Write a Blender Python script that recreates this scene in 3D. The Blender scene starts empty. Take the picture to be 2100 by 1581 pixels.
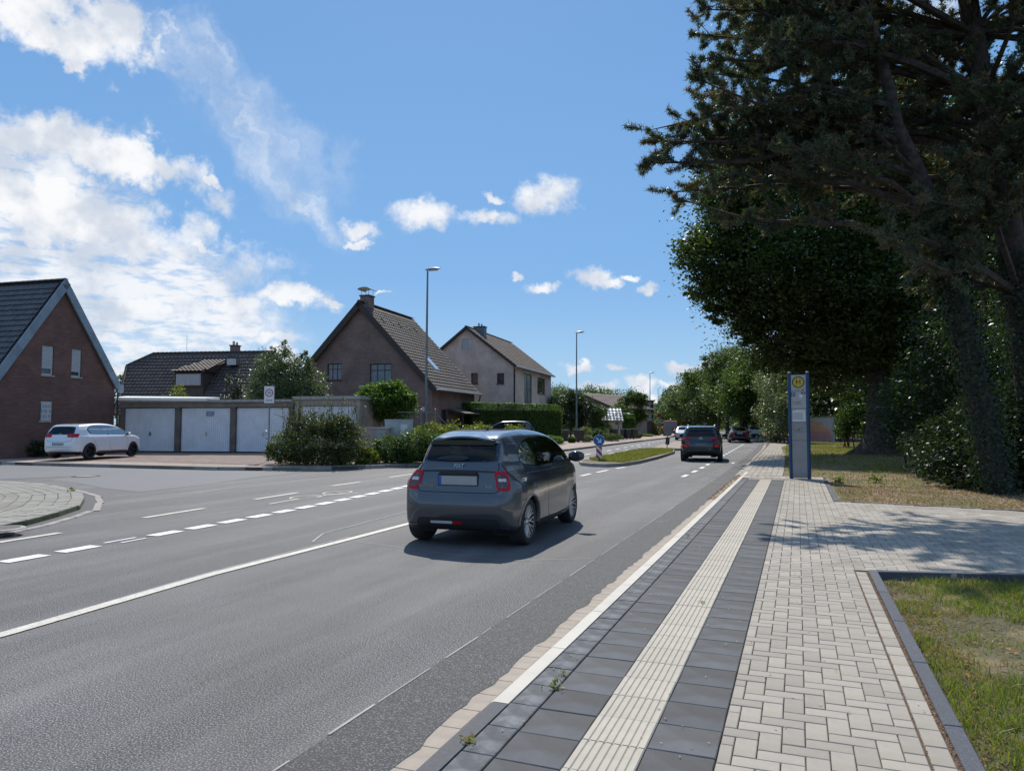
import bpy, math, random
import numpy as np
from mathutils import Vector, Matrix
from mathutils.bvhtree import BVHTree
from mathutils.geometry import tessellate_polygon
R = math.radians
random.seed(7)
rng = np.random.default_rng(11)
scene = bpy.context.scene
COL = scene.collection

# ------------------------------------------------------------------ camera
# the eye stands 1.6 m above the road; +Y runs along the near kerb
F = 1500.0; CX = 1050.0; CY = 790.5; EYE = 1.6
PITCH = math.atan((871 - CY) / F); YAW = math.atan(585 / F)
cam_d = bpy.data.cameras.new('camera'); cam = bpy.data.objects.new('camera', cam_d); COL.objects.link(cam)
cam_d.sensor_width = 36; cam_d.lens = 36 * F / 2100; cam_d.clip_start = .05; cam_d.clip_end = 6000
cam.location = (0, 0, EYE); cam.rotation_euler = (math.pi / 2 + PITCH, 0, YAW)
scene.camera = cam

# ------------------------------------------------------------------ sun, sky, exposure
SUN_EL = R(50); SUN_AZ = R(26.5)          # azimuth left of +Y
SUNV = Vector((-math.sin(SUN_AZ) * math.cos(SUN_EL), math.cos(SUN_AZ) * math.cos(SUN_EL), math.sin(SUN_EL)))
sl = bpy.data.lights.new('sun', 'SUN'); sl.energy = 4.9; sl.angle = R(.53); sl.color = (1, .93, .83)
so = bpy.data.objects.new('sun', sl); COL.objects.link(so); so.rotation_euler = SUNV.to_track_quat('Z', 'Y').to_euler()
SKY_STRENGTH = .10
scene.view_settings.view_transform = 'Standard'; scene.view_settings.look = 'None'
scene.view_settings.exposure = 0; scene.view_settings.gamma = 1
scene.view_settings.use_curve_mapping = False
scene.cycles.max_bounces = 6; scene.cycles.transparent_max_bounces = 12

def ray(px, py):
    x = (px - CX) / F; u = -(py - CY) / F
    f = math.cos(PITCH) - u * math.sin(PITCH); z = math.sin(PITCH) + u * math.cos(PITCH)
    return Vector((x * math.cos(YAW) - f * math.sin(YAW), x * math.sin(YAW) + f * math.cos(YAW), z)), f
def C(px, py, D):                          # surveyed point: bearing, height and distance -> world
    d, f = ray(px, py); v = d * (D / f); return Vector((v.x, v.y, v.z + EYE))
def G(px, py, z=0.):
    d, f = ray(px, py); t = (z - EYE) / d.z; return Vector((d.x * t, d.y * t, z))

# ------------------------------------------------------------------ nodes
class NT:
    def __init__(s, nt): s.nt = nt; s.N = nt.nodes; s.L = nt.links
    def n(s, t, **kw):
        nd = s.N.new(t)
        for k, v in kw.items():
            if k.startswith('i_'):
                key = k[2:]; key = int(key) if key.isdigit() else key.replace('_', ' ')
                s.put(nd.inputs[key], v)
            else: setattr(nd, k, v)
        return nd
    def put(s, inp, v):
        if hasattr(v, 'is_output') or isinstance(v, bpy.types.NodeSocket): s.L.new(v, inp)
        else: inp.default_value = v[:3] if (inp.type == 'VECTOR' and hasattr(v, '__len__')) else v
    def math(s, op, a, b=None, c=None, clamp=False):
        nd = s.N.new('ShaderNodeMath'); nd.operation = op; nd.use_clamp = clamp
        s.put(nd.inputs[0], a)
        if b is not None: s.put(nd.inputs[1], b)
        if c is not None: s.put(nd.inputs[2], c)
        return nd.outputs[0]
    def vmath(s, op, a, b=None):
        nd = s.N.new('ShaderNodeVectorMath'); nd.operation = op; s.put(nd.inputs[0], a)
        if b is not None: s.put(nd.inputs[1], b)
        return nd.outputs[1] if op == 'LENGTH' else nd.outputs[0]
    def ramp(s, fac, a, b, lo=0., hi=1.):
        nd = s.N.new('ShaderNodeMapRange'); nd.interpolation_type = 'SMOOTHSTEP'
        s.put(nd.inputs[0], fac); s.put(nd.inputs[1], a); s.put(nd.inputs[2], b); s.put(nd.inputs[3], lo); s.put(nd.inputs[4], hi)
        return nd.outputs[0]
    def mix(s, fac, a, b, blend='MIX'):
        nd = s.N.new('ShaderNodeMix'); nd.data_type = 'RGBA'; nd.blend_type = blend
        s.put(nd.inputs['Factor'], fac)
        ia = [i for i in nd.inputs if i.name == 'A' and i.type == 'RGBA'][0]; ib = [i for i in nd.inputs if i.name == 'B' and i.type == 'RGBA'][0]
        s.put(ia, a); s.put(ib, b)
        return [o for o in nd.outputs if o.type == 'RGBA'][0]
    def noise(s, vec, scale, detail=4, rough=.55, dist=0, out=0, dims='3D'):
        nd = s.N.new('ShaderNodeTexNoise'); nd.noise_dimensions = dims
        s.put(nd.inputs['Vector'], vec); nd.inputs['Scale'].default_value = scale
        nd.inputs['Detail'].default_value = detail; nd.inputs['Roughness'].default_value = rough; nd.inputs['Distortion'].default_value = dist
        return nd.outputs[out]
def c4(c): return (c[0], c[1], c[2], 1)

# ------------------------------------------------------------------ world: physical sky + cloud fields by heading and elevation
world = bpy.data.worlds.new('World'); scene.world = world; world.use_nodes = True
w = NT(world.node_tree); w.N.clear()
sky = w.n('ShaderNodeTexSky', sky_type='NISHITA'); sky.sun_disc = False
sky.sun_elevation = SUN_EL; sky.sun_rotation = -SUN_AZ; sky.altitude = 60; sky.air_density = 1.0; sky.dust_density = .55; sky.ozone_density = 1.6
tc = w.n('ShaderNodeTexCoord'); gen = tc.outputs['Generated']
sep = w.n('ShaderNodeSeparateXYZ'); w.L.new(gen, sep.inputs[0])
az = w.math('ARCTAN2', sep.outputs[0], sep.outputs[1]); el = w.math('ARCSINE', sep.outputs[2])
comb = w.n('ShaderNodeCombineXYZ'); w.L.new(az, comb.inputs[0]); w.L.new(el, comb.inputs[1]); AE = comb.outputs[0]
# wobble the coordinates so cloud outlines billow
nz1 = w.noise(gen, 9, 7, .62, 0, 1); nz2 = w.noise(gen, 34, 5, .6, 0, 1)
def centred(v, k):
    a = w.vmath('SUBTRACT', v, (.5, .5, .5)); return w.vmath('MULTIPLY', a, (k, k, 0))
AEw = w.vmath('ADD', AE, w.vmath('ADD', centred(nz1, .17), centred(nz2, .05)))
AEs = w.vmath('ADD', AE, w.vmath('ADD', centred(nz1, .055), centred(nz2, .035)))
def azel(px, py):
    d, _ = ray(px, py); d.normalize(); return math.atan2(d.x, d.y), math.asin(d.z)
def blob(src, px, py, rx, ry, rot=0):
    a, e = azel(px, py)
    mp = w.n('ShaderNodeMapping', vector_type='TEXTURE'); w.L.new(src, mp.inputs[0])
    mp.inputs['Location'].default_value = (a, e, 0); mp.inputs['Rotation'].default_value = (0, 0, R(rot))
    mp.inputs['Scale'].default_value = (rx / F, ry / F, 1)
    return w.vmath('LENGTH', mp.outputs[0])
def field(src, blobs):
    m = None
    for b in blobs:
        l = blob(src, *b); m = l if m is None else w.math('MINIMUM', m, l)
    return m
cum = [(90, 300, 150, 44, 0), (270, 345, 130, 36, -12), (110, 15, 150, 42, -14), (262, 70, 52, 58, -35), (150, 88, 38, 20, 0), (60, 420, 330, 46, -8)]
small = [(1115, 400, 72, 36, 6), (1000, 452, 62, 20, 0), (860, 440, 58, 30, 0), (745, 470, 44, 22, 0), (735, 497, 30, 9, 0), (1010, 403, 24, 9, 0),
         (1210, 575, 46, 24, -8), (1240, 588, 40, 14, 0), (1120, 597, 32, 13, 0), (1065, 573, 14, 7, 0), (1338, 597, 22, 9, 0), (1290, 572, 26, 8, 0),
         (600, 608, 90, 22, -6), (480, 620, 110, 30, 0), (280, 630, 90, 22, 0), (200, 668, 46, 18, 0), (430, 372, 20, 9, 0), (412, 505, 30, 10, 0), (680, 622, 30, 8, 0), (785, 598, 22, 5, 0),
         (1180, 757, 36, 10, 0), (1262, 757, 26, 10, 0), (1398, 750, 38, 10, 0), (1450, 745, 26, 16, 0), (1312, 792, 34, 24, 0), (1225, 792, 46, 14, 0), (1372, 782, 24, 9, 0),
         (1370, 830, 130, 22, 0), (-200, 820, 300, 16, 0), (560, 700, 60, 20, 0), (585, 735, 40, 30, 0), (240, 757, 40, 14, 0)]
nd = w.noise(gen, 22, 6, .62)
mc = field(AEw, cum)
ms = field(AEs, small)
dc = w.ramp(w.math('ADD', mc, w.math('MULTIPLY', w.math('SUBTRACT', nd, .5), 1.5)), 1.38, .50)
ds = w.ramp(w.math('ADD', ms, w.math('MULTIPLY', w.math('SUBTRACT', nd, .5), 1.9)), 1.24, .42)
# high rippled sheet lower left
rip_map = w.n('ShaderNodeMapping'); w.L.new(gen, rip_map.inputs[0]); rip_map.inputs['Scale'].default_value = (1, 1, 3.4)
rip = w.noise(rip_map.outputs[0], 34, 4, .55); ripb = w.noise(rip_map.outputs[0], 7, 3, .5)
sheet = field(AEw, [(120, 560, 420, 150, -14), (0, 430, 280, 120, -10), (330, 640, 250, 80, -10), (-500, 500, 500, 260, 0)])
shm = w.ramp(sheet, 1.1, .78)
dsheet = w.math('MULTIPLY', shm, w.ramp(w.math('ADD', rip, w.math('MULTIPLY', ripb, .6)), .56, .84, .30, .90))
# thin cirrus streak
cm = w.n('ShaderNodeMapping', vector_type='TEXTURE'); w.L.new(AEw, cm.inputs[0]); cm.inputs['Rotation'].default_value = (0, 0, R(-42)); cm.inputs['Scale'].default_value = (1, .22, 1)
cir = w.noise(cm.outputs[0], 9, 5, .6)
cirm = w.ramp(field(AEw, [(520, 260, 260, 75, -38), (400, 130, 120, 60, -40), (640, 400, 120, 50, -50)]), 1.25, .2)
dcir = w.math('MULTIPLY', cirm, w.ramp(cir, .25, .8, .12, .62))
# unseen clouds added outside the frame, denser low down to brighten shaded facades
gmask = w.ramp(field(AE, [(700, 430, 1150, 560, 0)]), .95, 1.2)
dgen = w.math('MULTIPLY', gmask, w.ramp(w.noise(gen, 4.5, 7, .58), .50, .62))
dgen = w.math('MULTIPLY', dgen, w.math('MULTIPLY', w.ramp(sep.outputs[2], .0, .1), w.ramp(sep.outputs[2], .85, .55, .45, 1)))
base_shade = w.ramp(w.noise(w.vmath('ADD', gen, (0, 0, .035)), 17, 5, .55), .40, .66)
cl_col = w.mix(base_shade, (.96, .97, .99, 1), (.64, .70, .80, 1))
allc = w.math('MAXIMUM', w.math('MAXIMUM', dc, w.math('MULTIPLY', ds, .96)), w.math('MAXIMUM', w.math('MAXIMUM', dsheet, dcir), w.math('MULTIPLY', dgen, .9)))
up = w.ramp(sep.outputs[2], -.02, .01)
allc = w.math('MULTIPLY', allc, up)
skc = w.vmath('MULTIPLY', sky.outputs[0], (SKY_STRENGTH * .92, SKY_STRENGTH * .99, SKY_STRENGTH * 1.05))
grad = w.mix(w.ramp(sep.outputs[2], 0., .22), (.37, .61, .87, 1), w.mix(w.ramp(sep.outputs[2], .16, .7), (.20, .44, .81, 1), (.135, .335, .70, 1)))
skc = w.mix(w.math('MULTIPLY', w.ramp(sep.outputs[2], -.03, .0), .82), skc, grad)
wcol = w.mix(allc, skc, cl_col)
bg = w.n('ShaderNodeBackground'); w.L.new(wcol, bg.inputs[0]); bg.inputs[1].default_value = 1.0
wo = w.n('ShaderNodeOutputWorld'); w.L.new(bg.outputs[0], wo.inputs[0])
world.cycles.sampling_method = 'MANUAL'; world.cycles.sample_map_resolution = 512

# ------------------------------------------------------------------ materials
MATS = {}
def M(name, col, rough=.65, metal=0., var=.12, scale=4., bump=0., bscale=60., coat=0., spec=.5, col2=None, c2scale=1.5, c2lo=.45, c2hi=.6, c2map=None, rnd=0., speck=0., speckscale=220., speckcol=None, splo=.58):
    if name in MATS: return MATS[name]
    m = bpy.data.materials.new(name); m.use_nodes = True; t = NT(m.node_tree); t.N.clear()
    o = t.n('ShaderNodeOutputMaterial'); b = t.n('ShaderNodeBsdfPrincipled'); t.L.new(b.outputs[0], o.inputs[0])
    tcn = t.n('ShaderNodeTexCoord'); ob = tcn.outputs['Object']
    c = c4(col)
    if col2 is not None:
        oc = t.vmath('MULTIPLY', ob, c2map) if c2map else ob
        c = t.mix(t.ramp(t.noise(oc, c2scale, 5, .6), c2lo, c2hi), c4(col), c4(col2))
    if speck:
        sp = t.ramp(t.noise(ob, speckscale, 2, .6), splo, splo + .09)
        c = t.mix(t.math('MULTIPLY', sp, speck), c, c4(speckcol or (.6, .6, .6)))
    f = t.noise(ob, scale, 5, .6)
    k = t.ramp(f, .25, .75, 1 - var, 1 + var)
    if rnd:
        at = t.n('ShaderNodeAttribute'); at.attribute_name = 'rnd'; oi = t.n('ShaderNodeObjectInfo')
        rr = t.math('FRACT', t.math('ADD', at.outputs['Fac'], oi.outputs['Random']))
        k = t.math('MULTIPLY', k, t.math('MULTIPLY_ADD', rr, 2 * rnd, 1 - rnd))
    vm = t.n('ShaderNodeVectorMath', operation='SCALE'); t.put(vm.inputs[0], c); t.put(vm.inputs['Scale'], k)
    t.L.new(vm.outputs[0], b.inputs['Base Color'])
    b.inputs['Metallic'].default_value = metal; b.inputs['Coat Weight'].default_value = coat; b.inputs['Coat Roughness'].default_value = .03
    b.inputs['Specular IOR Level'].default_value = spec
    t.put(b.inputs['Roughness'], t.ramp(f, .2, .8, max(0, rough * (1 - .4 * var)), min(1, rough * (1 + .4 * var))))
    if bump:
        bp = t.n('ShaderNodeBump'); bp.inputs['Strength'].default_value = 1; bp.inputs['Distance'].default_value = bump
        t.L.new(t.noise(ob, bscale, 3, .6), bp.inputs['Height']); t.L.new(bp.outputs[0], b.inputs['Normal'])
    MATS[name] = m; return m
def leafmat(name, a, b_, trans=.35, gloss=.12, clump=1.2, warm=None):
    m = bpy.data.materials.new(name); m.use_nodes = True; t = NT(m.node_tree); t.N.clear()
    o = t.n('ShaderNodeOutputMaterial'); tcn = t.n('ShaderNodeTexCoord'); ob = tcn.outputs['Object']
    at = t.n('ShaderNodeAttribute'); at.attribute_name = 'rnd'
    f = t.math('ADD', t.math('MULTIPLY', at.outputs['Fac'], .55), t.math('MULTIPLY', t.noise(ob, clump, 2, .5), .55))
    col = t.mix(t.ramp(f, .25, .85), c4(a), c4(b_))
    if warm: col = t.mix(t.ramp(t.noise(ob, 2.2, 3, .6), warm[1], warm[1] + .12), col, c4(warm[0]))
    d = t.n('ShaderNodeBsdfDiffuse'); t.L.new(col, d.inputs[0])
    tr = t.n('ShaderNodeBsdfTranslucent'); tcol = t.mix(1, col, (1.7, 2.0, .7, 1), 'MULTIPLY'); t.L.new(tcol, tr.inputs[0])
    mx = t.n('ShaderNodeMixShader'); mx.inputs[0].default_value = trans; t.L.new(d.outputs[0], mx.inputs[1]); t.L.new(tr.outputs[0], mx.inputs[2])
    g = t.n('ShaderNodeBsdfGlossy'); g.inputs['Roughness'].default_value = .38; g.inputs[0].default_value = (.9, .95, 1, 1)
    lw = t.n('ShaderNodeLayerWeight'); lw.inputs[0].default_value = .25
    mg = t.n('ShaderNodeMixShader'); t.L.new(t.math('MULTIPLY_ADD', lw.outputs['Facing'], gloss * .35, gloss * .22, clamp=True), mg.inputs[0])
    t.L.new(mx.outputs[0], mg.inputs[1]); t.L.new(g.outputs[0], mg.inputs[2]); t.L.new(mg.outputs[0], o.inputs[0])
    return m
def glassmat(name, tint=(.6, .7, .7), refl=1.0, opaq=.0):
    m = bpy.data.materials.new(name); m.use_nodes = True; t = NT(m.node_tree); t.N.clear()
    o = t.n('ShaderNodeOutputMaterial'); g = t.n('ShaderNodeBsdfGlossy'); g.inputs['Roughness'].default_value = .03
    tr = t.n('ShaderNodeBsdfTransparent'); tr.inputs[0].default_value = c4(tint)
    fr = t.n('ShaderNodeFresnel'); fr.inputs[0].default_value = 1.5
    mx = t.n('ShaderNodeMixShader'); t.L.new(t.math('MULTIPLY', fr.outputs[0], refl, clamp=True), mx.inputs[0]); t.L.new(tr.outputs[0], mx.inputs[1]); t.L.new(g.outputs[0], mx.inputs[2])
    t.L.new(mx.outputs[0], o.inputs[0]); return m

# ------------------------------------------------------------------ mesh helpers
def mesh_np(name, V, Fc, mat=None, rnd=None, smooth=False):
    """V (n,3); Fc array (m,k) or list of faces"""
    me = bpy.data.meshes.new(name)
    V = np.asarray(V, dtype=np.float32).reshape(-1, 3)
    if isinstance(Fc, np.ndarray):
        m, k = Fc.shape
        me.vertices.add(len(V)); me.vertices.foreach_set('co', V.ravel())
        me.loops.add(m * k); me.loops.foreach_set('vertex_index', Fc.astype(np.int32).ravel())
        me.polygons.add(m); me.polygons.foreach_set('loop_start', np.arange(0, m * k, k, dtype=np.int32))
        me.polygons.foreach_set('loop_total', np.full(m, k, dtype=np.int32))
        me.update(calc_edges=True)
    else:
        me.from_pydata([tuple(v) for v in V.tolist()], [], [tuple(int(i) for i in f) for f in Fc]); me.update()
    if rnd is not None:
        a = me.attributes.new('rnd', 'FLOAT', 'POINT'); a.data.foreach_set('value', np.asarray(rnd, dtype=np.float32))
    if smooth: me.polygons.foreach_set('use_smooth', [True] * len(me.polygons))
    if mat: me.materials.append(mat)
    return me
def link(name, me, parent=None, loc=None, rotz=None):
    o = bpy.data.objects.new(name, me); COL.objects.link(o)
    if parent is not None: o.parent = parent
    if loc is not None: o.location = loc
    if rotz is not None: o.rotation_euler = (0, 0, rotz)
    return o
def tag(o, label=None, cat=None, group=None, kind=None):
    if label: o['label'] = label
    if cat: o['category'] = cat
    if group: o['group'] = group
    if kind: o['kind'] = kind
    return o
def thing(name, label, cat, loc=(0, 0, 0), rotz=0, group=None):
    return tag(link(name, None, None, loc, rotz), label, cat, group)
class MB:
    """collects simple solids, then links them as ONE mesh"""
    def __init__(s): s.V = []; s.F = []; s.n = 0; s.rnd = []
    def add(s, V, Fc, r=0.):
        V = [tuple(v) for v in V]; s.V += V; s.F += [tuple(i + s.n for i in f) for f in Fc]; s.n += len(V); s.rnd += [r] * len(V); return s
    def box(s, x0, x1, y0, y1, z0, z1, M_=None, ch=0., r=0.):
        if ch:
            V = [(x0, y0, z0), (x1, y0, z0), (x1, y1, z0), (x0, y1, z0), (x0, y0, z1 - ch), (x1, y0, z1 - ch), (x1, y1, z1 - ch), (x0, y1, z1 - ch),
                 (x0 + ch, y0 + ch, z1), (x1 - ch, y0 + ch, z1), (x1 - ch, y1 - ch, z1), (x0 + ch, y1 - ch, z1)]
            Fc = [(0, 1, 5, 4), (1, 2, 6, 5), (2, 3, 7, 6), (3, 0, 4, 7), (4, 5, 9, 8), (5, 6, 10, 9), (6, 7, 11, 10), (7, 4, 8, 11), (8, 9, 10, 11)]
        else:
            V = [(x0, y0, z0), (x1, y0, z0), (x1, y1, z0), (x0, y1, z0), (x0, y0, z1), (x1, y0, z1), (x1, y1, z1), (x0, y1, z1)]
            Fc = [(0, 3, 2, 1), (4, 5, 6, 7), (0, 1, 5, 4), (1, 2, 6, 5), (2, 3, 7, 6), (3, 0, 4, 7)]
        if M_ is not None: V = [M_ @ Vector(v) for v in V]
        return s.add(V, Fc, r)
    def tube(s, pts, rad, seg=8, cap=True):
        pts = [Vector(p) for p in pts]; n = len(pts)
        if not hasattr(rad, '__len__'): rad = [rad] * n
        V = []; prev = None
        for i, p in enumerate(pts):
            d = (pts[min(i + 1, n - 1)] - pts[max(i - 1, 0)]).normalized()
            a = prev if prev is not None else (Vector((1, 0, 0)) if abs(d.x) < .9 else Vector((0, 1, 0)))
            u = (a - d * a.dot(d)).normalized(); v = d.cross(u); prev = u
            for k in range(seg):
                t = 2 * math.pi * k / seg; V.append(p + (u * math.cos(t) + v * math.sin(t)) * rad[i])
        Fc = [(i * seg + k, i * seg + (k + 1) % seg, (i + 1) * seg + (k + 1) % seg, (i + 1) * seg + k) for i in range(n - 1) for k in range(seg)]
        if cap: Fc += [tuple(range(seg - 1, -1, -1)), tuple((n - 1) * seg + k for k in range(seg))]
        return s.add(V, Fc)
    def prism(s, poly, z0, z1, M_=None):
        n = len(poly); V = [(x, y, z0) for x, y in poly] + [(x, y, z1) for x, y in poly]
        tris = tessellate_polygon([[Vector((x, y, 0)) for x, y in poly]])
        Fc = [(i, (i + 1) % n, n + (i + 1) % n, n + i) for i in range(n)] + [tuple(t) for t in tris] + [tuple(n + i for i in t) for t in tris]
        if M_ is not None: V = [M_ @ Vector(v) for v in V]
        return s.add(V, Fc)
    def lathe(s, prof, seg=24, M_=None):      # profile (r, h) about z
        V = []; n = len(prof)
        for r_, h in prof:
            for k in range(seg):
                t = 2 * math.pi * k / seg; V.append((r_ * math.cos(t), r_ * math.sin(t), h))
        Fc = [(i * seg + k, i * seg + (k + 1) % seg, (i + 1) * seg + (k + 1) % seg, (i + 1) * seg + k) for i in range(n - 1) for k in range(seg)]
        if M_ is not None: V = [M_ @ Vector(v) for v in V]
        return s.add(V, Fc)
    def mesh(s, name, mat=None, smooth=False, rnd=False, recalc=True):
        me = mesh_np(name, np.array([tuple(v) for v in s.V]), s.F, mat, s.rnd if rnd else None)
        if recalc:
            import bmesh
            b = bmesh.new(); b.from_mesh(me); bmesh.ops.recalc_face_normals(b, faces=b.faces); b.to_mesh(me); b.free()
        if smooth:
            me.polygons.foreach_set('use_smooth', [True] * len(me.polygons)); me.set_sharp_from_angle(angle=R(40))
        return me
    def build(s, name, mat=None, parent=None, smooth=False, loc=None, rotz=None, rnd=False, kind=None):
        o = link(name, s.mesh(name, mat, smooth, rnd), parent, loc, rotz)
        if kind: o['kind'] = kind
        return o
def sheet(name, poly, z, mat, parent=None, kind=None, zb=None):
    """flat polygon (optionally with sides down to zb)"""
    m = MB()
    if zb is None:
        tris = tessellate_polygon([[Vector((p[0], p[1], 0)) for p in poly]])
        m.add([(p[0], p[1], z) for p in poly], [tuple(t) for t in tris])
        me = m.mesh(name, mat)
        if me.polygons and sum(p.normal.z for p in me.polygons) < 0: me.flip_normals()
        o = link(name, me, parent)
    else:
        m.prism([(p[0], p[1]) for p in poly], zb, z); o = m.build(name, mat, parent)
    if kind: o['kind'] = kind
    return o
def strip(pts, wd, z, name, mat, parent=None, both=True):
    """ribbon of width wd centred on polyline pts"""
    n = len(pts); V = []
    for i, p in enumerate(pts):
        a = Vector(pts[max(i - 1, 0)][:2]); b = Vector(pts[min(i + 1, n - 1)][:2]); d = (b - a).normalized(); nn = Vector((-d.y, d.x)) * wd / 2
        V += [(p[0] + nn.x, p[1] + nn.y, z), (p[0] - nn.x, p[1] - nn.y, z)]
    Fc = [(2 * i + 1, 2 * i + 3, 2 * i + 2, 2 * i) for i in range(n - 1)]
    return link(name, mesh_np(name, np.array(V), Fc, mat), parent)
def text(s, size, mat, parent, M_, name='lettering', ext=.001, align='CENTER', sx=1.):
    cu = bpy.data.curves.new('txt', 'FONT'); cu.body = s; cu.size = size; cu.extrude = ext; cu.align_x = align; cu.align_y = 'CENTER'; cu.resolution_u = 2
    to = bpy.data.objects.new('txt', cu); me = bpy.data.meshes.new_from_object(to); bpy.data.objects.remove(to); bpy.data.curves.remove(cu)
    me.name = name; me.materials.clear(); me.materials.append(mat)
    me.transform(M_ @ Matrix.Diagonal((sx, 1, 1, 1)))
    return link(name, me, parent)
XZ = Matrix.Rotation(math.pi / 2, 4, 'X')      # text plane facing -y
def T(x, y, z): return Matrix.Translation((x, y, z))

# ------------------------------------------------------------------ foliage
def leaves(Cn, L, up=.5, wid=.55, seed=1, nb=None):
    """rhombus leaves at centres Cn; L length(s)"""
    r = np.random.default_rng(seed); n = len(Cn)
    N = r.normal(size=(n, 3)); N /= np.linalg.norm(N, axis=1)[:, None]; N[:, 2] = np.abs(N[:, 2]) + up
    if nb is not None: N += nb
    N /= np.linalg.norm(N, axis=1)[:, None]
    A = r.normal(size=(n, 3)); t = A - N * (A * N).sum(1)[:, None]; t /= np.linalg.norm(t, axis=1)[:, None]; b = np.cross(N, t)
    Ls = (L * r.uniform(.65, 1.3, n))[:, None]
    V = np.stack([Cn - t * Ls * .5, Cn + b * Ls * wid * .5 + N * Ls * .08, Cn + t * Ls * .5 - N * Ls * .06, Cn - b * Ls * wid * .5 + N * Ls * .08], 1).reshape(-1, 3)
    return V, np.arange(4 * n).reshape(n, 4), np.repeat(r.uniform(0, 1, n), 4)
def clumpy(blobs, n, seed, clump=.2, ncl=None, hollow=.55):
    """points in leaf clumps over ellipsoids (cx,cy,cz,rx,ry,rz)"""
    r = np.random.default_rng(seed); B = np.array(blobs, float); wt = (B[:, 3] * B[:, 4] * B[:, 5]) ** .67; wt /= wt.sum()
    out = []
    for i, b in enumerate(B):
        m = int(n * wt[i]); k = max(6, int(m / 45) if ncl is None else int(ncl * wt[i]))
        d = r.normal(size=(k, 3)); d /= np.linalg.norm(d, axis=1)[:, None]
        cc = d * (hollow + (1 - hollow) * r.uniform(0, 1, k)[:, None] ** .6) * r.uniform(.82, 1.02, k)[:, None]
        idx = r.integers(0, k, m); p = cc[idx] + np.clip(r.normal(size=(m, 3)), -1.35, 1.35) * clump * r.uniform(.6, 1.2, k)[idx][:, None] * np.array([1, 1, .75])
        out.append(p * b[3:6] + b[:3])
    return np.concatenate(out)
def foliage(name, blobs, n, L, mat, parent, seed=1, clump=.2, up=.5, ncl=None, hollow=.55, wid=.55, floor=None, kind=None):
    P = clumpy(blobs, n, seed, clump, ncl, hollow)
    if floor is not None: P = P[P[:, 2] > floor]
    V, Fc, rd = leaves(P, L, up, wid, seed)
    o = link(name, mesh_np(name, V, Fc, mat, rd), parent)
    if kind: o['kind'] = kind
    return o
# ================================================================== GROUND, ROAD, PAVEMENTS
def S(name, o, kind='structure'): o['kind'] = kind; return o
m_asph = M('asphalt', (.052, .053, .056), rough=.74, var=.24, scale=.55, bump=.010, bscale=80, spec=.4, speck=.85, speckscale=100, splo=.51, speckcol=(.29, .288, .285), col2=(.108, .106, .104), c2scale=1.1, c2lo=.40, c2hi=.66, c2map=(1, .10, 1))
m_asph2 = M('side asphalt', (.145, .148, .153), rough=.75, var=.08, scale=.5, bump=.002, bscale=120, spec=.35, speck=.25, speckscale=110, speckcol=(.3, .3, .3))
m_paint = M('road paint', (.70, .70, .68), rough=.6, var=.14, scale=14, bump=.001, bscale=120, col2=(.30, .30, .30), c2scale=28, c2lo=.62, c2hi=.72)
m_paintold = M('old road paint', (.54, .51, .44), rough=.65, var=.16, scale=10, bump=.001, bscale=120, col2=(.25, .25, .25), c2scale=34, c2lo=.56, c2hi=.68)
m_faint = M('worn seam', (.25, .245, .24), rough=.6, var=.3, scale=8)
m_sand = M('joint sand', (.085, .06, .045), rough=.95, var=.4, scale=60, speck=.5, speckscale=160, speckcol=(.25, .15, .09))
m_dirt = M('dry earth', (.215, .15, .095), rough=.95, var=.3, scale=1.2, bump=.02, bscale=14, col2=(.11, .105, .045), c2scale=.9, c2lo=.42, c2hi=.58)
m_turf = M('turf soil', (.085, .082, .038), rough=.95, var=.3, scale=2, bump=.015, bscale=25, col2=(.17, .13, .075), c2scale=1.6, c2lo=.46, c2hi=.6)
m_meadow = M('meadow', (.07, .09, .03), rough=.95, var=.3, scale=.05)
m_paver = M('light concrete paver', (.34, .308, .262), rough=.85, var=.16, scale=5, rnd=.12, bump=.0008, bscale=260, speck=.3, speckscale=240, speckcol=(.2, .2, .19), col2=(.28, .25, .205), c2scale=2.2)
m_slab = M('anthracite slab', (.088, .088, .088), rough=.85, spec=.3, var=.22, scale=5, rnd=.13, bump=.0008, bscale=300, speck=.3, speckscale=260, speckcol=(.16, .16, .17), col2=(.10, .105, .113), c2scale=2)
m_chan = M('channel tile', (.11, .114, .12), rough=.9, spec=.3, var=.3, scale=7, rnd=.12, bump=.0008, bscale=200, col2=(.16, .165, .17), c2scale=7, c2lo=.42, c2hi=.66)
m_tact = M('white tactile tile', (.42, .385, .32), rough=.8, var=.08, scale=10, rnd=.05, bump=.0006, bscale=300, speck=.35, speckscale=150, speckcol=(.38, .34, .28))
m_kerbw = M('white kerb stone', (.52, .49, .425), rough=.75, var=.08, scale=5, rnd=.04, bump=.0008, bscale=300)
m_kerbd = M('dark kerb stone', (.10, .10, .105), rough=.9, var=.2, scale=40, bump=.0012, bscale=200, speck=.4, speckscale=250, speckcol=(.22, .22, .22))
m_gutter = M('gutter block', (.33, .285, .235), rough=.85, var=.14, scale=8, rnd=.04, bump=.001, bscale=200)
m_edge = M('basalt edging', (.062, .070, .085), rough=.8, var=.2, scale=30, bump=.0015, bscale=220, speck=.6, speckscale=190, speckcol=(.22, .24, .27), rnd=.1)
m_bpave = M('beige pavement', (.34, .275, .225), rough=.9, var=.16, scale=3, bump=.002, bscale=60, rnd=.14)
m_redpave = M('red pavement', (.33, .15, .13), rough=.9, var=.12, scale=3)
m_fore = M('forecourt paving', (.26, .195, .165), rough=.9, var=.16, scale=2.2, rnd=.14)

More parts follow.
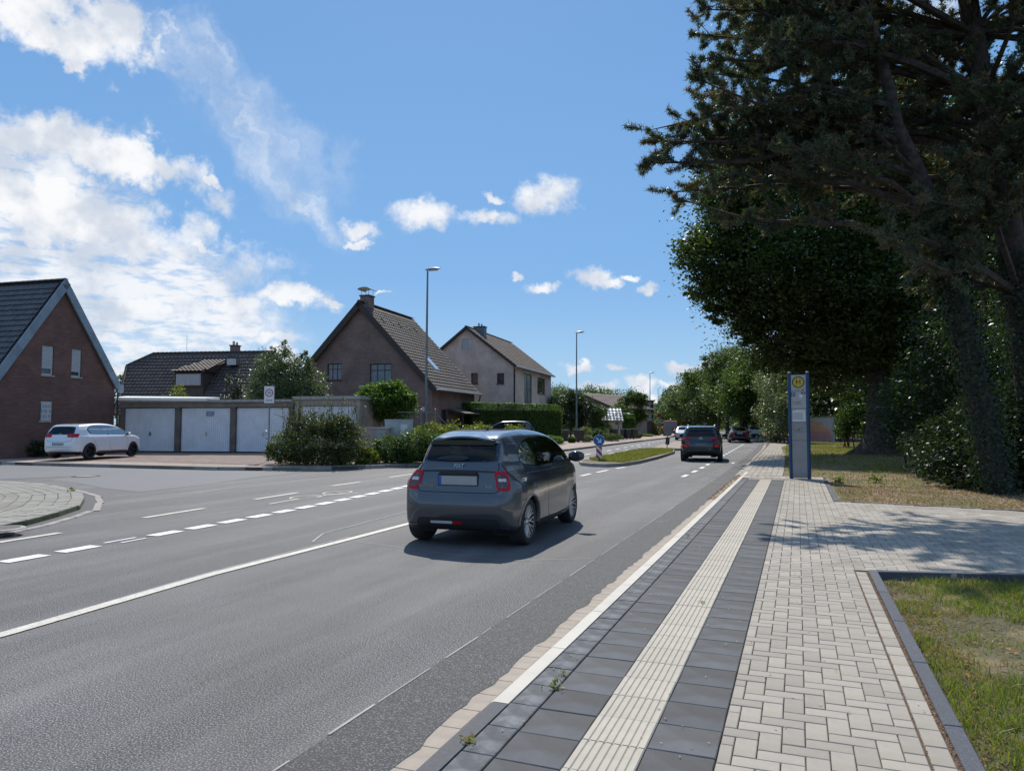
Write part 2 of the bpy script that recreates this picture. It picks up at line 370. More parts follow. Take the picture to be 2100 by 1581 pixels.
KR = [(-1.65, -14), (-1.65, 24.0), (-1.75, 33), (-1.95, 49), (-2.4, 65), (-3.2, 82), (-4.5, 100), (-7.2, 120), (-13.5, 160), (-31, 260), (-75, 480)]
KL = [(-120, 19.6), (-29.8, 20.0), (-24.8, 20.1), (-19.3, 20.25), (-17.4, 20.7), (-15.9, 21.6), (-14.7, 23.0), (-13.9, 24.7), (-13.45, 27), (-13.2, 32), (-13.1, 43), (-13.6, 60), (-14.3, 87), (-16.4, 111), (-22, 155), (-41, 260), (-86, 480)]
KLi = [(-120, 21.2), (-29.8, 21.4), (-24.8, 21.5), (-20.6, 21.8), (-18.4, 22.3), (-16.9, 23.4), (-15.8, 25.0), (-15.2, 26.5), (-15.0, 29), (-15.2, 34), (-16.4, 43), (-19.6, 60), (-19.4, 87), (-19.6, 111), (-26, 155), (-46, 260), (-92, 480)]
LC = [(-120, 13.6), (-20.1, 13.45), (-18.3, 13.29), (-16.1, 12.4), (-14.8, 11.75), (-13.8, 11.0), (-12.65, 10.0), (-12.0, 9.1), (-11.4, 8.1), (-11.05, 7.2), (-10.7, 5), (-10.4, -14), (-120, -14)]
S('', sheet('ground', [(-3000, -300), (3000, -300), (3000, 5000), (-3000, 5000)], -.09, m_meadow))
road = sheet('road', [(-120, -14)] + KR + KL[::-1], 0, m_asph); S('', road)
sheet('asphalt_patch', [(-120, 14.6), (-21.8, 14.66), (-20.9, 16.3), (-20.2, 14.9), (-18.4, 14.45), (-16.2, 13.5), (-14.6, 13.1), (-14.8, 15.4), (-15.4, 18), (-15.75, 21.55), (-17.4, 20.68), (-19.3, 20.22), (-24.8, 20.08), (-120, 19.58)], .004, m_asph2, road)
def dash(a, b, wd=.15, z=.008, m=m_paint): return strip([a, b], wd, z, 'lane_marking', m, road)
strip([(-5.55, -6), (-5.68, 3.9), (-5.87, 6.2), (-5.87, 9), (-5.95, 14)], .13, .008, 'lane_marking', m_paintold, road)
# dashed cycle lane line
ys = [5.0, 6.0]
for k in range(21):
    y0 = 5.14 + k * .72; L = .52
    f = lambda y: -8.64 - .0062 * max(0, y - 5) ** 2
    if k == 3:
        strip([(f(y0) - .09, y0), (f(y0 + L) - .09, y0 + L)], .06, .008, 'lane_marking', m_paint, road); strip([(f(y0) + .1, y0 + .1), (f(y0 + L) + .1, y0 + L)], .05, .008, 'lane_marking', m_paint, road)
    else: dash((f(y0), y0), (f(y0 + L), y0 + L), .22)
for a, b in [((-10.05, 5.0), (-10.2, 7.75)), ((-10.5, 9.5), (-10.62, 11.0)), ((-10.87, 12.7), (-11.0, 14.3)), ((-11.36, 16.2), (-11.42, 17.6)), ((-11.6, 19.5), (-11.7, 21.1)), ((-11.8, 23), (-11.85, 24.6))]: dash(a, b, .13, m=m_paintold)
strip([(-9.96, 12.06), (-10.04, 13.06)], .07, .008, 'lane_marking', m_paintold, road)
for a, b in [((-6.34, 22.2), (-6.33, 23.3)), ((-6.30, 24.0), (-6.27, 25.4)), ((-6.2, 26.4), (-6.12, 27.5)), ((-6.38, 19.6), (-6.36, 21.0))]: dash(a, b, .13)
for k in range(16):                          # dashes of the oncoming cycle lane
    y0 = 31.5 + k * 3.1; f = lambda y: -10.2 - .055 * (y - 31) - .0 * y
    dash((f(y0), y0), (f(y0 + 1.5), y0 + 1.5), .14)
for k in range(5): y0 = 33.5 + k * 6; dash((-9.25 - .07 * (y0 - 33), y0), (-9.3 - .07 * (y0 - 33), y0 + 1.3), .12)
for k in range(18):
    y0 = 22.9 + k * 2.3; f = lambda y: -3.32 - .022 * max(0, y - 27) ** 1.02
    dash((f(y0), y0), (f(y0 + 1.05), y0 + 1.05), .14)
dash((-2.55, 31.6), (-2.55, 32.4), .12)
# seams and scratches in the asphalt
sheet('asphalt_strip', [(-2.28, -6), (-1.79, -6), (-1.79, 24), (-1.9, 33), (-2.1, 49), (-2.55, 65), (-3.0, 65), (-2.6, 49), (-2.4, 33), (-2.28, 24)], .004, M('darker asphalt', (.052, .053, .055), rough=.76, var=.2, scale=.8, bump=.010, bscale=80, spec=.4, speck=.8, speckscale=100, splo=.53, speckcol=(.20, .20, .198)), road)
rr = random.Random(8); y = 1.2
while y < 14:
    L = rr.uniform(.15, .9); strip([(-2.28 + rr.uniform(-.008, .008), y), (-2.28 + rr.uniform(-.008, .008), y + L)], rr.uniform(.006, .018), .008, 'asphalt_seam', m_faint, road); y += L + rr.uniform(.02, .35)
for pts, wd in [([(-6.2, 8.4), (-6.53, 9.1), (-6.72, 11.7), (-6.89, 13.8)], .03), ([(-6.2, 8.4), (-5.9, 8.7), (-3.3, 8.05), (-2.3, 8.6)], .012),
                ([(-5.75, 4.1), (-5.97, 6.2), (-6.0, 9.0)], .03), ([(-8.3, 21), (-1.9, 21.3)], .05), ([(-13.0, 13.2), (-13.6, 15.3), (-13.9, 17), (-14.1, 20.7)], .05), ([(-2.9, 12.0), (-2.0, 12.3)], .02)]:
    rr = random.Random(int(wd * 1000)); P = []
    for a, b in zip(pts, pts[1:]):
        for k in range(8): t = k / 8; P.append((a[0] + (b[0] - a[0]) * t + rr.uniform(-.006, .006), a[1] + (b[1] - a[1]) * t))
    strip(P + [pts[-1]], wd, .006, 'asphalt_seam', m_faint, road)
# bicycle symbol, worn
bs = MB()
def flatline(m, pts, wd, z):
    for a, b in zip(pts, pts[1:]):
        a = Vector(a); b = Vector(b); d = (b - a).normalized(); n_ = Vector((-d.y, d.x)) * wd / 2
        m.add([(a.x + n_.x, a.y + n_.y, z), (a.x - n_.x, a.y - n_.y, z), (b.x - n_.x, b.y - n_.y, z), (b.x + n_.x, b.y + n_.y, z)], [(0, 1, 2, 3)])
for cy in (13.5, 14.7): flatline(bs, [(-10.15 + .28 * math.cos(t), cy + .42 * math.sin(t)) for t in np.linspace(0, 5.2, 12)], .05, .008)
flatline(bs, [(-10.15, 13.5), (-9.95, 14.0), (-9.75, 14.5), (-10.15, 14.7)], .05, .008); flatline(bs, [(-9.95, 14.0), (-10.15, 14.1), (-9.75, 14.5)], .05, .008); flatline(bs, [(-9.7, 14.4), (-9.65, 14.8)], .05, .008)
bs.build('bicycle_marking', m_paintold, road)
# manhole cover in the side street
mh = thing('manhole_cover', 'round iron manhole cover set in the pale asphalt of the side street', 'manhole cover', (-20.6, 16.45, .006))
M_iron = M('cast iron', (.09, .085, .08), rough=.7, var=.3, scale=12, metal=.3)
b = MB().lathe([(0, .012), (.30, .012), (.31, .004)], 28); b.build('cover', M('worn cover', (.26, .25, .24), rough=.8, var=.25, scale=9), mh); MB().lathe([(.325, .004), (.325, .014), (.40, .014), (.41, 0)], 28).build('rim', M_iron, mh)

# ---- left pavement, corner pavement, forecourt, garden ground
gg = sheet('garden_ground', KLi[::-1] + [(-400, 21.2), (-400, 900), (-120, 900)][0:0] + [(-600, 21), (-600, 700), (-150, 700)], .125, m_turf, zb=-.08); S('', gg)
lp = sheet('left_pavement', KL + KLi[::-1], .12, m_bpave, zb=-.05); S('', lp)
def offset_line(pts, dd):
    out = []
    for i, p in enumerate(pts):
        a = Vector(pts[max(i - 1, 0)]); b_ = Vector(pts[min(i + 1, len(pts) - 1)]); d = (b_ - a).normalized(); out.append((p[0] - d.y * dd, p[1] + d.x * dd))
    return out
def resample(pts, step, y1=None, t0=0, t1=1e9):
    P = [Vector(p) for p in pts]; acc = 0; out = []; nxt = t0
    for a, b_ in zip(P, P[1:]):
        L = (b_ - a).length
        while nxt <= acc + L and nxt <= t1:
            u = (nxt - acc) / L; p = a.lerp(b_, u); d = (b_ - a).normalized(); out.append((p.x, p.y, math.atan2(d.y, d.x))); nxt += step
        acc += L
    return out
m_kst = M('grey kerb stone', (.30, .27, .245), rough=.85, var=.15, scale=6, rnd=.1)
def kerb_run(pts, parent, n_max, z0, z1, wd=.13, ln=1.0, t0=0, mat=m_kst, name='kerb_stone'):
    me = MB().box(.006, ln - .006, -.0, wd, z0, z1, ch=.012).mesh(name, mat)
    for k, (x, y, a) in enumerate(resample(pts, ln, t0=t0)):
        if k >= n_max: break
        link(name, me, parent, (x, y, 0), a)
kerb_run(offset_line(KL, 0), lp, 75, -.03, .128, wd=.13, t0=78)
# courses of beige paving stones laid in rows beside the kerb
pm = MB().box(-.098, .098, -.098, .098, .10, .126, ch=.006).mesh('paving_stone', m_bpave)
cnt = 0
for row in range(4):
    for (x, y, a) in resample(offset_line(KL, .25 + row * .2), .2, t0=93 + .1 * (row % 2), t1=111):
        if cnt < 300: link('paving_stone', pm, lp, (x, y, 0), a); cnt += 1
mm = MB()
for row in range(7):
    for (x, y, a) in resample(offset_line(KL, .25 + row * .2), .2, t0=111 if row < 4 else 84, t1=165):
        mm.box(-.096, .096, -.096, .096, .10, .126, T(x, y, 0) @ Matrix.Rotation(a, 4, 'Z'), r=random.random())
mm.build('far_paving', m_bpave, lp, rnd=True, kind='stuff')
fc = MB(); fc.add([(-120, 21.3, .127), (-29.8, 21.5, .129), (-24.8, 21.6, .129), (-20.7, 21.9, .129), (-18.6, 22.4, .129), (-18.0, 24, .16), (-18.0, 40, .27), (-120, 60, .29)], [(0, 1, 7), (1, 2, 7), (2, 3, 6), (2, 6, 7), (3, 4, 5), (3, 5, 6)])
fo = fc.build('forecourt', m_fore); S('', fo)
mm = MB()
for i in range(int(18 / .22)):
    for j in range(int(10 / .22)):
        x = -36 + i * .22 + .11 * (j % 2); y = 21.9 + j * .22
        if x < -18.4 and y > 21.9: z = .13 + max(0, y - 21.9) * .0085 + .004; mm.box(x - .104, x + .104, y - .104, y + .104, z - .02, z + .002, r=random.random())
mm.build('forecourt_stones', m_fore, fo, rnd=True, kind='stuff')
# corner pavement on the near left, rings of stones following the curve
m_cp = M('mossy light stone', (.27, .26, .225), rough=.9, var=.18, scale=3, rnd=.12, col2=(.22, .205, .17), c2scale=1.2)
cp = sheet('corner_pavement', LC, .085, M('mossy joint', (.09, .10, .05), rough=.95, var=.4, scale=9), zb=-.05); S('', cp)
LCo = offset_line(LC[:12], .34)
gut = sheet('corner_gutter', [p for p in LCo] + LC[:12][::-1], .006, M('gutter asphalt', (.075, .075, .077), rough=.8, var=.2, scale=3), cp)
cpm = {}
cnt = 0; mm = MB()
for row in range(14):
    ln = offset_line(LC[:12], -.12 - row * .235)
    for k, (x, y, a) in enumerate(resample(ln, .30, t0=92 + .15 * (row % 2))):
        if y < 3: break
        if not (x > -26): continue
        if row < 8 and cnt < 290:
            if 0 not in cpm: cpm[0] = MB().box(-.143, .143, -.111, .111, .06, .102, ch=.008).mesh('paving_stone', m_cp)
            link('paving_stone', cpm[0], cp, (x, y, random.uniform(-.003, .003)), a + random.uniform(-.02, .02)); cnt += 1
        else: mm.box(-.143, .143, -.111, .111, .06, .102, T(x, y, 0) @ Matrix.Rotation(a, 4, 'Z'), r=random.random())
mm.build('far_stones', m_cp, cp, rnd=True, kind='stuff')
ks = MB().box(.008, .49, -.13, 0, -.02, .03, ch=.01).mesh('edge_stone', m_kst)
for (x, y, a) in resample(offset_line(LC[:12], .34), .5, t0=99.5):
    if y > 2: link('edge_stone', ks, cp, (x, y, -.012), a)
mh2 = thing('manhole_cover', 'round manhole cover at the left picture edge in the mossy corner paving', 'manhole cover', (G(2, 1084, .1).x, G(2, 1084, .1).y, .104))
MB().lathe([(0, .008), (.22, .008), (.23, 0)], 24).build('cover', M_iron, mh2); MB().lathe([(.24, 0), (.24, .008), (.30, .006), (.31, 0)], 24).build('rim', m_kst, mh2)

# ---- right pavement with the bus boarding edge
PR = [(-.42, 21.8), (-.44, 29.75), (-.59, 34.5), (-.87, 40.4), (-1.1, 52), (-.5, 62), (1.5, 72), (9, 76), (9, 86), (-1.0, 88), (-2.6, 100), (-5.2, 120), (-11.4, 160), (-28.5, 260), (-72, 480)]
rp = sheet('right_pavement', [(-1.44, -4), (.62, -4), (.62, 8.1), (14, 11.6), (14, 12.4), (.62, 15.15), (.62, 21.8)] + PR + KR[:1:-1] + [(-1.52, 24)], .148, m_sand, zb=-.05); S('', rp)
cache = {}
def stone(name, x0, x1, y0, y1, z, mat, parent, zb=None, ch=.004):
    key = (name, round(x1 - x0, 3), round(y1 - y0, 3))
    if key not in cache:
        hx = (x1 - x0) / 2 - .0022; hy = (y1 - y0) / 2 - .0022
        cache[key] = MB().box(-hx, hx, -hy, hy, -.05, 0, ch=ch).mesh(name, mat)
    o = link(name, cache[key], parent, ((x0 + x1) / 2, (y0 + y1) / 2, z + random.uniform(-.0012, .0012)))
    o.rotation_euler = (random.uniform(-.007, .007), random.uniform(-.007, .007), random.uniform(-.008, .008)); return o
X0, X1 = -.355, .495
bricks = []
def low_edge(x): return 8.1 + (x - .6) * .26
def up_edge(x): return 15.15 - (x - .6) * .2
for i in range(-40, 160):
    for j in range(-20, 230):
        c = (i - j) % 4
        if c == 0: bx = (i, i + 2, j, j + 1)
        elif c == 3: bx = (i, i + 1, j, j + 2)
        else: continue
        x0, x1, y0, y1 = [v * .1 + .005 for v in bx]
        cx, cy = (x0 + x1) / 2, (y0 + y1) / 2
        if x1 < X0 + .03 or cy > 20.4 or cy < 1.2: continue
        x0 = max(x0, X0)
        inpath = low_edge(max(cx, .6)) < cy < up_edge(max(cx, .6))
        if not inpath:
            if x0 > X1 - .03: continue
            x1 = min(x1, X1)
        elif cx > 9: continue
        y1 = min(y1, 20.42)
        if x1 - x0 < .03 or y1 - y0 < .03: continue
        bricks.append((cx * cx + cy * cy, x0, x1, y0, y1, 'm'))
for k in range(102):
    y0 = k * .2 + .02
    if not (8.1 < y0 + .1 < 15.1) and y0 > 1.2: bricks.append((.3 + (y0 + .1) ** 2, .502, .6, y0, y0 + .2, 'e'))
for cidx in range(7):                          # running rows behind the bus stop
    for k in range(150):
        y0 = 21.95 + k * .26 + .13 * (cidx % 2); xk = -1.60 - max(0, y0 - 24) * .011 + cidx * .168
        bricks.append((9e3 + y0, xk, xk + .165, y0, y0 + .26, 'f'))
for k in range(11): bricks.append((8e3, -1.42 + .0 + k * .185, -1.42 + (k + 1) * .185, 21.0, 21.9, 'f'))
bricks.sort(); mm = MB(); nind = 0
for d2, x0, x1, y0, y1, t_ in bricks:
    vis = y1 > 2.6
    if vis and nind < 298: stone('paver', x0, x1, y0, y1, .16, m_paver, rp); nind += 1
    else: mm.box(x0 + .0025, x1 - .0025, y0 + .0025, y1 - .0025, .12, .16 + random.uniform(-.001, .001) - (.006 if t_ == 'f' and y0 > 22 else 0), ch=.004, r=random.random())
mm.build('distant_pavers', m_paver, rp, rnd=True, kind='stuff')
for k in range(66):                          # anthracite slabs either side of the tactile strip, channel tiles, tactile tiles
    y0 = .9 + k * .3
    if y0 > 20.3: break
    stone('slab', -1.255, -.953, y0, y0 + .3, .160, m_slab, rp)
    stone('slab', -.658, -.357, y0 + .04, y0 + .34, .160, m_slab, rp)
    stone('channel_tile', -1.42, -1.262, y0 + .02, y0 + .32, .159, m_chan, rp)
def tactile(lx, ly, n=8):
    b_ = MB().box(-lx / 2 + .0015, lx / 2 - .0015, -ly / 2 + .0015, ly / 2 - .0015, -.04, -.001)
    p = lx / n
    for q in range(n):
        xa = -lx / 2 + q * p + .0015; xb = xa + p - .003; h = .0052
        b_.add([(xa, -ly / 2 + .0015, -.001), (xb, -ly / 2 + .0015, -.001), (xb, ly / 2 - .0015, -.001), (xa, ly / 2 - .0015, -.001), (xa + .005, -ly / 2 + .003, h), (xb - .005, -ly / 2 + .003, h), (xb - .005, ly / 2 - .003, h), (xa + .005, ly / 2 - .003, h)],
               [(0, 1, 5, 4), (1, 2, 6, 5), (2, 3, 7, 6), (3, 0, 4, 7), (4, 5, 6, 7)])
    return b_.mesh('tactile_tile', m_tact)
tm = tactile(.294, .3)
for k in range(66):
    y0 = .9 + k * .3
    if y0 > 20.3: break
    o = link('tactile_tile', tm, rp, (-.806 + random.uniform(-.001, .001), y0 + .17, .159 + random.uniform(-.001, .001)))
for k in range(6):
    o = link('tactile_tile', tm, rp, (-1.11 + k * .3, 20.65, .159))
for k in range(26):                          # high kerb with its sloped white face
    y0 = -.4 + k * 1.0 if k < 4 else 3.6 + (k - 4) * 1.0
    y1 = y0 + 1 - .008
    if y0 > 23.2: break
    mtl = m_kerbd if k < 4 else m_kerbw
    prof = [(-1.70, -.05), (-1.655, .0), (-1.60, .05), (-1.525, .150), (-1.505, .160), (-1.425, .160), (-1.425, -.05)]
    V = [(x, y0, z) for x, z in prof] + [(x, y1, z) for x, z in prof]; n_ = len(prof)
    MB().add(V, [(i, (i + 1) % n_, n_ + (i + 1) % n_, n_ + i) for i in range(n_)] + [tuple(range(n_))[::-1], tuple(range(n_, 2 * n_))]).build('kerb_stone', mtl, rp)
for k in range(92):
    y0 = .8 + k * .25
    if y0 > 23.5: break
    key = 'g'
    if key not in cache: cache[key] = MB().box(-.075, .075, -.1235, .1235, -.04, .014, ch=.003).mesh('gutter_block', m_gutter)
    link('gutter_block', cache[key], rp, (-1.742 + random.uniform(-.006, .006), y0 + .125, 0), random.uniform(-.01, .01))
kerb_run(KR[1:8], rp, 70, -.03, .135, wd=-.14, t0=0)
mm = MB()
for (x, y, a) in resample(offset_line(KR[1:7], .12), .25): mm.box(-.12, .12, -.09, .09, -.03, .014, T(x, y, 0) @ Matrix.Rotation(a, 4, 'Z'), r=random.random())
mm.build('gutter_run', m_gutter, rp, rnd=True, kind='stuff')
# ragged lip where the asphalt meets the gutter
lipx = [(-1.785 + .018 * math.sin(y * 9.1) * math.sin(y * 3.3) + random.uniform(-.012, .02), y) for y in np.arange(.5, 24, .12)]
sheet('asphalt_lip', [(-2.0, .5)] + lipx + [(-2.0, 24)], .0165, MATS['darker asphalt'], road)
S('', sheet('driveway', [(-3.0, 73.5), (-.9, 71.5), (1.2, 73.2), (-1.4, 80.5), (-3.5, 84)], .153, m_redpave))
# basalt edging round both lawns
ed = thing('lawn_edging', 'dark speckled stone edging along the lawn beside the herringbone paving', 'edging', (0, 0, 0))
for k in range(9):
    y0 = 8.08 - (k + 1) * 1.0
    MB().box(.622, .702, y0 + .003, y0 + .997, -.02, .172, ch=.006).build('edging_stone', m_edge, ed)
d = Vector((1, .26, 0)).normalized()
for k in range(7):
    Mx = T(.62 + d.x * k, 8.1 + d.y * k, 0) @ Matrix.Rotation(math.atan2(d.y, d.x), 4, 'Z'); MB().box(.003, .997, -.08, 0, -.02, .17, Mx, ch=.006).build('edging_stone', m_edge, ed)
ed2 = thing('lawn_edging', 'dark stone edging between the bus stop paving and the dry brown grass', 'edging', (0, 0, 0))
for k in range(6):
    y0 = 15.15 + k * 1.0; MB().box(.612, .70, y0 + .003, y0 + .997, -.02, .168, ch=.006).build('edging_stone', m_edge, ed2)
m_edge2 = M('light edging', (.30, .29, .27), rough=.9, var=.1)
d = Vector((1, -.2, 0)).normalized()
for k in range(8):
    Mx = T(.62 + d.x * k, 15.15 + d.y * k, 0) @ Matrix.Rotation(math.atan2(d.y, d.x), 4, 'Z'); MB().box(.003, .997, 0, .06, -.02, .168, Mx, ch=.006).build('edging_stone', m_edge, ed2)

# ---- lawns on the right
S('', sheet('lawn_near', [(.69, -4), (.69, 8.06), (14, 11.55), (40, 14), (40, -4)], .09, m_turf, zb=-.05))
rg = sheet('woodland_ground', [(.69, 15.2), (14, 12.5), (40, 13), (160, 40), (160, 640), (-40, 640), (-72, 480), (-28.5, 260), (-11.4, 160), (-5.2, 120), (-2.6, 100), (-1.0, 88), (9, 86), (9, 76), (1.5, 72), (-.5, 62), (-1.1, 52), (-.87, 40.4), (-.59, 34.5), (-.44, 29.75), (-.41, 21.95), (.69, 21.9)], .142, m_dirt, zb=-.05); S('', rg)
def inpoly(P, poly):
    x, y = P[:, 0], P[:, 1]; c = np.zeros(len(P), bool); n = len(poly)
    for i in range(n):
        x1, y1 = poly[i]; x2, y2 = poly[(i + 1) % n]
        if y1 == y2: continue
        cond = ((y1 > y) != (y2 > y)) & (x < (x2 - x1) * (y - y1) / (y2 - y1) + x1); c ^= cond
    return c
def vnoise(x, y, sc, seed):
    r = np.random.default_rng(seed); g = r.uniform(0, 1, (64, 64)); X = (x * sc) % 63; Y = (y * sc) % 63
    i = X.astype(int); j = Y.astype(int); u = X - i; v = Y - j; u = u * u * (3 - 2 * u); v = v * v * (3 - 2 * v)
    return (g[i, j] * (1 - u) + g[i + 1, j] * u) * (1 - v) + (g[i, j + 1] * (1 - u) + g[i + 1, j + 1] * u) * v
def blades(name, poly, n, z, h, wd, mats, seed, patch=(1.2, .35, .75), parent=None, lean=.5):
    r = np.random.default_rng(seed); P_ = np.array(poly); lo = P_.min(0); hi = P_.max(0)
    A = r.uniform(0, 1, (n * 3, 2)) * (hi - lo) + lo; A = A[inpoly(A, poly)]
    m = vnoise(A[:, 0], A[:, 1], patch[0], seed) * .6 + vnoise(A[:, 0], A[:, 1], patch[0] * 4, seed + 1) * .4
    keep = r.uniform(0, 1, len(A)) < np.clip((m - patch[1]) / (patch[2] - patch[1]), .06, 1); A = A[keep][:n]; m = m[keep][:n]; k = len(A)
    a = r.uniform(0, 2 * math.pi, k); ln = r.normal(size=(k, 2)) * lean; hh = h * r.uniform(.4, 1.25, k) * (.55 + m); ww = wd * r.uniform(.6, 1.3, k)
    B = np.column_stack([A, np.full(k, z)]); D = np.column_stack([np.cos(a), np.sin(a), np.zeros(k)]) * ww[:, None] / 2
    mid = B + np.column_stack([ln * hh[:, None] * .4, hh * .6]); tip = B + np.column_stack([ln * hh[:, None] * 1.1, hh])
    V = np.stack([B - D, B + D, mid + D * .6, mid - D * .6, tip], 1).reshape(-1, 3); I = np.arange(k)[:, None] * 5
    Fq = np.concatenate([I + np.array([[0, 1, 2]]), I + np.array([[0, 2, 3]]), I + np.array([[3, 2, 4]])])
    o = link(name, mesh_np(name, V, Fq, mats, np.repeat(r.uniform(0, 1, k), 5)), parent); return o
m_gr = leafmat('grass blades', (.10, .125, .024), (.22, .24, .065), .35, .05, 3, warm=((.26, .20, .10), .50))
m_grdry = leafmat('dry grass', (.20, .145, .07), (.33, .26, .14), .25, .03, 3, warm=((.10, .12, .03), .62))
o = blades('lawn_grass', [(.72, 1.5), (.72, 8.0), (6.5, 9.4), (6.5, 1.5)], 95000, .088, .058, .0062, m_gr, 3, (1.6, .30, .60)); tag(o, 'patchy green grass growing inside the dark stone edging', 'grass', kind='stuff')
o = blades('dry_stalks', [(.72, 1.5), (.72, 8.0), (6.5, 9.4), (6.5, 1.5)], 26000, .088, .035, .005, m_grdry, 31, (2.0, .3, .7), lean=1.3); tag(o, 'dry straw stalks between the green grass tufts', 'grass', kind='stuff')
o = blades('verge_grass', [(.74, 15.4), (8, 13.9), (13, 15), (12, 24), (8, 62), (-.2, 62), (-.95, 50), (-.5, 32), (-.36, 22.2), (.74, 22.2)], 42000, .142, .06, .013, m_grdry, 5, (.6, .3, .7)); tag(o, 'sparse brown summer grass beside the bus stop', 'grass', kind='stuff')
o = blades('verge_green', [(-.3, 24), (9, 26), (12, 40), (9, 64), (-.3, 62), (-1, 50), (-.5, 32)], 30000, .142, .075, .022, m_gr, 6, (.35, .35, .6)); tag(o, 'greener grass around the big tree trunk and the display board', 'grass', kind='stuff')
# litter
def litter(name, poly, n, z, L, mat, seed, label, cat, dens=None):
    r = np.random.default_rng(seed); P_ = np.array(poly); A = r.uniform(0, 1, (n * 3, 2)) * (P_.max(0) - P_.min(0)) + P_.min(0); A = A[inpoly(A, poly)][:n]
    V, Fc, rd = leaves(np.column_stack([A, np.full(len(A), z)]), L, 3.0, .5, seed); o = link(name, mesh_np(name, V, Fc, mat, rd)); tag(o, label, cat, kind='stuff')
m_litter = leafmat('fallen leaves', (.15, .08, .04), (.32, .20, .11), .1, .02, 5)
m_chip = M('seed scales', (.42, .30, .20), rough=.9, var=.4, scale=30, rnd=.3)
litter('fallen_leaves', [(.75, 15.3), (7, 14.1), (9, 17), (5, 19.5), (.75, 19.5)], 9000, .15, .045, m_litter, 8, 'orange brown fallen leaves on the dry ground past the paving', 'leaves')
litter('fallen_leaves', [(.7, 1.8), (.95, 1.8), (1.0, 8.0), (.7, 8.0)], 1100, .10, .03, m_litter, 9, 'brown leaf litter gathered against the stone edging', 'leaves')
litter('lawn_litter', [(.9, 1.8), (4, 1.8), (4, 8.2), (.9, 8.0)], 900, .115, .045, m_litter, 19, 'orange leaves scattered on the near lawn', 'leaves')
litter('seed_debris', [(.598, 1.5), (.622, 1.5), (.622, 8.0), (.598, 8.0)], 1500, .161, .012, m_litter, 10, 'reddish seed debris filling the joint beside the edging', 'debris')
litter('seed_debris', [(.493, 1.5), (.506, 1.5), (.506, 8.0), (.493, 8.0)], 900, .159, .010, m_litter, 12, 'reddish debris in the long joint of the edge course', 'debris')
litter('seed_scales', [(-1.4, 2), (.6, 2), (.6, 13), (-1.4, 13)], 190, .168, .020, m_chip, 11, 'pale pine seed scales scattered over the paving', 'debris')
litter('gutter_debris', [(-1.83, 16), (-1.62, 16), (-1.6, 24.5), (-1.8, 24.5)], 1300, .03, .035, m_litter, 14, 'brown debris lying in the gutter before the bus stop', 'debris')
# small weeds in the joints
def weed(x, y, z, s, seed, label, n=26):
    r = np.random.default_rng(seed); k = n; A = np.column_stack([r.normal(size=(k, 2)) * s * .25 + (x, y), z + r.uniform(.0, 1, k) * s * .55])
    V, Fc, rd = leaves(A, s * .42, .2, .3, seed); o = link('weed', mesh_np('weed', V, Fc, m_gr, rd)); tag(o, label, 'weed')
p = G(1137, 1412, .16); weed(p.x, p.y, .16, .085, 1, 'green weed sprouting in the joint beside the channel tiles, the leafy one')
p = G(1155, 1384, .16); weed(p.x, p.y, .16, .045, 2, 'tiny withered sprig one slab beyond the leafy weed')
p = G(962, 1524, .15); weed(p.x, p.y, .15, .07, 3, 'spiky grass tuft growing behind the dark kerb stones', 40)
p = G(1441, 1238, .16); weed(p.x, p.y, .165, .04, 4, 'small green tuft on the edge of the tactile strip')
p = G(1412, 1101, .16); weed(p.x, p.y, .16, .06, 5, 'green tuft in the channel joint further up the kerb')
p = G(147, 1008, .09); weed(p.x, p.y, .1, .14, 6, 'green weed tuft on the rim of the mossy corner pavement', 60)
p = G(1722, 990, .15); weed(p.x, p.y, .15, .25, 7, 'dark green weed in the brown grass right of the bus stop', 70)
p = G(1800, 990, .15); weed(p.x, p.y, .15, .35, 17, 'pale weed with thin stems in front of the big trunk', 40)

# ---- traffic islands
def island(name, label, poly, turf, z=.13):
    t_ = thing(name, label, 'traffic island')
    c = Vector((sum(p[0] for p in poly) / len(poly), sum(p[1] for p in poly) / len(poly)))
    inner = [tuple(Vector(p) + (c - Vector(p)).normalized() * .22) for p in poly]
    n_ = len(poly)
    for i in range(n_):
        a, b_, ci, di = poly[i], poly[(i + 1) % n_], inner[(i + 1) % n_], inner[i]
        MB().prism([a, b_, ci, di], -.02, z).build('kerb_stone', m_kst, t_)
    sheet('turf' if turf else 'infill', inner, z - .01, m_turf if turf else m_bpave, t_)
    return t_, inner
isl, inn = island('traffic_island', 'grass topped traffic island with pale kerb behind the blue arrow sign', [(-8.35, 28.9), (-7.95, 27.8), (-7.35, 27.2), (-6.75, 27.1), (-6.3, 27.9), (-6.1, 30), (-6.1, 34), (-6.25, 38), (-6.4, 41), (-6.9, 44.5), (-8.0, 45.6), (-8.75, 44), (-8.85, 40), (-8.75, 35), (-8.6, 31)], True)
g_ = blades('island_grass', [(p[0], p[1]) for p in inn[4:]] + [(-8.0, 29.6), (-6.9, 28.8)], 16000, .12, .09, .02, m_gr, 21, (.8, .1, .5), parent=isl); g_['kind'] = 'stuff'; g_ = blades('island_straw', [(p[0], p[1]) for p in inn[4:]] + [(-8.0, 29.6), (-6.9, 28.8)], 9000, .12, .08, .02, m_grdry, 22, (.8, .2, .6), parent=isl); g_['kind'] = 'stuff'
island('traffic_island', 'far traffic island of stone carrying the grey backed sign', [(-8.75, 46.6), (-7.6, 46.0), (-6.6, 46.4), (-6.8, 50), (-7.4, 58), (-8.6, 66), (-10.2, 66), (-9.6, 56)], False)
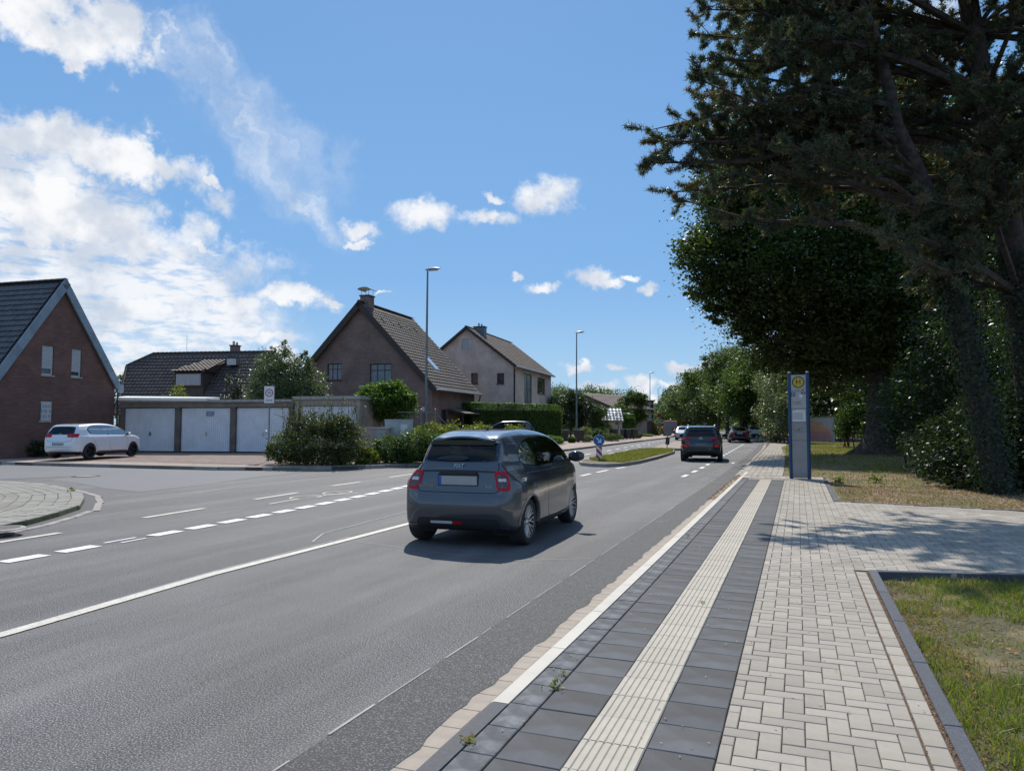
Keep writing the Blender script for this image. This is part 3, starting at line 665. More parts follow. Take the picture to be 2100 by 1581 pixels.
# ================================================================== BUILDINGS
m_brickA = None
def brickmat(name, c1, c2, mortar, bw=.25, bh=.075, ms=.012, rough=.9):
    m = bpy.data.materials.new(name); m.use_nodes = True; t = NT(m.node_tree); t.N.clear()
    o = t.n('ShaderNodeOutputMaterial'); b = t.n('ShaderNodeBsdfPrincipled'); t.L.new(b.outputs[0], o.inputs[0])
    tcn = t.n('ShaderNodeTexCoord'); sp = t.n('ShaderNodeSeparateXYZ'); t.L.new(tcn.outputs['Object'], sp.inputs[0])
    cb = t.n('ShaderNodeCombineXYZ'); t.L.new(t.math('ADD', sp.outputs[0], sp.outputs[1]), cb.inputs[0]); t.L.new(sp.outputs[2], cb.inputs[1])
    br = t.n('ShaderNodeTexBrick'); t.L.new(cb.outputs[0], br.inputs['Vector']); br.inputs['Scale'].default_value = 1
    br.inputs['Brick Width'].default_value = bw; br.inputs['Row Height'].default_value = bh; br.inputs['Mortar Size'].default_value = ms; br.inputs['Mortar Smooth'].default_value = .2
    br.inputs['Color1'].default_value = c4(c1); br.inputs['Color2'].default_value = c4(c2); br.inputs['Mortar'].default_value = c4(mortar)
    k = t.ramp(t.noise(tcn.outputs['Object'], .8, 4, .6), .3, .7, .82, 1.15)
    vm = t.n('ShaderNodeVectorMath', operation='SCALE'); t.L.new(br.outputs[0], vm.inputs[0]); t.put(vm.inputs['Scale'], k); t.L.new(vm.outputs[0], b.inputs['Base Color'])
    b.inputs['Roughness'].default_value = rough; bp = t.n('ShaderNodeBump'); bp.inputs['Distance'].default_value = .008; bp.invert = True; t.L.new(br.outputs['Fac'], bp.inputs['Height']); t.L.new(bp.outputs[0], b.inputs['Normal'])
    return m
b_red = brickmat('dark red brick', (.20, .095, .075), (.14, .066, .056), (.13, .10, .085))
b_brown = brickmat('brown brick', (.27, .165, .135), (.19, .115, .10), (.20, .165, .145))
b_pale = brickmat('pale brick', (.80, .66, .57), (.70, .58, .50), (.42, .35, .31), ms=.016)
m_tileA = M('anthracite roof tile', (.085, .083, .085), rough=.55, var=.2, scale=3, rnd=.22)
m_tileB = M('dark brown roof tile', (.078, .060, .052), rough=.72, var=.2, scale=3, rnd=.22)
m_tileC = M('brown concrete tile', (.125, .098, .082), rough=.8, var=.25, scale=2, rnd=.2, col2=(.09, .08, .07), c2scale=1.2)
m_tileD = M('greybrown roof tile', (.15, .115, .095), rough=.8, var=.25, scale=2, rnd=.2)
m_verge = M('blue grey slate verge', (.20, .26, .31), rough=.55, var=.15, scale=5, rnd=.1)
m_darkwood = M('dark brown wood', (.045, .032, .026), rough=.7, var=.2, scale=12)
m_frame = M('white window frame', (.62, .64, .66), rough=.45, var=.04)
m_frdark = M('brown window frame', (.05, .04, .035), rough=.5, var=.1)
m_shut = M('grey roller shutter', (.42, .44, .46), rough=.5, var=.05)
m_pane = M('window pane', (.035, .04, .048), rough=.06, var=.02, spec=1.0, coat=.6)
m_curt = M('net curtain behind glass', (.19, .22, .25), rough=.35, var=.2, scale=6, coat=.8)
m_conc = M('garage concrete', (.30, .265, .235), rough=.9, var=.22, scale=1.6, bump=.004, bscale=40)
m_gdoor = M('blue white garage door', (.70, .73, .77), rough=.5, var=.07, scale=2)
m_white = M('white sheet', (.78, .78, .76), rough=.5, var=.06)
m_zinc = M('zinc', (.42, .43, .43), rough=.35, metal=.8, var=.15)
m_galv = M('galvanised steel', (.20, .215, .22), rough=.55, metal=.4, var=.15, scale=6)
m_black = M('black plastic', (.018, .018, .02), rough=.55, var=.1)
m_plinth = M('render plaster', (.40, .37, .33), rough=.95, var=.12, scale=2)

class Frame:
    """vertical facade frame: O origin on ground, X along the facade, Y into the building"""
    def __init__(s, A, Rr):
        s.A = Vector((A.x, A.y, 0)); s.X = Vector((Rr.x - A.x, Rr.y - A.y, 0)); s.w = s.X.length; s.X.normalize(); s.Y = Vector((-s.X.y, s.X.x, 0)); s.rz = math.atan2(s.X.y, s.X.x)
    def at(s, px, py, yoff=0):               # surveyed point on the facade plane -> local x, z
        d, f = ray(px, py); o = Vector((0, 0, EYE)); P0 = s.A + s.Y * yoff; n_ = s.Y
        t = (P0 - o).dot(n_) / d.dot(n_); P = o + d * t; q = P - s.A; return q.dot(s.X), P.z
    def side(s, px, py, xoff):               # point on the side wall x = xoff -> local y, z
        d, f = ray(px, py); o = Vector((0, 0, EYE)); P0 = s.A + s.X * xoff; t = (P0 - o).dot(s.X) / d.dot(s.X); P = o + d * t; q = P - s.A; return q.dot(s.Y), P.z
def wall(name, outer, holes, M_, mat, parent, dep=.12, th=.3):
    """facade in local x,z with real openings; M_ maps (x, 0, z) -> local"""
    m = MB(); loops = [outer] + holes; flat = [p for l in loops for p in l]
    tris = tessellate_polygon([[Vector((p[0], p[1], 0)) for p in l] for l in loops])
    m.add([M_ @ Vector((p[0], 0, p[1])) for p in flat], [tuple(t) for t in tris])
    for h in holes:
        n_ = len(h); m.add([M_ @ Vector((p[0], 0, p[1])) for p in h] + [M_ @ Vector((p[0], dep, p[1])) for p in h], [(i, (i + 1) % n_, n_ + (i + 1) % n_, n_ + i) for i in range(n_)])
    return m.build(name, mat, parent)
def rect(a, b): return [(a[0], a[1]), (b[0], a[1]), (b[0], b[1]), (a[0], b[1])]
def window(parent, M_, x0, x1, z0, z1, fr=m_frame, pane=m_pane, dep=.08, bars=1, shutter=0., sill=True, hbar=None, wfr=.06):
    if x0 > x1: x0, x1 = x1, x0
    m = MB()
    for a in ((x0, x0 + wfr, z0, z1), (x1 - wfr, x1, z0, z1), (x0 + wfr, x1 - wfr, z0, z0 + wfr), (x0 + wfr, x1 - wfr, z1 - wfr, z1)): m.box(a[0], a[1], dep, dep + .07, a[2], a[3], M_)
    for k in range(1, bars): x = x0 + (x1 - x0) * k / bars; m.box(x - .025, x + .025, dep + .002, dep + .06, z0 + wfr, z1 - wfr, M_)
    if hbar: z = z0 + (z1 - z0) * hbar; m.box(x0 + wfr, x1 - wfr, dep + .004, dep + .055, z - .025, z + .025, M_)
    w_ = m.build('window', fr, parent)
    MB().box(x0 + wfr * .7, x1 - wfr * .7, dep + .03, dep + .045, z0 + wfr * .7, z1 - wfr * .7, M_).build('pane', pane, w_)
    if shutter:
        zb = z1 - (z1 - z0) * shutter; m = MB(); n_ = max(3, int((z1 - zb) / .06))
        for k in range(n_): za = zb + (z1 - zb) * k / n_; zc = zb + (z1 - zb) * (k + .88) / n_; m.box(x0 + .02, x1 - .02, dep - .04, dep - .015, za, zc, M_)
        m.build('shutter', m_shut, w_)
    if sill: MB().box(x0 - .05, x1 + .05, -.05, dep, z0 - .07, z0 - .01, M_).build('sill', m_plinth if fr is m_frame else m_frdark, w_)
    return w_
def tile_arrays(w_, l_, amp=.028, lip=.062):
    xs = np.array([-.5, -.3, -.1, .12, .34, .5]) * w_; zs = np.array([.35, 1, .35, -.3, -.1, .35]) * amp
    V = []
    for x, z in zip(xs, zs): V.append((x, 0, z + lip))
    for x, z in zip(xs, zs): V.append((x, l_, z + .008))
    for x, z in zip(xs, zs): V.append((x, 0, z + lip - .035))
    Fc = [(i, i + 1, 7 + i, 6 + i) for i in range(5)] + [(12 + i, 13 + i, i + 1, i) for i in range(5)]
    return np.array(V), Fc
def tiles(parent, O, U, Sv, W, Ls, mat, tw=.30, tl=.335, clip=None, nind=0, skip=(), name='roof_tile'):
    """pantiles on the slope: O lower left corner, U along the eaves, Sv up the slope (local vectors)"""
    U = Vector(U).normalized(); Sv = Vector(Sv).normalized(); N = U.cross(Sv); O = Vector(O)
    Va, Fa = tile_arrays(tw * 1.0, tl * 1.12); me = mesh_np(name, Va, Fa, mat, np.zeros(len(Va)))
    rows = int(Ls / tl); cols = int(W / tw); P = []
    for r_ in range(rows):
        for c_ in range(cols):
            u = (c_ + .5) * tw; s_ = r_ * tl
            if clip is not None and not inpoly(np.array([[u, s_ + tl / 2]]), clip)[0]: continue
            if any(a <= u <= b_ and c0 <= s_ + tl / 2 <= d0 for a, b_, c0, d0 in skip): continue
            P.append((u, s_))
    if nind:
        wm = parent.matrix_world if parent.parent is None else parent.parent.matrix_world
        P.sort(key=lambda q: ((wm @ (O + U * q[0] + Sv * q[1])) - cam.location).length)
    Rm = Matrix((U, Sv, N)).transposed().to_4x4(); mm = MB()
    for k, (u, s_) in enumerate(P):
        o_ = O + U * u + Sv * s_
        if k < nind:
            ob = link(name, me, parent); ob.matrix_local = T(*o_) @ Rm
        else:
            Mx = T(*o_) @ Rm; mm.add([Mx @ Vector(v) for v in Va], Fa, random.random())
    if mm.n: ob = mm.build('roof_tiling', mat, parent, rnd=True); ob['kind'] = 'stuff'
def slab(m, a, b, c, d, th):
    """thick quad, thickness downward along its normal"""
    a, b, c, d = map(Vector, (a, b, c, d)); n_ = (b - a).cross(d - a).normalized()
    if n_.z < 0: n_ = -n_
    V = [a, b, c, d] + [p - n_ * th for p in (a, b, c, d)]
    m.add(V, [(0, 1, 2, 3), (7, 6, 5, 4), (0, 4, 5, 1), (1, 5, 6, 2), (2, 6, 7, 3), (3, 7, 4, 0)])

def gable_house(label, Apx, Rpx, L, ze, zr, mw, mt, verge_mat, base=.13, oh=.4, vo=.3, gwin=(), vw=.22, nind=(0, 0), sides=(1, -1), swin=(), name='house', vth=.05, skipR=()):
    A = C(Apx[0], 871, Apx[1]); Rr = C(Rpx[0], 871, Rpx[1]); f = Frame(A, Rr); hw = f.w
    h = thing(name, label, 'house', (A.x, A.y, 0), f.rz); bpy.context.view_layer.update()
    sl_ = (zr - ze) / hw; wx = hw - oh; zw = ze + sl_ * oh - .12; zt = zr - .15
    holes = []; I4 = Matrix.Identity(4)
    for g in gwin:
        a = f.at(g[0], g[3], vo); b_ = f.at(g[2], g[1], vo); holes.append(rect((a[0], a[1]), (b_[0], b_[1])))
    Mg = T(0, vo, 0)
    wall('gable_wall', [(-wx, base - .1), (wx, base - .1), (wx, zw), (0, zt), (-wx, zw)], holes, Mg, mw, h)
    for g, ho in zip(gwin, holes): window(h, Mg, ho[0][0], ho[1][0], ho[0][1], ho[2][1], **g[4])
    # side wall on the right, its plane x = wx ; map (u,0,w): u along y
    Ms = T(wx, 0, 0) @ Matrix.Rotation(math.pi / 2, 4, 'Z'); sh = []
    for g in swin:
        a = f.side(g[0], g[3], wx); b_ = f.side(g[2], g[1], wx); sh.append(rect((a[0], a[1]), (b_[0], b_[1])))
    wall('side_wall', [(vo, base - .1), (L - vo, base - .1), (L - vo, zw), (vo, zw)], sh, Ms, mw, h)
    for g, ho in zip(swin, sh): window(h, Ms, ho[0][0], ho[1][0], ho[0][1], ho[2][1], **g[4])
    m = MB(); m.add([(-wx, vo, base - .1), (-wx, L - vo, base - .1), (-wx, L - vo, zw), (-wx, vo, zw)], [(0, 1, 2, 3)])
    m.add([(-wx, L - vo, base - .1), (wx, L - vo, base - .1), (wx, L - vo, zw), (0, L - vo, zt), (-wx, L - vo, zw)], [(0, 1, 2, 3, 4)]); m.build('rear_walls', mw, h)
    m = MB(); slab(m, (0, 0, zr), (hw, 0, ze), (hw, L, ze), (0, L, zr), .14); slab(m, (-hw, 0, ze), (0, 0, zr), (0, L, zr), (-hw, L, ze), .14); roof = m.build('roof', m_darkwood, h)
    Ls = math.hypot(hw, zr - ze)
    if 1 in sides: tiles(roof, (hw, 0, ze), (0, 1, 0), (-hw, 0, zr - ze), L, Ls, mt, nind=nind[0], skip=skipR)
    if -1 in sides: tiles(roof, (-hw, L, ze), (0, -1, 0), (hw, 0, zr - ze), L, Ls, mt, nind=nind[1])
    for s_ in (-1, 1):                        # verge boards / slates
        n_ = int(Ls / .45); vb = MB()
        for k in range(n_):
            a = Vector((s_ * hw * (1 - k / n_), 0, ze + (zr - ze) * k / n_)); b_ = Vector((s_ * hw * (1 - (k + 1) / n_), 0, ze + (zr - ze) * (k + 1) / n_))
            up = Vector((s_ * (zr - ze), 0, hw)).normalized(); y0 = -vth - .004 * (k % 2)
            V = [a + up * .06, b_ + up * .06, b_ - up * vw, a - up * vw]; V = [Vector((p.x, y0, p.z)) for p in V] + [Vector((p.x, .02, p.z)) for p in V]
            vb.add(V, [(0, 1, 2, 3), (7, 6, 5, 4), (0, 4, 5, 1), (1, 5, 6, 2), (2, 6, 7, 3), (3, 7, 4, 0)], random.random())
            # top edge
        vb.build('verge', verge_mat, h, rnd=True)
    m = MB(); nr = int(L / .35)
    for k in range(nr):
        y0 = L * k / nr; pr = [(.15 * math.cos(t), .09 * math.sin(t)) for t in np.linspace(0, math.pi, 6)]
        V = [(x, y0, zr + z + .02) for x, z in pr] + [(x * .93, y0 + L / nr + .03, zr + z * .93 + .02) for x, z in pr]; m.add(V, [(i, i + 1, 7 + i, 6 + i) for i in range(5)] + [tuple(range(6))], random.random())
    m.build('ridge_tiles', mt, h, rnd=True)
    for s_ in (1, -1): MB().tube([(s_ * (hw + .06), 0, ze - .05), (s_ * (hw + .06), L, ze - .05)], .07, 8).build('gutter', m_zinc, h)
    return h, f, dict(hw=hw, wx=wx, ze=ze, zr=zr, L=L, roof=roof, Ls=Ls)
def chimney(h, x, y, z0, z1, w_, d_, mat, cap='plate'):
    c = MB().box(x - w_ / 2, x + w_ / 2, y - d_ / 2, y + d_ / 2, z0, z1).build('chimney', mat, h)
    MB().box(x - w_ / 2 - .06, x + w_ / 2 + .06, y - d_ / 2 - .06, y + d_ / 2 + .06, z1, z1 + .07).build('chimney_cap', m_darkwood, c)
    if cap == 'hood':
        m = MB()
        for sx in (-1, 1):
            for sy in (-1, 1): m.tube([(x + sx * w_ * .42, y + sy * d_ * .42, z1 + .07), (x + sx * w_ * .42, y + sy * d_ * .42, z1 + .5)], .015, 5)
        m.build('stay', m_galv, c); pr = [(w_ * .72 * math.cos(t), .16 * math.sin(t)) for t in np.linspace(0, math.pi, 9)]
        V = [(x + a, y - d_ * .7, z1 + .45 + b_) for a, b_ in pr] + [(x + a, y + d_ * .7, z1 + .45 + b_) for a, b_ in pr]
        V += [(x + a * .95, y - d_ * .7, z1 + .43 + b_ * .9) for a, b_ in pr] + [(x + a * .95, y + d_ * .7, z1 + .43 + b_ * .9) for a, b_ in pr]
        MB().add(V, [(i, i + 1, 10 + i, 9 + i) for i in range(8)] + [(18 + i, 27 + i, 28 + i, 19 + i) for i in range(8)] + [(i, 18 + i, 19 + i, i + 1) for i in range(8)]).build('hood', m_zinc, c)
    else:
        MB().tube([(x - .12, y, z1 + .07), (x - .12, y, z1 + .38)], .09, 10).tube([(x + .14, y, z1 + .07), (x + .14, y, z1 + .3)], .08, 10).build('flue', m_zinc, c)

# --- house A, dark red brick, far left
hA, fA, dA = gable_house('dark red brick gable house with blue grey verge behind the white hatchback', (125, 34.2), (243, 37.5), 9.5, 3.6, 8.4, b_red, m_tileA, m_verge,
    base=.2, oh=.18, vo=.12, vw=.30, nind=(0, 290), sides=(-1,), vth=.06,
    gwin=[(85, 711, 111, 768, dict(shutter=.78)), (146, 718, 168, 772, dict(shutter=.82)), (81, 824, 103, 863, dict(bars=1, pane=m_curt))])
m = MB(); a = fA.at(81, 863, .12); b_ = fA.at(103, 824, .12)   # lattice grille over the lower window
for k in range(5):
    xa = a[0] + (b_[0] - a[0]) * k / 4; xb = a[0] + (b_[0] - a[0]) * min(4, k + .5) / 4; xc = a[0] + (b_[0] - a[0]) * max(0, k - .5) / 4
    for z0, z1 in ((a[1], (a[1] + b_[1]) / 2), ((a[1] + b_[1]) / 2, b_[1])):
        m.tube([(xa, .05, z0), (xb, .05, z1)], .012, 4); m.tube([(xa, .05, z0), (xc, .05, z1)], .012, 4); m.tube([(xb, .05, z0), (xa, .05, z1)], .012, 4); m.tube([(xc, .05, z0), (xa, .05, z1)], .012, 4)
for z in (a[1] + .03, b_[1] - .03): m.tube([(a[0], .05, z), (b_[0], .05, z)], .015, 4)
m.build('window_grille', m_frame, hA)
MB().tube([(-dA['hw'] * .52, 2.2, 5.6), (-dA['hw'] * .52, 2.2, 6.35)], .05, 8).build('vent_pipe', m_black, hA)
MB().box(dA['hw'] - .15, dA['hw'] + .22, -.05, .12, dA['ze'] - .35, dA['ze'] + .05).build('eaves_box', m_verge, hA)
MB().tube([(dA['hw'] + .02, .02, dA['ze'] - .1), (dA['hw'] - .1, .0, dA['ze'] - .35), (dA['hw'] - .1, .02, .2)], .045, 8).build('downpipe', m_darkwood, hA)

# --- house C, brown brick with the steep brown roof
wk = dict(fr=m_frdark, pane=m_curt, bars=3, hbar=.66)
hC, fC, dC = gable_house('brown brick gable house with steep brown tiled roof and hooded chimney', (733, 49.66), (894, 48.0), 8.9, 3.97, 10.04, b_brown, m_tileC, m_darkwood,
    base=.15, oh=.42, vo=.28, vw=.34, nind=(298, 0), sides=(1, -1), gwin=[(671, 745, 701, 780, wk), (758, 745, 803, 786, wk)],
    swin=[(905, 840, 917, 893, dict(fr=m_frdark, pane=m_black))], skipR=[(3.1, 4.0, 2.0, 3.35)])
chimney(hC, .1, 1.0, 8.9, 10.5, .66, .8, b_brown, 'hood')
U = Vector((-dC['hw'], 0, dC['zr'] - dC['ze'])).normalized(); O = Vector((dC['hw'], 0, dC['ze'])); N_ = Vector((0, 1, 0)).cross(U)
if N_.z < 0: N_ = -N_
Mx = Matrix((Vector((0, 1, 0)), U, N_)).transposed().to_4x4(); Mx.translation = O
sk = MB().box(3.12, 3.98, 2.02, 3.33, -.05, .06, Mx).build('roof_window', m_zinc, hC); MB().box(3.2, 3.9, 2.1, 3.25, .055, .075, Mx).build('pane', M('skylight glass', (.45, .52, .6), rough=.08, spec=1, coat=1), sk)
for k in range(5): MB().box(1.2 + k * 1.35, 1.42 + k * 1.35, 6.5, 6.85, .02, .1, Mx).build('vent_tile', m_tileC, hC)
# half timbered porch on its right side
x = dC['wx']; y0, _ = fC.side(920, 850, x); y1, _ = fC.side(962, 850, x)
m = MB(); m.box(x + 1.0, x + 1.1, y0, y0 + .1, .15, 2.35); m.box(x + 1.0, x + 1.1, y1 - .1, y1, .15, 2.35); m.box(x + 1.0, x + 1.1, (y0 + y1) / 2, (y0 + y1) / 2 + .1, .15, 2.3); m.box(x, x + 1.12, y0 - .06, y0 + .06, 2.3, 2.42); m.box(x + .99, x + 1.12, y0 + .06, y1, 2.3, 2.42)
m.tube([(x + 1.05, y0 + .6, .3), (x + 1.05, y1 - .3, 2.2)], .05, 4); m.build('porch_timber', m_darkwood, hC)
m = MB(); slab(m, (x, y0 - .25, 2.75), (x + 1.35, y0 - .25, 2.42), (x + 1.35, y1 + .25, 2.42), (x, y1 + .25, 2.75), .08); m.build('porch_roof', m_tileC, hC)
MB().tube([(dC['hw'] + .05, 8.6, dC['ze'] - .1), (dC['hw'] + .0, 8.7, dC['ze'] - .35), (x + .08, 8.75, dC['ze'] - 1.1), (x + .08, 8.75, .2)], .05, 7).build('downpipe', m_darkwood, hC)
# lean-to with red lower wall beside it, seen above the fourth garage
p = C(670, 840, 44); lt = thing('lean_to', 'low lean-to roof with red fascia between the fourth garage and the brown house', 'lean-to', (p.x, p.y, 0), fC.rz)
m = MB(); slab(m, (-1.2, 0, 3.35), (2.9, 0, 2.6), (2.9, 3, 2.6), (-1.2, 3, 3.35), .1); m.build('roof', m_verge, lt); MB().box(-1.1, 2.8, .1, 2.9, .1, 2.55).build('wall', M('dark red cladding', (.16, .03, .025), rough=.6), lt)

# --- house D, pale brick
wk2 = dict(fr=m_frdark, pane=m_pane, dep=.12)
hD, fD, dD = gable_house('two storey pale brick gable house with grey brown roof beyond the brown one', (955, 61.28), (1058.5, 60.0), 13.4, 6.44, 9.85, b_pale, m_tileD, m_darkwood,
    base=.15, oh=.3, vo=.2, vw=.16, sides=(1, -1), gwin=[(947, 695, 962, 717, dict(fr=m_frdark, shutter=.97, sill=False)), (966, 765, 980, 787, wk2), (1019, 765, 1034, 787, wk2)],
    swin=[(1075, 769, 1091, 829, dict(fr=m_frdark, pane=m_curt, bars=2, hbar=.5)), (1102, 777, 1118, 806, dict(fr=m_frdark, bars=2))])
chimney(hD, .45, 2.3, 8.7, 10.05, .95, .7, M('slate clad chimney', (.12, .15, .17), rough=.6), 'flue')
MB().tube([(dD['wx'] + .06, .35, .3), (dD['wx'] + .06, .35, 6.2)], .06, 8).build('downpipe', m_darkwood, hD)

# --- house B, low dark roof behind the garages
A = C(300, 871, 50.5); Rr = C(590, 871, 49.0); fB = Frame(A, Rr); hB = thing('house', 'low house with dark half hipped roof and a dormer behind the garages', 'house', (A.x, A.y, 0), fB.rz)
bpy.context.view_layer.update()
def sB(px, py, yo): return fB.at(px, py, yo)
zr = 6.95; ze = 2.3; yr = 4.2
xL, _ = sB(240, 800, 0); xr0, _ = sB(318, 717, yr); xr1 = sB(560, 717, yr)[0]; xR = sB(590, 800, 0)[0]; xh, zh = sB(258, 750, 3.1)
m = MB(); F_ = [(xL, 0, ze), (xR, 0, ze), (xr1, yr, zr), (xr0, yr, zr), (xh, yr * (zh - ze) / (zr - ze), zh)]
bk = [(xL, 2 * yr, ze), (xR, 2 * yr, ze), (xh, 2 * yr - yr * (zh - ze) / (zr - ze), zh)]
m.add(F_ + bk, [(0, 1, 2, 3, 4), (3, 2, 6, 5, 7), (3, 7, 4)]); roofB = m.build('roof', m_tileB, hB)
MB().add([(xL + .3, .3, 0), (xR - .3, .3, 0), (xR - .3, .3, ze + .2), (xL + .3, .3, ze + .2), (xL + .3, 8, 0), (xL + .3, 8, ze + .2), (xh + .25, 3.2, zh - .2), (xh + .25, 5.2, zh - .2), (xR - .3, 8, 0), (xR - .3, 8, ze)], [(0, 1, 2, 3), (0, 3, 6, 7, 5, 4), (1, 8, 9, 2)]).build('wall', b_brown, hB)
Sv = Vector((0, yr, zr - ze)); Ls = Sv.length; hh = lambda z: Ls * (z - ze) / (zr - ze)
dx0, dz0 = sB(357, 790, 1.2); dx1, dz1 = sB(417, 762, 1.2)
x00 = min(xL, xh) - .1
tiles(roofB, (x00, -.02, ze), (1, 0, 0), Sv, xR - x00, Ls, m_tileB, clip=[(xL - x00, 0), (xR - x00, 0), (xr1 - x00, Ls), (xr0 - x00, Ls), (xh - x00, hh(zh))], skip=[(dx0 - x00 + .1, dx1 - x00 + .3, 0, 3.0)])
# dormer
dy = 1.2; MB().box(dx0, dx1, dy, dy + 2.4, 3.0, dz1).build('dormer_wall', m_tileB, hB)
Md = T(0, dy - .14, 0); a = sB(363, 789, dy); b_ = sB(413, 767, dy); window(hB, Md, a[0], b_[0], a[1], b_[1], fr=m_frame, bars=2, shutter=.98, dep=.02)
m = MB(); zt = dz1 + 1.15; xm0 = dx0 + 1.05; m.add([(dx0 - .15, dy - .3, dz1), (dx1 + .15, dy - .3, dz1), (dx1 + .75, yr - .2, zt), (xm0 + .35, yr - .2, zt), (dx0 - .15, dy + 2.2, dz1), (dx1 + .15, dy + 1.6, dz1)], [(0, 1, 2, 3), (0, 3, 4), (1, 5, 2)]); dr = m.build('dormer_roof', m_tileB, hB)
v_ = Vector((0, yr - .2 - dy + .3, zt - dz1)); tiles(dr, (dx0 - .1, dy - .3, dz1 + .02), (1, 0, 0), v_, dx1 - dx0 + .5, v_.length, m_tileB, clip=[(0, 0), (dx1 - dx0 + .3, 0), (dx1 - dx0 + .9, v_.length), (1.2, v_.length)])
chimney(hB, sB(478, 715, yr)[0], yr + .3, 6.4, 7.45, .55, .5, b_brown, 'flue')
xs, zs = sB(479, 733, 3); 
MB().box(xs - .35, xs + .35, 2.72, 3.3, 5.9, 6.35).build('roof_window', m_zinc, hB)
MB().tube([(sB(383, 717, yr)[0], yr, zr), (sB(383, 717, yr)[0], yr, zr + 1.3)], .012, 5).build('aerial', m_galv, hB)
m = MB(); m.tube([(xL - .05, -.05, ze), (xh - .05, yr * (zh - ze) / (zr - ze), zh + .02), (xr0, yr, zr + .03)], .13, 6).build('hip_tiles', m_tileB, hB); m = MB()
for k in range(int((xr1 - xr0) / .35)): x = xr0 + k * .35; m.tube([(x, yr, zr + .02), (x + .34, yr, zr + .05)], .09, 6)
m.build('ridge_tiles', m_tileB, hB)

# --- garages
def corr_door(parent, x0, x1, z0, z1, y=.18):
    n_ = int((x1 - x0 - .1) / .11); m = MB(); p_ = (x1 - x0 - .1) / n_
    for k in range(n_): xa = x0 + .05 + k * p_; m.box(xa + .012, xa + p_ - .012, y - .02, y, z0 + .06, z1 - .05, ch=0)
    m.box(x0 + .05, x1 - .05, y, y + .03, z0 + .06, z1 - .05)
    m.box(x0, x0 + .05, y - .03, y + .03, z0, z1); m.box(x1 - .05, x1, y - .03, y + .03, z0, z1); m.box(x0 + .05, x1 - .05, y - .03, y + .03, z1 - .05, z1); m.box(x0 + .05, x1 - .05, y - .03, y + .03, z0, z0 + .06)
    d_ = m.build('garage_door', m_gdoor, parent); cx = (x0 + x1) / 2
    MB().box(cx - .05, cx + .05, y - .05, y - .02, z0 + .78, z0 + .98).tube([(cx - .07, y - .08, z0 + .86), (cx + .07, y - .08, z0 + .86)], .012, 5).build('handle', m_zinc, d_); return d_
A = C(248, 871, 37.8); Rr = C(598.5, 871, 36.3); f = Frame(A, Rr); zg = .24
gr = thing('garage_row', 'row of three concrete garages with pale blue ribbed doors', 'garages', (A.x, A.y, zg), f.rz)
posts = [f.at(px, 870)[0] for px in (248, 363, 476.5, 597.5)]; W_ = posts[-1]
ht = 2.62
m = MB()
for i, x in enumerate(posts): MB().box(x - .14 if i else x - .05, x + .14 if i < 3 else x + .05, 0, .3, 0, 2.25).build('pillar', M('weathered concrete', (.14, .12, .105), rough=.95, var=.3, scale=2), gr)
MB().box(-.05, W_ + .05, .02, .3, 2.25, ht - .12).build('lintel', M('lintel concrete', (.22, .195, .17), rough=.95, var=.25, scale=1.5), gr)
MB().box(-.05, W_ + .05, .3, 5.8, 0, ht - .12).build('garage_body', m_conc, gr)
MB().box(-.2, W_ + .06, -.14, 5.9, ht - .12, ht).build('roof_slab', M('roof edge', (.34, .33, .30), rough=.8, var=.2), gr)
xw = f.at(432, 820)[0]
m = MB(); slab(m, (-.35, -.42, ht + .13), (xw, -.42, ht + .08), (xw, .8, ht + .16), (-.35, .8, ht + .25), .15); m.build('roofing_sheet', m_white, gr)
for i in range(3): corr_door(gr, posts[i] + (.16 if i else .12), posts[i + 1] - .16, .02, 2.2)
xs, zs = f.at(428, 848); sg = MB().box(xs - .2, xs + .2, .10, .125, zs - zg - .11, zs - zg + .11).build('notice_plate', M('grey blue plate', (.16, .24, .36), rough=.5), gr)
m = MB()
for q in range(3): m.box(xs - .15 + .03 * q, xs + .14 - .04 * q, .095, .099, zs - zg + .05 - .055 * q, zs - zg + .065 - .055 * q)
m.build('notice_print', m_frame, sg)
A = C(604, 871, 35.9); Rr = C(737, 871, 35.3); f = Frame(A, Rr)
g4 = thing('garage', 'single concrete garage with ribbed door half hidden by the overgrown bush', 'garage', (A.x, A.y, zg), f.rz); W_ = f.w
MB().box(0, .2, 0, .3, 0, 2.3).box(W_ - .2, W_, 0, .3, 0, 2.3).box(0, W_, .01, .3, 2.3, 2.6).build('front_frame', m_conc, g4); MB().box(0, W_, .3, 6, 0, 2.6).build('garage_body', m_conc, g4)
MB().box(-.08, W_ + .08, -.1, 6.1, 2.6, 2.75).build('roof_slab', M('roof edge', (.34, .33, .30)), g4); corr_door(g4, .22, W_ - .22, .02, 2.27)
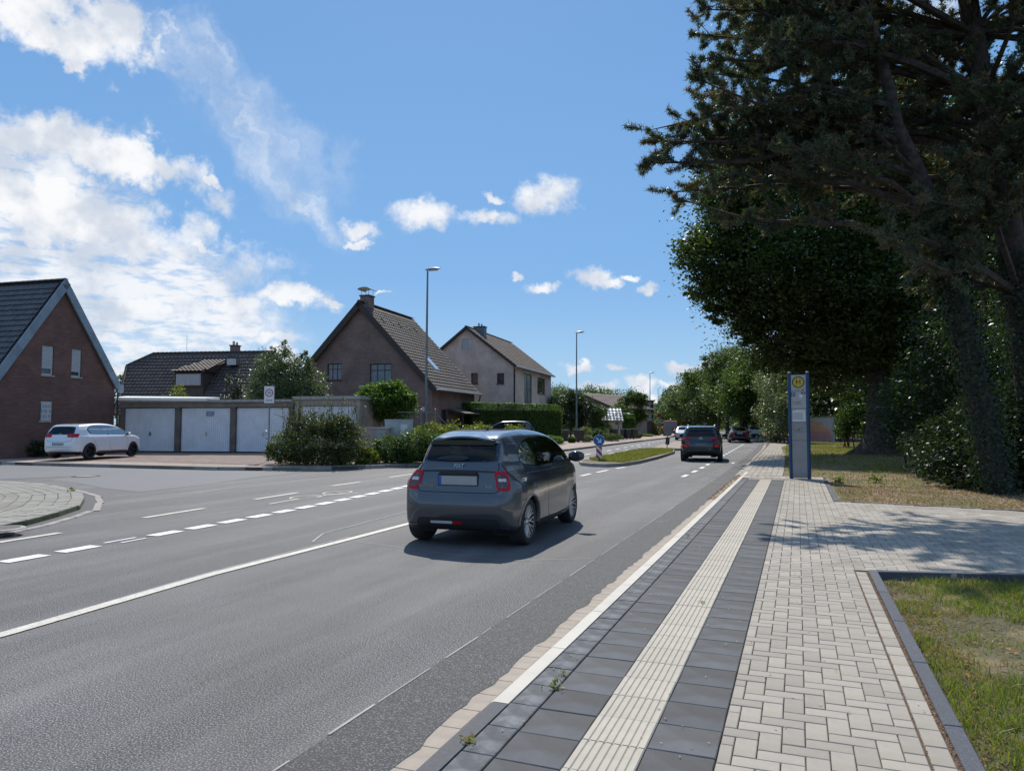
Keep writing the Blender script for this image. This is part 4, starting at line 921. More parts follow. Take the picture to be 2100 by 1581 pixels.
# low wall, cabinets
lw = thing('garden_wall', 'low grey rendered wall behind the overgrown bush left of the junction boxes', 'wall', C(735, 871, 33), R(-14))
lw.location.z = 0; m = MB().box(-3.2, 1.9, 0, .22, .1, 1.42); m.build('wall', m_conc, lw); MB().box(-3.25, 1.95, -.04, .26, 1.42, 1.49).build('coping', m_kst, lw)
def cabinet(label, px, D, w_, z1, mat, dp=.35, door=True):
    p = C(px, 871, D); c = thing('junction_box', label, 'cabinet', (p.x, p.y, .12), YAW * 1.0)
    MB().box(-w_ / 2, w_ / 2, 0, dp, .1, z1 - .05).build('body', mat, c); MB().box(-w_ / 2 - .02, w_ / 2 + .02, -.03, dp + .02, z1 - .05, z1).build('lid', mat, c); MB().box(-w_ / 2 + .02, w_ / 2 - .02, .02, dp, 0, .1).build('base', m_conc, c)
    d_ = MB().box(-w_ / 2 + .03, -.004, -.015, 0, .14, z1 - .09).build('door', mat, c); d2 = MB().box(.004, w_ / 2 - .03, -.015, 0, .14, z1 - .09).build('door', mat, c)
    MB().box(-.05, -.025, -.035, -.015, z1 * .5, z1 * .5 + .14).build('handle', m_black, d_); return c
m_cab = M('pale grey cabinet', (.36, .41, .41), rough=.5, var=.08)
c1 = cabinet('large pale grey junction box with notice sticker beside the lamp post', 817, 32.5, 1.2, 1.72, m_cab); MB().box(.1, .4, -.022, -.016, 1.05, 1.5).build('sticker', m_frame, c1)
cabinet('slim weathered grey junction box left of the large one', 783, 31.5, .5, 1.35, M('weathered cabinet', (.27, .31, .31), rough=.6, var=.2))
# drying frame with knobbed posts
p = C(878, 871, 36); df = thing('drying_frame', 'metal drying frame with two knobbed posts before the brown brick house', 'drying frame', (p.x, p.y, .12), YAW)
m = MB()
for x, in ((-.35,), (.35,)): m.tube([(x, 0, 0), (x, 0, 2.15)], .03, 8)
m.tube([(-1.5, 0, 2.1), (.35, 0, 2.1)], .022, 6).tube([(.35, 0, 2.12), (1.3, .3, 1.0)], .02, 6); m.build('frame', m_galv, df)
for x in (-.35, .35): MB().lathe([(0, .07), (.04, .05), (.055, 0), (.04, -.05), (0, -.07)], 12, T(x, 0, 2.2)).build('knob', M('pink knob', (.5, .12, .16), rough=.4), df, smooth=True)

# --- far buildings
def far_house(label, px0, px1, D, ze_py, zr_py, depth, mw, mt, name='house', rot=0., base=.1, win=2, cat='house'):
    A = C(px0, 871, D); B_ = C(px1, 871, D * (1 + rot)); f = Frame(A, B_); h = thing(name, label, cat, (A.x, A.y, 0), f.rz)
    ze = EYE + (871 - ze_py) / F * D; zr = EYE + (871 - zr_py) / F * D; W = f.w
    MB().box(0, W, 0, depth, base - .1, ze).build('wall', mw, h)
    m = MB(); slab(m, (-.3, -.3, ze), (W + .3, -.3, ze), (W + .3, depth / 2, zr), (-.3, depth / 2, zr), .12); slab(m, (-.3, depth / 2, zr), (W + .3, depth / 2, zr), (W + .3, depth + .3, ze), (-.3, depth + .3, ze), .12)
    m.add([(0, 0, ze), (0, depth, ze), (0, depth / 2, zr - .1), (W, 0, ze), (W, depth, ze), (W, depth / 2, zr - .1)], [(0, 2, 1), (3, 4, 5)]); rf = m.build('roof', mt, h)
    Sv = Vector((0, depth / 2 + .3, zr - ze)); tiles(rf, (-.3, -.3, ze + .01), (1, 0, 0), Sv, W + .6, Sv.length, mt, tw=.35, tl=.4)
    for k in range(win):
        x = W * (k + .5) / win; window(h, T(0, -.08, 0), x - .6, x + .6, ze - 1.6, ze - .5, bars=2, fr=m_frame, dep=.03)
    return h
# gabled brick house half hidden beyond the pale one: gable seen with long right roof edge
A = C(1188, 871, 112); Rr = C(1262, 871, 108); f = Frame(A, Rr)
hE = thing('house', 'brick house with sweeping dark roof between the garden trees past the second lamp', 'house', (A.x, A.y, 0), f.rz); W = f.w
z0 = EYE + (871 - 838) / F * 110; z1 = EYE + (871 - 804) / F * 110
wall('gable_wall', [(-W + .4, 0), (W - .4, 0), (W - .4, z0), (0, z1 - .3), (-W + .4, z0)], [], T(0, .5, 0), b_brown, hE)
m = MB(); slab(m, (0, 0, z1), (W, 0, z0), (W, 12, z0), (0, 12, z1), .35); slab(m, (-W, 0, z0), (0, 0, z1), (0, 12, z1), (-W, 12, z0), .35); rE = m.build('roof', m_darkwood, hE)
Sv = Vector((-W, 0, z1 - z0)); tiles(rE, (W, 0, z0 + .02), (0, 1, 0), Sv, 12, Sv.length, m_tileD, tw=.5, tl=.6)
MB().box(W - .45, W - .4, 1, 11, 0, z0).build('side_wall', b_brown, hE)
m_wt = M('white glazed tile', (.50, .50, .49), rough=.18, var=.4, scale=6, rnd=.5, spec=.9)  # white glossy tiles, tone varied from tile to tile
far_house('small outbuilding with glinting pale pantiles beside the trimmed hedge', 1240, 1272, 74, 863, 838, 2.6, b_pale, m_wt, name='outbuilding', win=0, cat='outbuilding')
A = C(1275, 871, 84); 
far_house('white flat eaved garden building left of the broad green tree', 1270, 1290, 86, 850, 846, 4, M('white render', (.5, .5, .48), rough=.8), m_verge, name='outbuilding', win=0, cat='outbuilding')
def block(label, px0, px1, D, py1, mat, nwin, floors, py0=893, dep=8):
    A = C(px0, 871, D); B_ = C(px1, 871, D); f = Frame(A, B_); h = thing('building', label, 'building', (A.x, A.y, 0), f.rz); W = f.w; z = EYE + (871 - py1) / F * D
    MB().box(0, W, 0, dep, 0, z).build('wall', mat, h); MB().box(-.2, W + .2, -.2, dep + .2, z, z + .25).build('roof', m_darkwood, h)
    for i in range(nwin):
        for j in range(floors): x = W * (i + .5) / nwin; zz = z * (j + .45) / floors; window(h, T(0, -.06, 0), x - .5, x + .5, zz - .4, zz + .7, dep=.02, sill=False)
    return h
block('dark red flat roofed block behind the third lamp', 1322, 1341, 150, 823, M('dark red facade', (.16, .05, .045), rough=.8), 2, 3)
block('long low blue grey hall where the road disappears', 1344, 1386, 330, 853, M('blue grey hall', (.13, .16, .21), rough=.7), 5, 1)
block('grey shop front with white fascia near the third lamp', 1320, 1336, 140, 846, M('grey shop front', (.3, .31, .33), rough=.6), 2, 1)
# grey garden fence
p0 = C(1306, 871, 99); p1 = C(1347, 871, 103); f = Frame(p0, p1); fn = thing('garden_fence', 'tall grey boarded fence left of the third lamp', 'fence', (p0.x, p0.y, .1), f.rz)
mf1 = M('pale grey boards', (.30, .31, .32), rough=.8, var=.15); mf2 = M('dark grey boards', (.08, .085, .09), rough=.8, var=.15); nb = int(f.w / .32)
for k in range(nb):
    x = k * f.w / nb; MB().box(x + .01, x + f.w / nb - .02, -.01 * (k % 2), .03, 0, 2.05 + .03 * math.sin(k * 2)).build('board', mf1 if k < nb * .45 else mf2, fn)
MB().box(0, f.w, .03, .08, .3, .4).box(0, f.w, .03, .08, 1.7, 1.8).build('rail', mf2, fn)
p0 = C(1243, 871, 76); p1 = C(1276, 871, 78); f = Frame(p0, p1); fw = thing('garden_wall', 'grey garden wall below the glinting tiled outbuilding', 'wall', (p0.x, p0.y, .1), f.rz); MB().box(0, f.w, 0, .2, 0, 1.75).build('wall', mf1, fw); MB().box(-.03, f.w + .03, -.03, .23, 1.75, 1.8).build('coping', m_kst, fw)

# ================================================================== STREET FURNITURE
def lamp(label, px, D, grp='street lamps along the left pavement'):
    p = C(px, 871, D); l = thing('street_lamp', label, 'street lamp', (p.x, p.y, .1), R(6), grp); Hh = 9.55
    MB().tube([(0, 0, 0), (0, 0, 1.9), (0, 0, 2.0), (.01, 0, 5.5), (.04, 0, Hh)], [.095, .09, .075, .062, .045], 12).build('pole', m_galv, l, smooth=True)
    MB().tube([(0, 0, 0), (0, 0, .05)], .14, 12).build('base_collar', m_conc, l)
    MB().box(-.045, .045, -.10, -.085, .6, 1.1).build('access_door', m_galv, l)
    prof = []; m = MB(); n1 = 9; rings = []
    for i in range(n1):
        t = i / (n1 - 1); x = -.07 + .80 * t; hw_ = .15 * math.sin(math.pi * (.12 + .8 * t)) ** .6; hh_ = .085 * math.sin(math.pi * (.1 + .82 * t)) ** .7
        rings.append([(x, hw_ * math.cos(a), Hh + .05 + hh_ * math.sin(a) * (1.1 if math.sin(a) > 0 else .45) + t * .04) for a in np.linspace(0, 2 * math.pi, 14, endpoint=False)])
    V = [v for r_ in rings for v in r_]; m.add(V, [(i * 14 + k, i * 14 + (k + 1) % 14, (i + 1) * 14 + (k + 1) % 14, (i + 1) * 14 + k) for i in range(n1 - 1) for k in range(14)] + [tuple(range(14)), tuple((n1 - 1) * 14 + k for k in range(14))])
    m.build('lamp_head', M('lamp head grey', (.30, .29, .27), rough=.4, metal=.3), l, smooth=True)
    MB().box(.1, .62, -.09, .09, Hh + .0, Hh + .022).build('lamp_glass', M('lamp glass', (.55, .56, .55), rough=.2), l)
    return l
l1 = lamp('tallest street lamp, in front of the brown brick house', 873.5, 38)
MB().box(-.20, -.05, -.11, -.095, 2.2, 2.43).build('sticker', m_frame, l1)
lamp('second street lamp beside the wheelie bins', 1182.5, 64); lamp('third street lamp beside the grey boarded fence', 1333.5, 114); lamp('fourth street lamp far down the road', 1350, 160); lamp('fifth tiny street lamp at the end of the road', 1353.5, 215)

def disc(name, r_, y, mat, parent, M_=None, th=.003, seg=40, r0=0.):
    Mx = (M_ or Matrix.Identity(4)) @ T(0, y, 0) @ Matrix.Rotation(math.pi / 2, 4, 'X')
    m = MB()
    if r0: m.lathe([(r0, 0), (r_, 0), (r_, -th), (r0, -th), (r0, 0)], seg, Mx)
    else: m.lathe([(0, 0), (r_, 0), (r_, -th), (0, -th)], seg, Mx)
    return m.build(name, mat, parent)
m_blue = M('sign blue', (.01, .11, .36), rough=.35, var=.04); m_signw = M('sign white', (.72, .73, .73), rough=.35, var=.03); m_signr = M('sign red', (.42, .02, .03), rough=.35, var=.04); m_signb = M('sign print', (.03, .03, .035), rough=.5)
m_back = M('sign back grey', (.20, .20, .20), rough=.6, metal=.3)
# keep right sign
p = G(1228.5, 944, .12); ks_ = thing('keep_right_sign', 'round blue arrow sign above a red and white striped board on the island', 'traffic sign', (p.x, p.y, .12), YAW * .8)
MB().tube([(0, 0, 0), (0, 0, 1.15)], .03, 8).build('post', m_galv, ks_); MB().lathe([(0, .03), (.1, .03), (.16, 0)], 16).build('foot', m_black, ks_)
Mz = T(0, 0, .83)
dsk = disc('sign_disc', .235, -.035, m_blue, ks_, Mz); disc('sign_rim', .235, -.037, m_signw, dsk, Mz, r0=.222)
ar = MB(); q = Matrix.Rotation(R(45), 4, 'Y')
def arr(x0, x1, z0, z1): return T(0, -.0405, .83) @ q
ar.prism([(-.15, -.022), (.09, -.022), (.09, .022), (-.15, .022)], 0, .003, T(0, -.0405, .83) @ q @ Matrix.Rotation(math.pi / 2, 4, 'X'))
ar.prism([(.14, 0), (.04, .10), (-.02, .10), (.055, .025), (.055, -.025), (-.02, -.10), (.04, -.10)], 0, .0035, T(0, -.0405, .83) @ q @ Matrix.Rotation(math.pi / 2, 4, 'X'))
ar.build('arrow', m_signw, dsk)
bw, bz0, bz1 = .12, .1, .575
bd = MB().box(-bw, bw, -.04, -.028, bz0, bz1).build('striped_board', m_signw, ks_)
st = MB()
def clipband(c0, c1):                          # diagonal stripe z + x in [c0, c1] clipped to board
    pts = []
    poly = [(-bw, bz0), (bw, bz0), (bw, bz1), (-bw, bz1)]
    def clip(poly, f_):
        out = []
        for a, b_ in zip(poly, poly[1:] + poly[:1]):
            fa, fb = f_(a), f_(b_)
            if fa >= 0: out.append(a)
            if fa * fb < 0: t = fa / (fa - fb); out.append((a[0] + (b_[0] - a[0]) * t, a[1] + (b_[1] - a[1]) * t))
        return out
    return clip(clip(poly, lambda p: p[1] + p[0] - c0), lambda p: c1 - p[1] - p[0])
for c0 in (.02, .28, .54):
    pl = clipband(c0, c0 + .13)
    if len(pl) > 2: st.prism(pl, 0, .002, T(0, -.041, 0) @ Matrix.Rotation(math.pi / 2, 4, 'X'))
st.build('red_stripe', m_signr, bd)
# sign seen from behind on the far island, leaning
p = G(1368, 918, .12); s2 = thing('traffic_sign', 'leaning round sign seen from its grey back on the far island beside the dark SUV', 'traffic sign', (p.x, p.y, .12), YAW); s2.rotation_euler = (0, R(4), YAW)
MB().tube([(0, 0, 0), (0, 0, 1.35)], .03, 8).build('post', m_back, s2); disc('sign_disc', .3, -.03, m_back, s2, T(0, 0, 1.05)); MB().box(-.13, .13, -.04, -.03, .2, .68).build('board', M('board back', (.05, .05, .05), rough=.6), s2)
# zone sign
p = G(550.5, 948, .12); z3 = thing('zone_sign', 'white speed zone sign with number thirty on a thin pole before the garages', 'traffic sign', (p.x, p.y, .12), YAW + R(2))
MB().tube([(0, 0, 0), (0, 0, 2.98)], .03, 8).build('post', m_galv, z3)
zb = 2.32; bdm = MB().box(-.21, .21, -.06, -.045, zb, zb + .70, ch=.0).build('board', m_signw, z3)
fr_ = MB(); 
for a in ((-.21, .21, zb, zb + .014), (-.21, .21, zb + .686, zb + .70), (-.21, -.197, zb, zb + .7), (.197, .21, zb, zb + .7)): fr_.box(a[0], a[1], -.0625, -.0605, a[2], a[3])
fr_.build('border', m_signb, bdm); disc('red_ring', .155, -.061, m_signr, bdm, T(0, 0, zb + .42), r0=.118); text('30', .17, m_signb, bdm, T(0, -.0625, zb + .42) @ XZ, 'number'); text('ZONE', .095, m_signb, bdm, T(0, -.0625, zb + .12) @ XZ, 'wording')
MB().box(-.12, .12, -.045, .03, zb + .15, zb + .19).box(-.12, .12, -.045, .03, zb + .5, zb + .54).build('bracket', m_galv, z3)
# far signs by the pavement
for px, py, D, rr, mt_, lb in ((1349.5, 862, 118, .30, m_blue, 'small round blue sign on a post under the far lamps'), (1352, 852, 150, .36, m_signr, 'small red and white sign far down the left pavement')):
    p = C(px, py, D); s_ = thing('traffic_sign', lb, 'traffic sign', (p.x, p.y, .1), YAW); MB().tube([(0, 0, 0), (0, 0, p.z + .2)], .04, 6).build('post', m_galv, s_); disc('sign_disc', rr, -.05, mt_, s_, T(0, 0, p.z - .1))

# ---- bus stop pillar
pL = G(1622, 981, .16); pR_ = G(1660.5, 982.5, .16); f = Frame(pL, pR_)
bsx = thing('bus_stop_pillar', 'tall blue and silver bus stop pillar with yellow H sign', 'bus stop', ((pL.x + pR_.x) / 2, (pL.y + pR_.y) / 2, .16), f.rz * .4)
m_bb = M('bus stop blue', (.012, .058, .15), rough=.4, var=.08, scale=3); m_silver = M('brushed panel', (.30, .295, .29), rough=.5, var=.12, scale=3, metal=.15); m_panel = M('printed panel', (.44, .44, .43), rough=.45, var=.04)
w2 = .265; Hp = 2.84
for s_ in (-1, 1):
    xa, xb = (-w2, -w2 + .075) if s_ < 0 else (w2 - .075, w2)
    MB().tube([((xa + xb) / 2, 0, 0), ((xa + xb) / 2, 0, Hp)], .042, 14).box(xa, xb, -.02, .16, 0, Hp - .02).build('post', m_bb, bsx); MB().lathe([(0, .03), (.03, .022), (.042, 0)], 14, T((xa + xb) / 2, 0, Hp)).build('post_cap', m_signw, bsx)
xi = w2 - .078
MB().box(-xi, xi, .0, .14, .02, 1.02).build('lower_panel', m_silver, bsx); MB().box(-xi, xi, -.004, .14, 1.03, 1.5).build('middle_panel', m_silver, bsx); tp = MB().box(-xi, xi, -.006, .14, 1.90 - .02, Hp - .06).build('upper_panel', m_panel, bsx)
tt = MB().box(-xi, xi, -.008, .14, 1.51, 1.87).build('timetable_case', m_silver, bsx); MB().box(-xi + .03, xi - .02, -.011, -.008, 1.53, 1.85).build('timetable', m_signw, tt)
m = MB()
for k in range(16): m.box(-xi + .05, xi - .05 - .03 * (k % 3), -.0125, -.011, 1.575 + k * .0125, 1.579 + k * .0125)
m.box(0, xi - .04, -.0125, -.011, 1.80, 1.806).box(-xi + .045, -xi + .11, -.0125, -.011, 1.825, 1.84); m.build('timetable_print', M('grey print', (.16, .17, .2), rough=.6), tt)
zc = 2.585; dg = disc('stop_emblem', .158, -.007, M('emblem green', (.0, .12, .05), rough=.4), tp, T(0, 0, zc)); disc('yellow_disc', .125, -.0105, M('emblem yellow', (.72, .44, .02), rough=.4), dg, T(0, 0, zc)); text('H', .23, m_signb, dg, T(0, -.0145, zc) @ XZ, 'letter_h', sx=.85)
m = MB().box(-.07, .04, -.0075, -.006, 2.378, 2.392).box(-xi + .01, xi - .03, -.0075, -.006, 2.335, 2.35); m.build('print_line', M('grey print', (.16, .17, .2)), tp)
for x, z, tx in ((-.135, 2.29, '028'), (-.135, 2.225, '072'), (.12, 2.29, 'SB')): 
    q_ = MB().box(x - .055, x + .055, -.0085, -.006, z - .024, z + .024).build('route_tag', M('route blue', (.015, .06, .25), rough=.4), tp); text(tx, .04, m_signw, q_, T(x, -.0092, z) @ XZ, 'route_number')
m = MB(); disc('orange_sticker', .028, -.008, M('orange sticker', (.6, .12, .03), rough=.5), tp, T(.11, 0, 2.375)); MB().box(.02, .10, -.009, -.006, 2.17, 2.25).build('white_sticker', m_signw, tp)
def scribble(parent, x, z, s, letters, seed):
    """felt pen tag drawn as thin strokes"""
    r = random.Random(seed); m = MB()
    L_ = {'B': [(0, 0), (0, 1), (.5, .85), (.1, .5), (.55, .25), (0, 0)], 'A': [(0, 0), (.3, 1), (.6, 0), (.45, .4), (.1, .4)], 'K': [(0, 1), (0, 0), (0, .45), (.5, 1), (.1, .5), (.55, 0)], 'R': [(0, 0), (0, 1), (.5, .8), (.05, .5), (.55, 0)], 'S': [(.5, 1), (0, .7), (.5, .35), (0, 0)], 'U': [(0, 1), (.05, .1), (.4, 0), (.5, 1)], 'P': [(0, 0), (0, 1), (.5, .75), (.05, .45)], 'E': [(.5, 1), (0, 1), (0, .5), (.4, .5), (0, .5), (0, 0), (.5, 0)], 'O': [(.25, 1), (0, .5), (.25, 0), (.5, .5), (.25, 1)]}
    for k, ch in enumerate(letters):
        pts = [(x + (k * .62 + a + r.uniform(-.05, .05)) * s, 0, z + (b_ + r.uniform(-.06, .06)) * s) for a, b_ in L_[ch]]; m.tube(pts, .0018, 4, cap=False)
    m.tube([(x, 0, z - .25 * s), (x + len(letters) * .6 * s, 0, z - .12 * s)], .0018, 4, cap=False)
    return m
scribble(None, -.15, 2.0, .075, 'PUBKE', 3)
o = scribble(None, -.15, 2.0, .075, 'PUBKE', 3).build('graffiti', m_signb, tp); o.location.y = -.009
o = scribble(None, -.13, 1.26, .10, 'RAKS', 4).build('graffiti', m_signb, bsx); o.location.y = -.007

# ---- advertising display and shelter roof
pL = G(1661, 907, .14); pR_ = G(1708, 908, .14); f = Frame(pL, pR_)
ad = thing('poster_display', 'framed poster display with orange and pink advert on the lawn behind the bus stop', 'billboard', (pL.x, pL.y, .14), f.rz); W = f.w; Hh = 2.05
MB().box(-.9, 0, 0, .12, .2, Hh - .1).box(0, W, 0, .12, .12, Hh).box(W, W + .09, -.01, .13, 0, Hh + .02).box(-.99, -.9, -.01, .13, 0, Hh).build('frame', M('display grey', (.45, .50, .52), rough=.5), ad)
MB().box(-.9, W, -.02, .13, Hh, Hh + .06).build('top_rail', M('yellow green rail', (.35, .42, .10), rough=.5), ad)
po = MB().box(-.85, W - .06, -.012, -.002, .2, Hh - .06).build('poster', M('poster grey', (.6, .6, .62), rough=.6, var=.1), ad)
MB().prism([(-.85, .25), (W - .06, .25), (W - .06, .95), (W * .78, 1.15), (W * .55, 1.6), (W * .3, 1.75), (-.85, 1.8)], 0, .003, T(0, -.013, 0) @ Matrix.Rotation(math.pi / 2, 4, 'X')).build('poster_orange', M('poster orange', (.80, .48, .33), rough=.6, var=.12), po)
MB().box(-.85, W - .14, -.0185, -.0165, .25, .95).build('poster_pink', M('poster pink', (.72, .38, .38), rough=.6, var=.1), po)
m = MB()
for k in range(5): m.box(-.85, W - .2, -.0215, -.0195, .38 + k * .11, .386 + k * .11)
m.build('poster_lines', M('poster dark pink', (.30, .12, .14), rough=.6), po)
o = scribble(None, .05, 1.15, .27, 'KOUSERO', 9); V = o.build('poster_script', m_signw, po); V.location.y = -.03; V.scale = (.9, 3, 1)
p = C(1704, 853, 68); sr = thing('bus_shelter', 'bus shelter roof edge showing behind the poster display', 'shelter', (p.x, p.y, .14), f.rz)
MB().box(-1.1, 1.0, 0, 1.4, p.z - .14 - .06, p.z - .14 + .07).build('roof', M('shelter roof', (.33, .35, .34), rough=.5), sr); MB().box(-1.05, -.98, .1, .17, 0, p.z - .2).box(.9, .97, 1.2, 1.27, 0, p.z - .2).build('posts', m_back, sr)

# ---- wheelie bins
m_bin = M('dark grey bin', (.045, .047, .05), rough=.55, var=.1); m_lidy = M('yellow green lid', (.30, .29, .12), rough=.5)
m_lidg = M('pale grey lid', (.25, .25, .22), rough=.5)
def bin_(label, px, D, rz, lid, grp):
    p = C(px, 871, D); b_ = thing('wheelie_bin', label, 'bin', (p.x, p.y, .12), rz, grp); m = MB()
    V = [(-.24, -.28, .1), (.24, -.28, .1), (.24, .22, .1), (-.24, .22, .1), (-.29, -.36, 1.0), (.29, -.36, 1.0), (.29, .34, 1.0), (-.29, .34, 1.0)]
    m.add(V, [(0, 3, 2, 1), (0, 1, 5, 4), (1, 2, 6, 5), (2, 3, 7, 6), (3, 0, 4, 7), (4, 5, 6, 7)]); m.build('body', m_bin, b_)
    V = [(-.30, -.38, 1.0), (.30, -.38, 1.0), (.30, .36, 1.0), (-.30, .36, 1.0), (-.26, -.33, 1.06), (.26, -.33, 1.06), (.26, .33, 1.12), (-.26, .33, 1.12)]
    MB().add(V, [(0, 3, 2, 1), (0, 1, 5, 4), (1, 2, 6, 5), (2, 3, 7, 6), (3, 0, 4, 7), (4, 5, 6, 7)]).build('lid', lid, b_)
    for s_ in (-1, 1): MB().lathe([(0, -.025), (.1, -.025), (.1, .025), (0, .025)], 14, T(s_ * .25, .25, .1) @ Matrix.Rotation(math.pi / 2, 4, 'Y')).build('wheel', m_black, b_)
    MB().tube([(-.25, .40, 1.0), (.25, .40, 1.0)], .018, 6).build('handle', m_black, b_)
bin_('left one of the two dark wheelie bins at the second lamp', 1156, 61, 2.4, m_lidg, 'bins at the second lamp'); bin_('right one of the two dark wheelie bins, behind the second lamp post', 1187, 62, 2.5, m_lidg, 'bins at the second lamp')
for k, px in enumerate((1258, 1271, 1285, 1299)): bin_(['first', 'second', 'third', 'fourth'][k] + ' bin from the left in the row along the grey garden wall', px, 74 + k * .6, 2.6, m_lidy, 'row of bins by the garden wall')
# ================================================================== VEHICLES
def paint(name, col, metal=.5, rough=.3, flake=.0):
    return M(name, col, rough=rough, metal=metal, var=.02, scale=300, coat=1.0, spec=.5)
m_tyre = M('tyre rubber', (.022, .022, .024), rough=.85, var=.2, scale=20); m_rimb = M('dark rim', (.03, .03, .032), rough=.35, metal=.6); m_rims = M('bright alloy', (.55, .55, .56), rough=.35, metal=.7)
m_gls = glassmat('dim car glass', (.05, .06, .065), .45)
m_seal = M('black glass edge', (.006, .006, .007), rough=.12, spec=.6, coat=.6); m_gl = glassmat('tinted car glass', (.07, .085, .09), .9); m_glc = glassmat('clear car glass', (.82, .92, .88), 2.4)
m_tail = M('tail lamp red', (.50, .003, .012), rough=.35, coat=.15, spec=.2, var=.05); m_taild = M('tail lamp dark', (.05, .006, .008), rough=.1, coat=1); m_lampw = M('lamp clear', (.55, .56, .58), rough=.12, coat=1)
m_amber = M('lamp amber', (.4, .12, .02), rough=.15, coat=1); m_plate = M('number plate', (.36, .36, .345), rough=.4, var=.05, scale=9); m_plblue = M('plate blue', (.01, .10, .45), rough=.4); m_int = M('car interior', (.012, .012, .013), rough=.8); m_seat = M('car seat', (.03, .032, .035), rough=.85); m_chrome = M('chrome', (.6, .6, .62), rough=.12, metal=1)
def catmull(pts, n=8, closed=True):
    P = np.array(pts, float); m = len(P); out = []
    rng_ = range(m) if closed else range(m - 1)
    for i in rng_:
        p0, p1, p2, p3 = (P[(i - 1) % m], P[i], P[(i + 1) % m], P[(i + 2) % m]) if closed else (P[max(i - 1, 0)], P[i], P[i + 1], P[min(i + 2, m - 1)])
        for k in range(n):
            t = k / n; out.append(.5 * ((2 * p1) + (-p0 + p2) * t + (2 * p0 - 5 * p1 + 4 * p2 - p3) * t * t + (-p0 + 3 * p1 - 3 * p2 + p3) * t ** 3))
    if not closed: out.append(P[-1])
    return np.array(out)
def rr_(w_, h_, rad, n=5, cx=0, cy=0, sk=0):
    out = []
    for (sx, sy, a0) in ((1, 1, 0), (-1, 1, 90), (-1, -1, 180), (1, -1, 270)):
        for k in range(n + 1): a = R(a0 + 90 * k / n); x = sx * (w_ / 2 - rad) + rad * math.cos(a); y = sy * (h_ / 2 - rad) + rad * math.sin(a); out.append((cx + x + sk * y, cy + y))
    return out
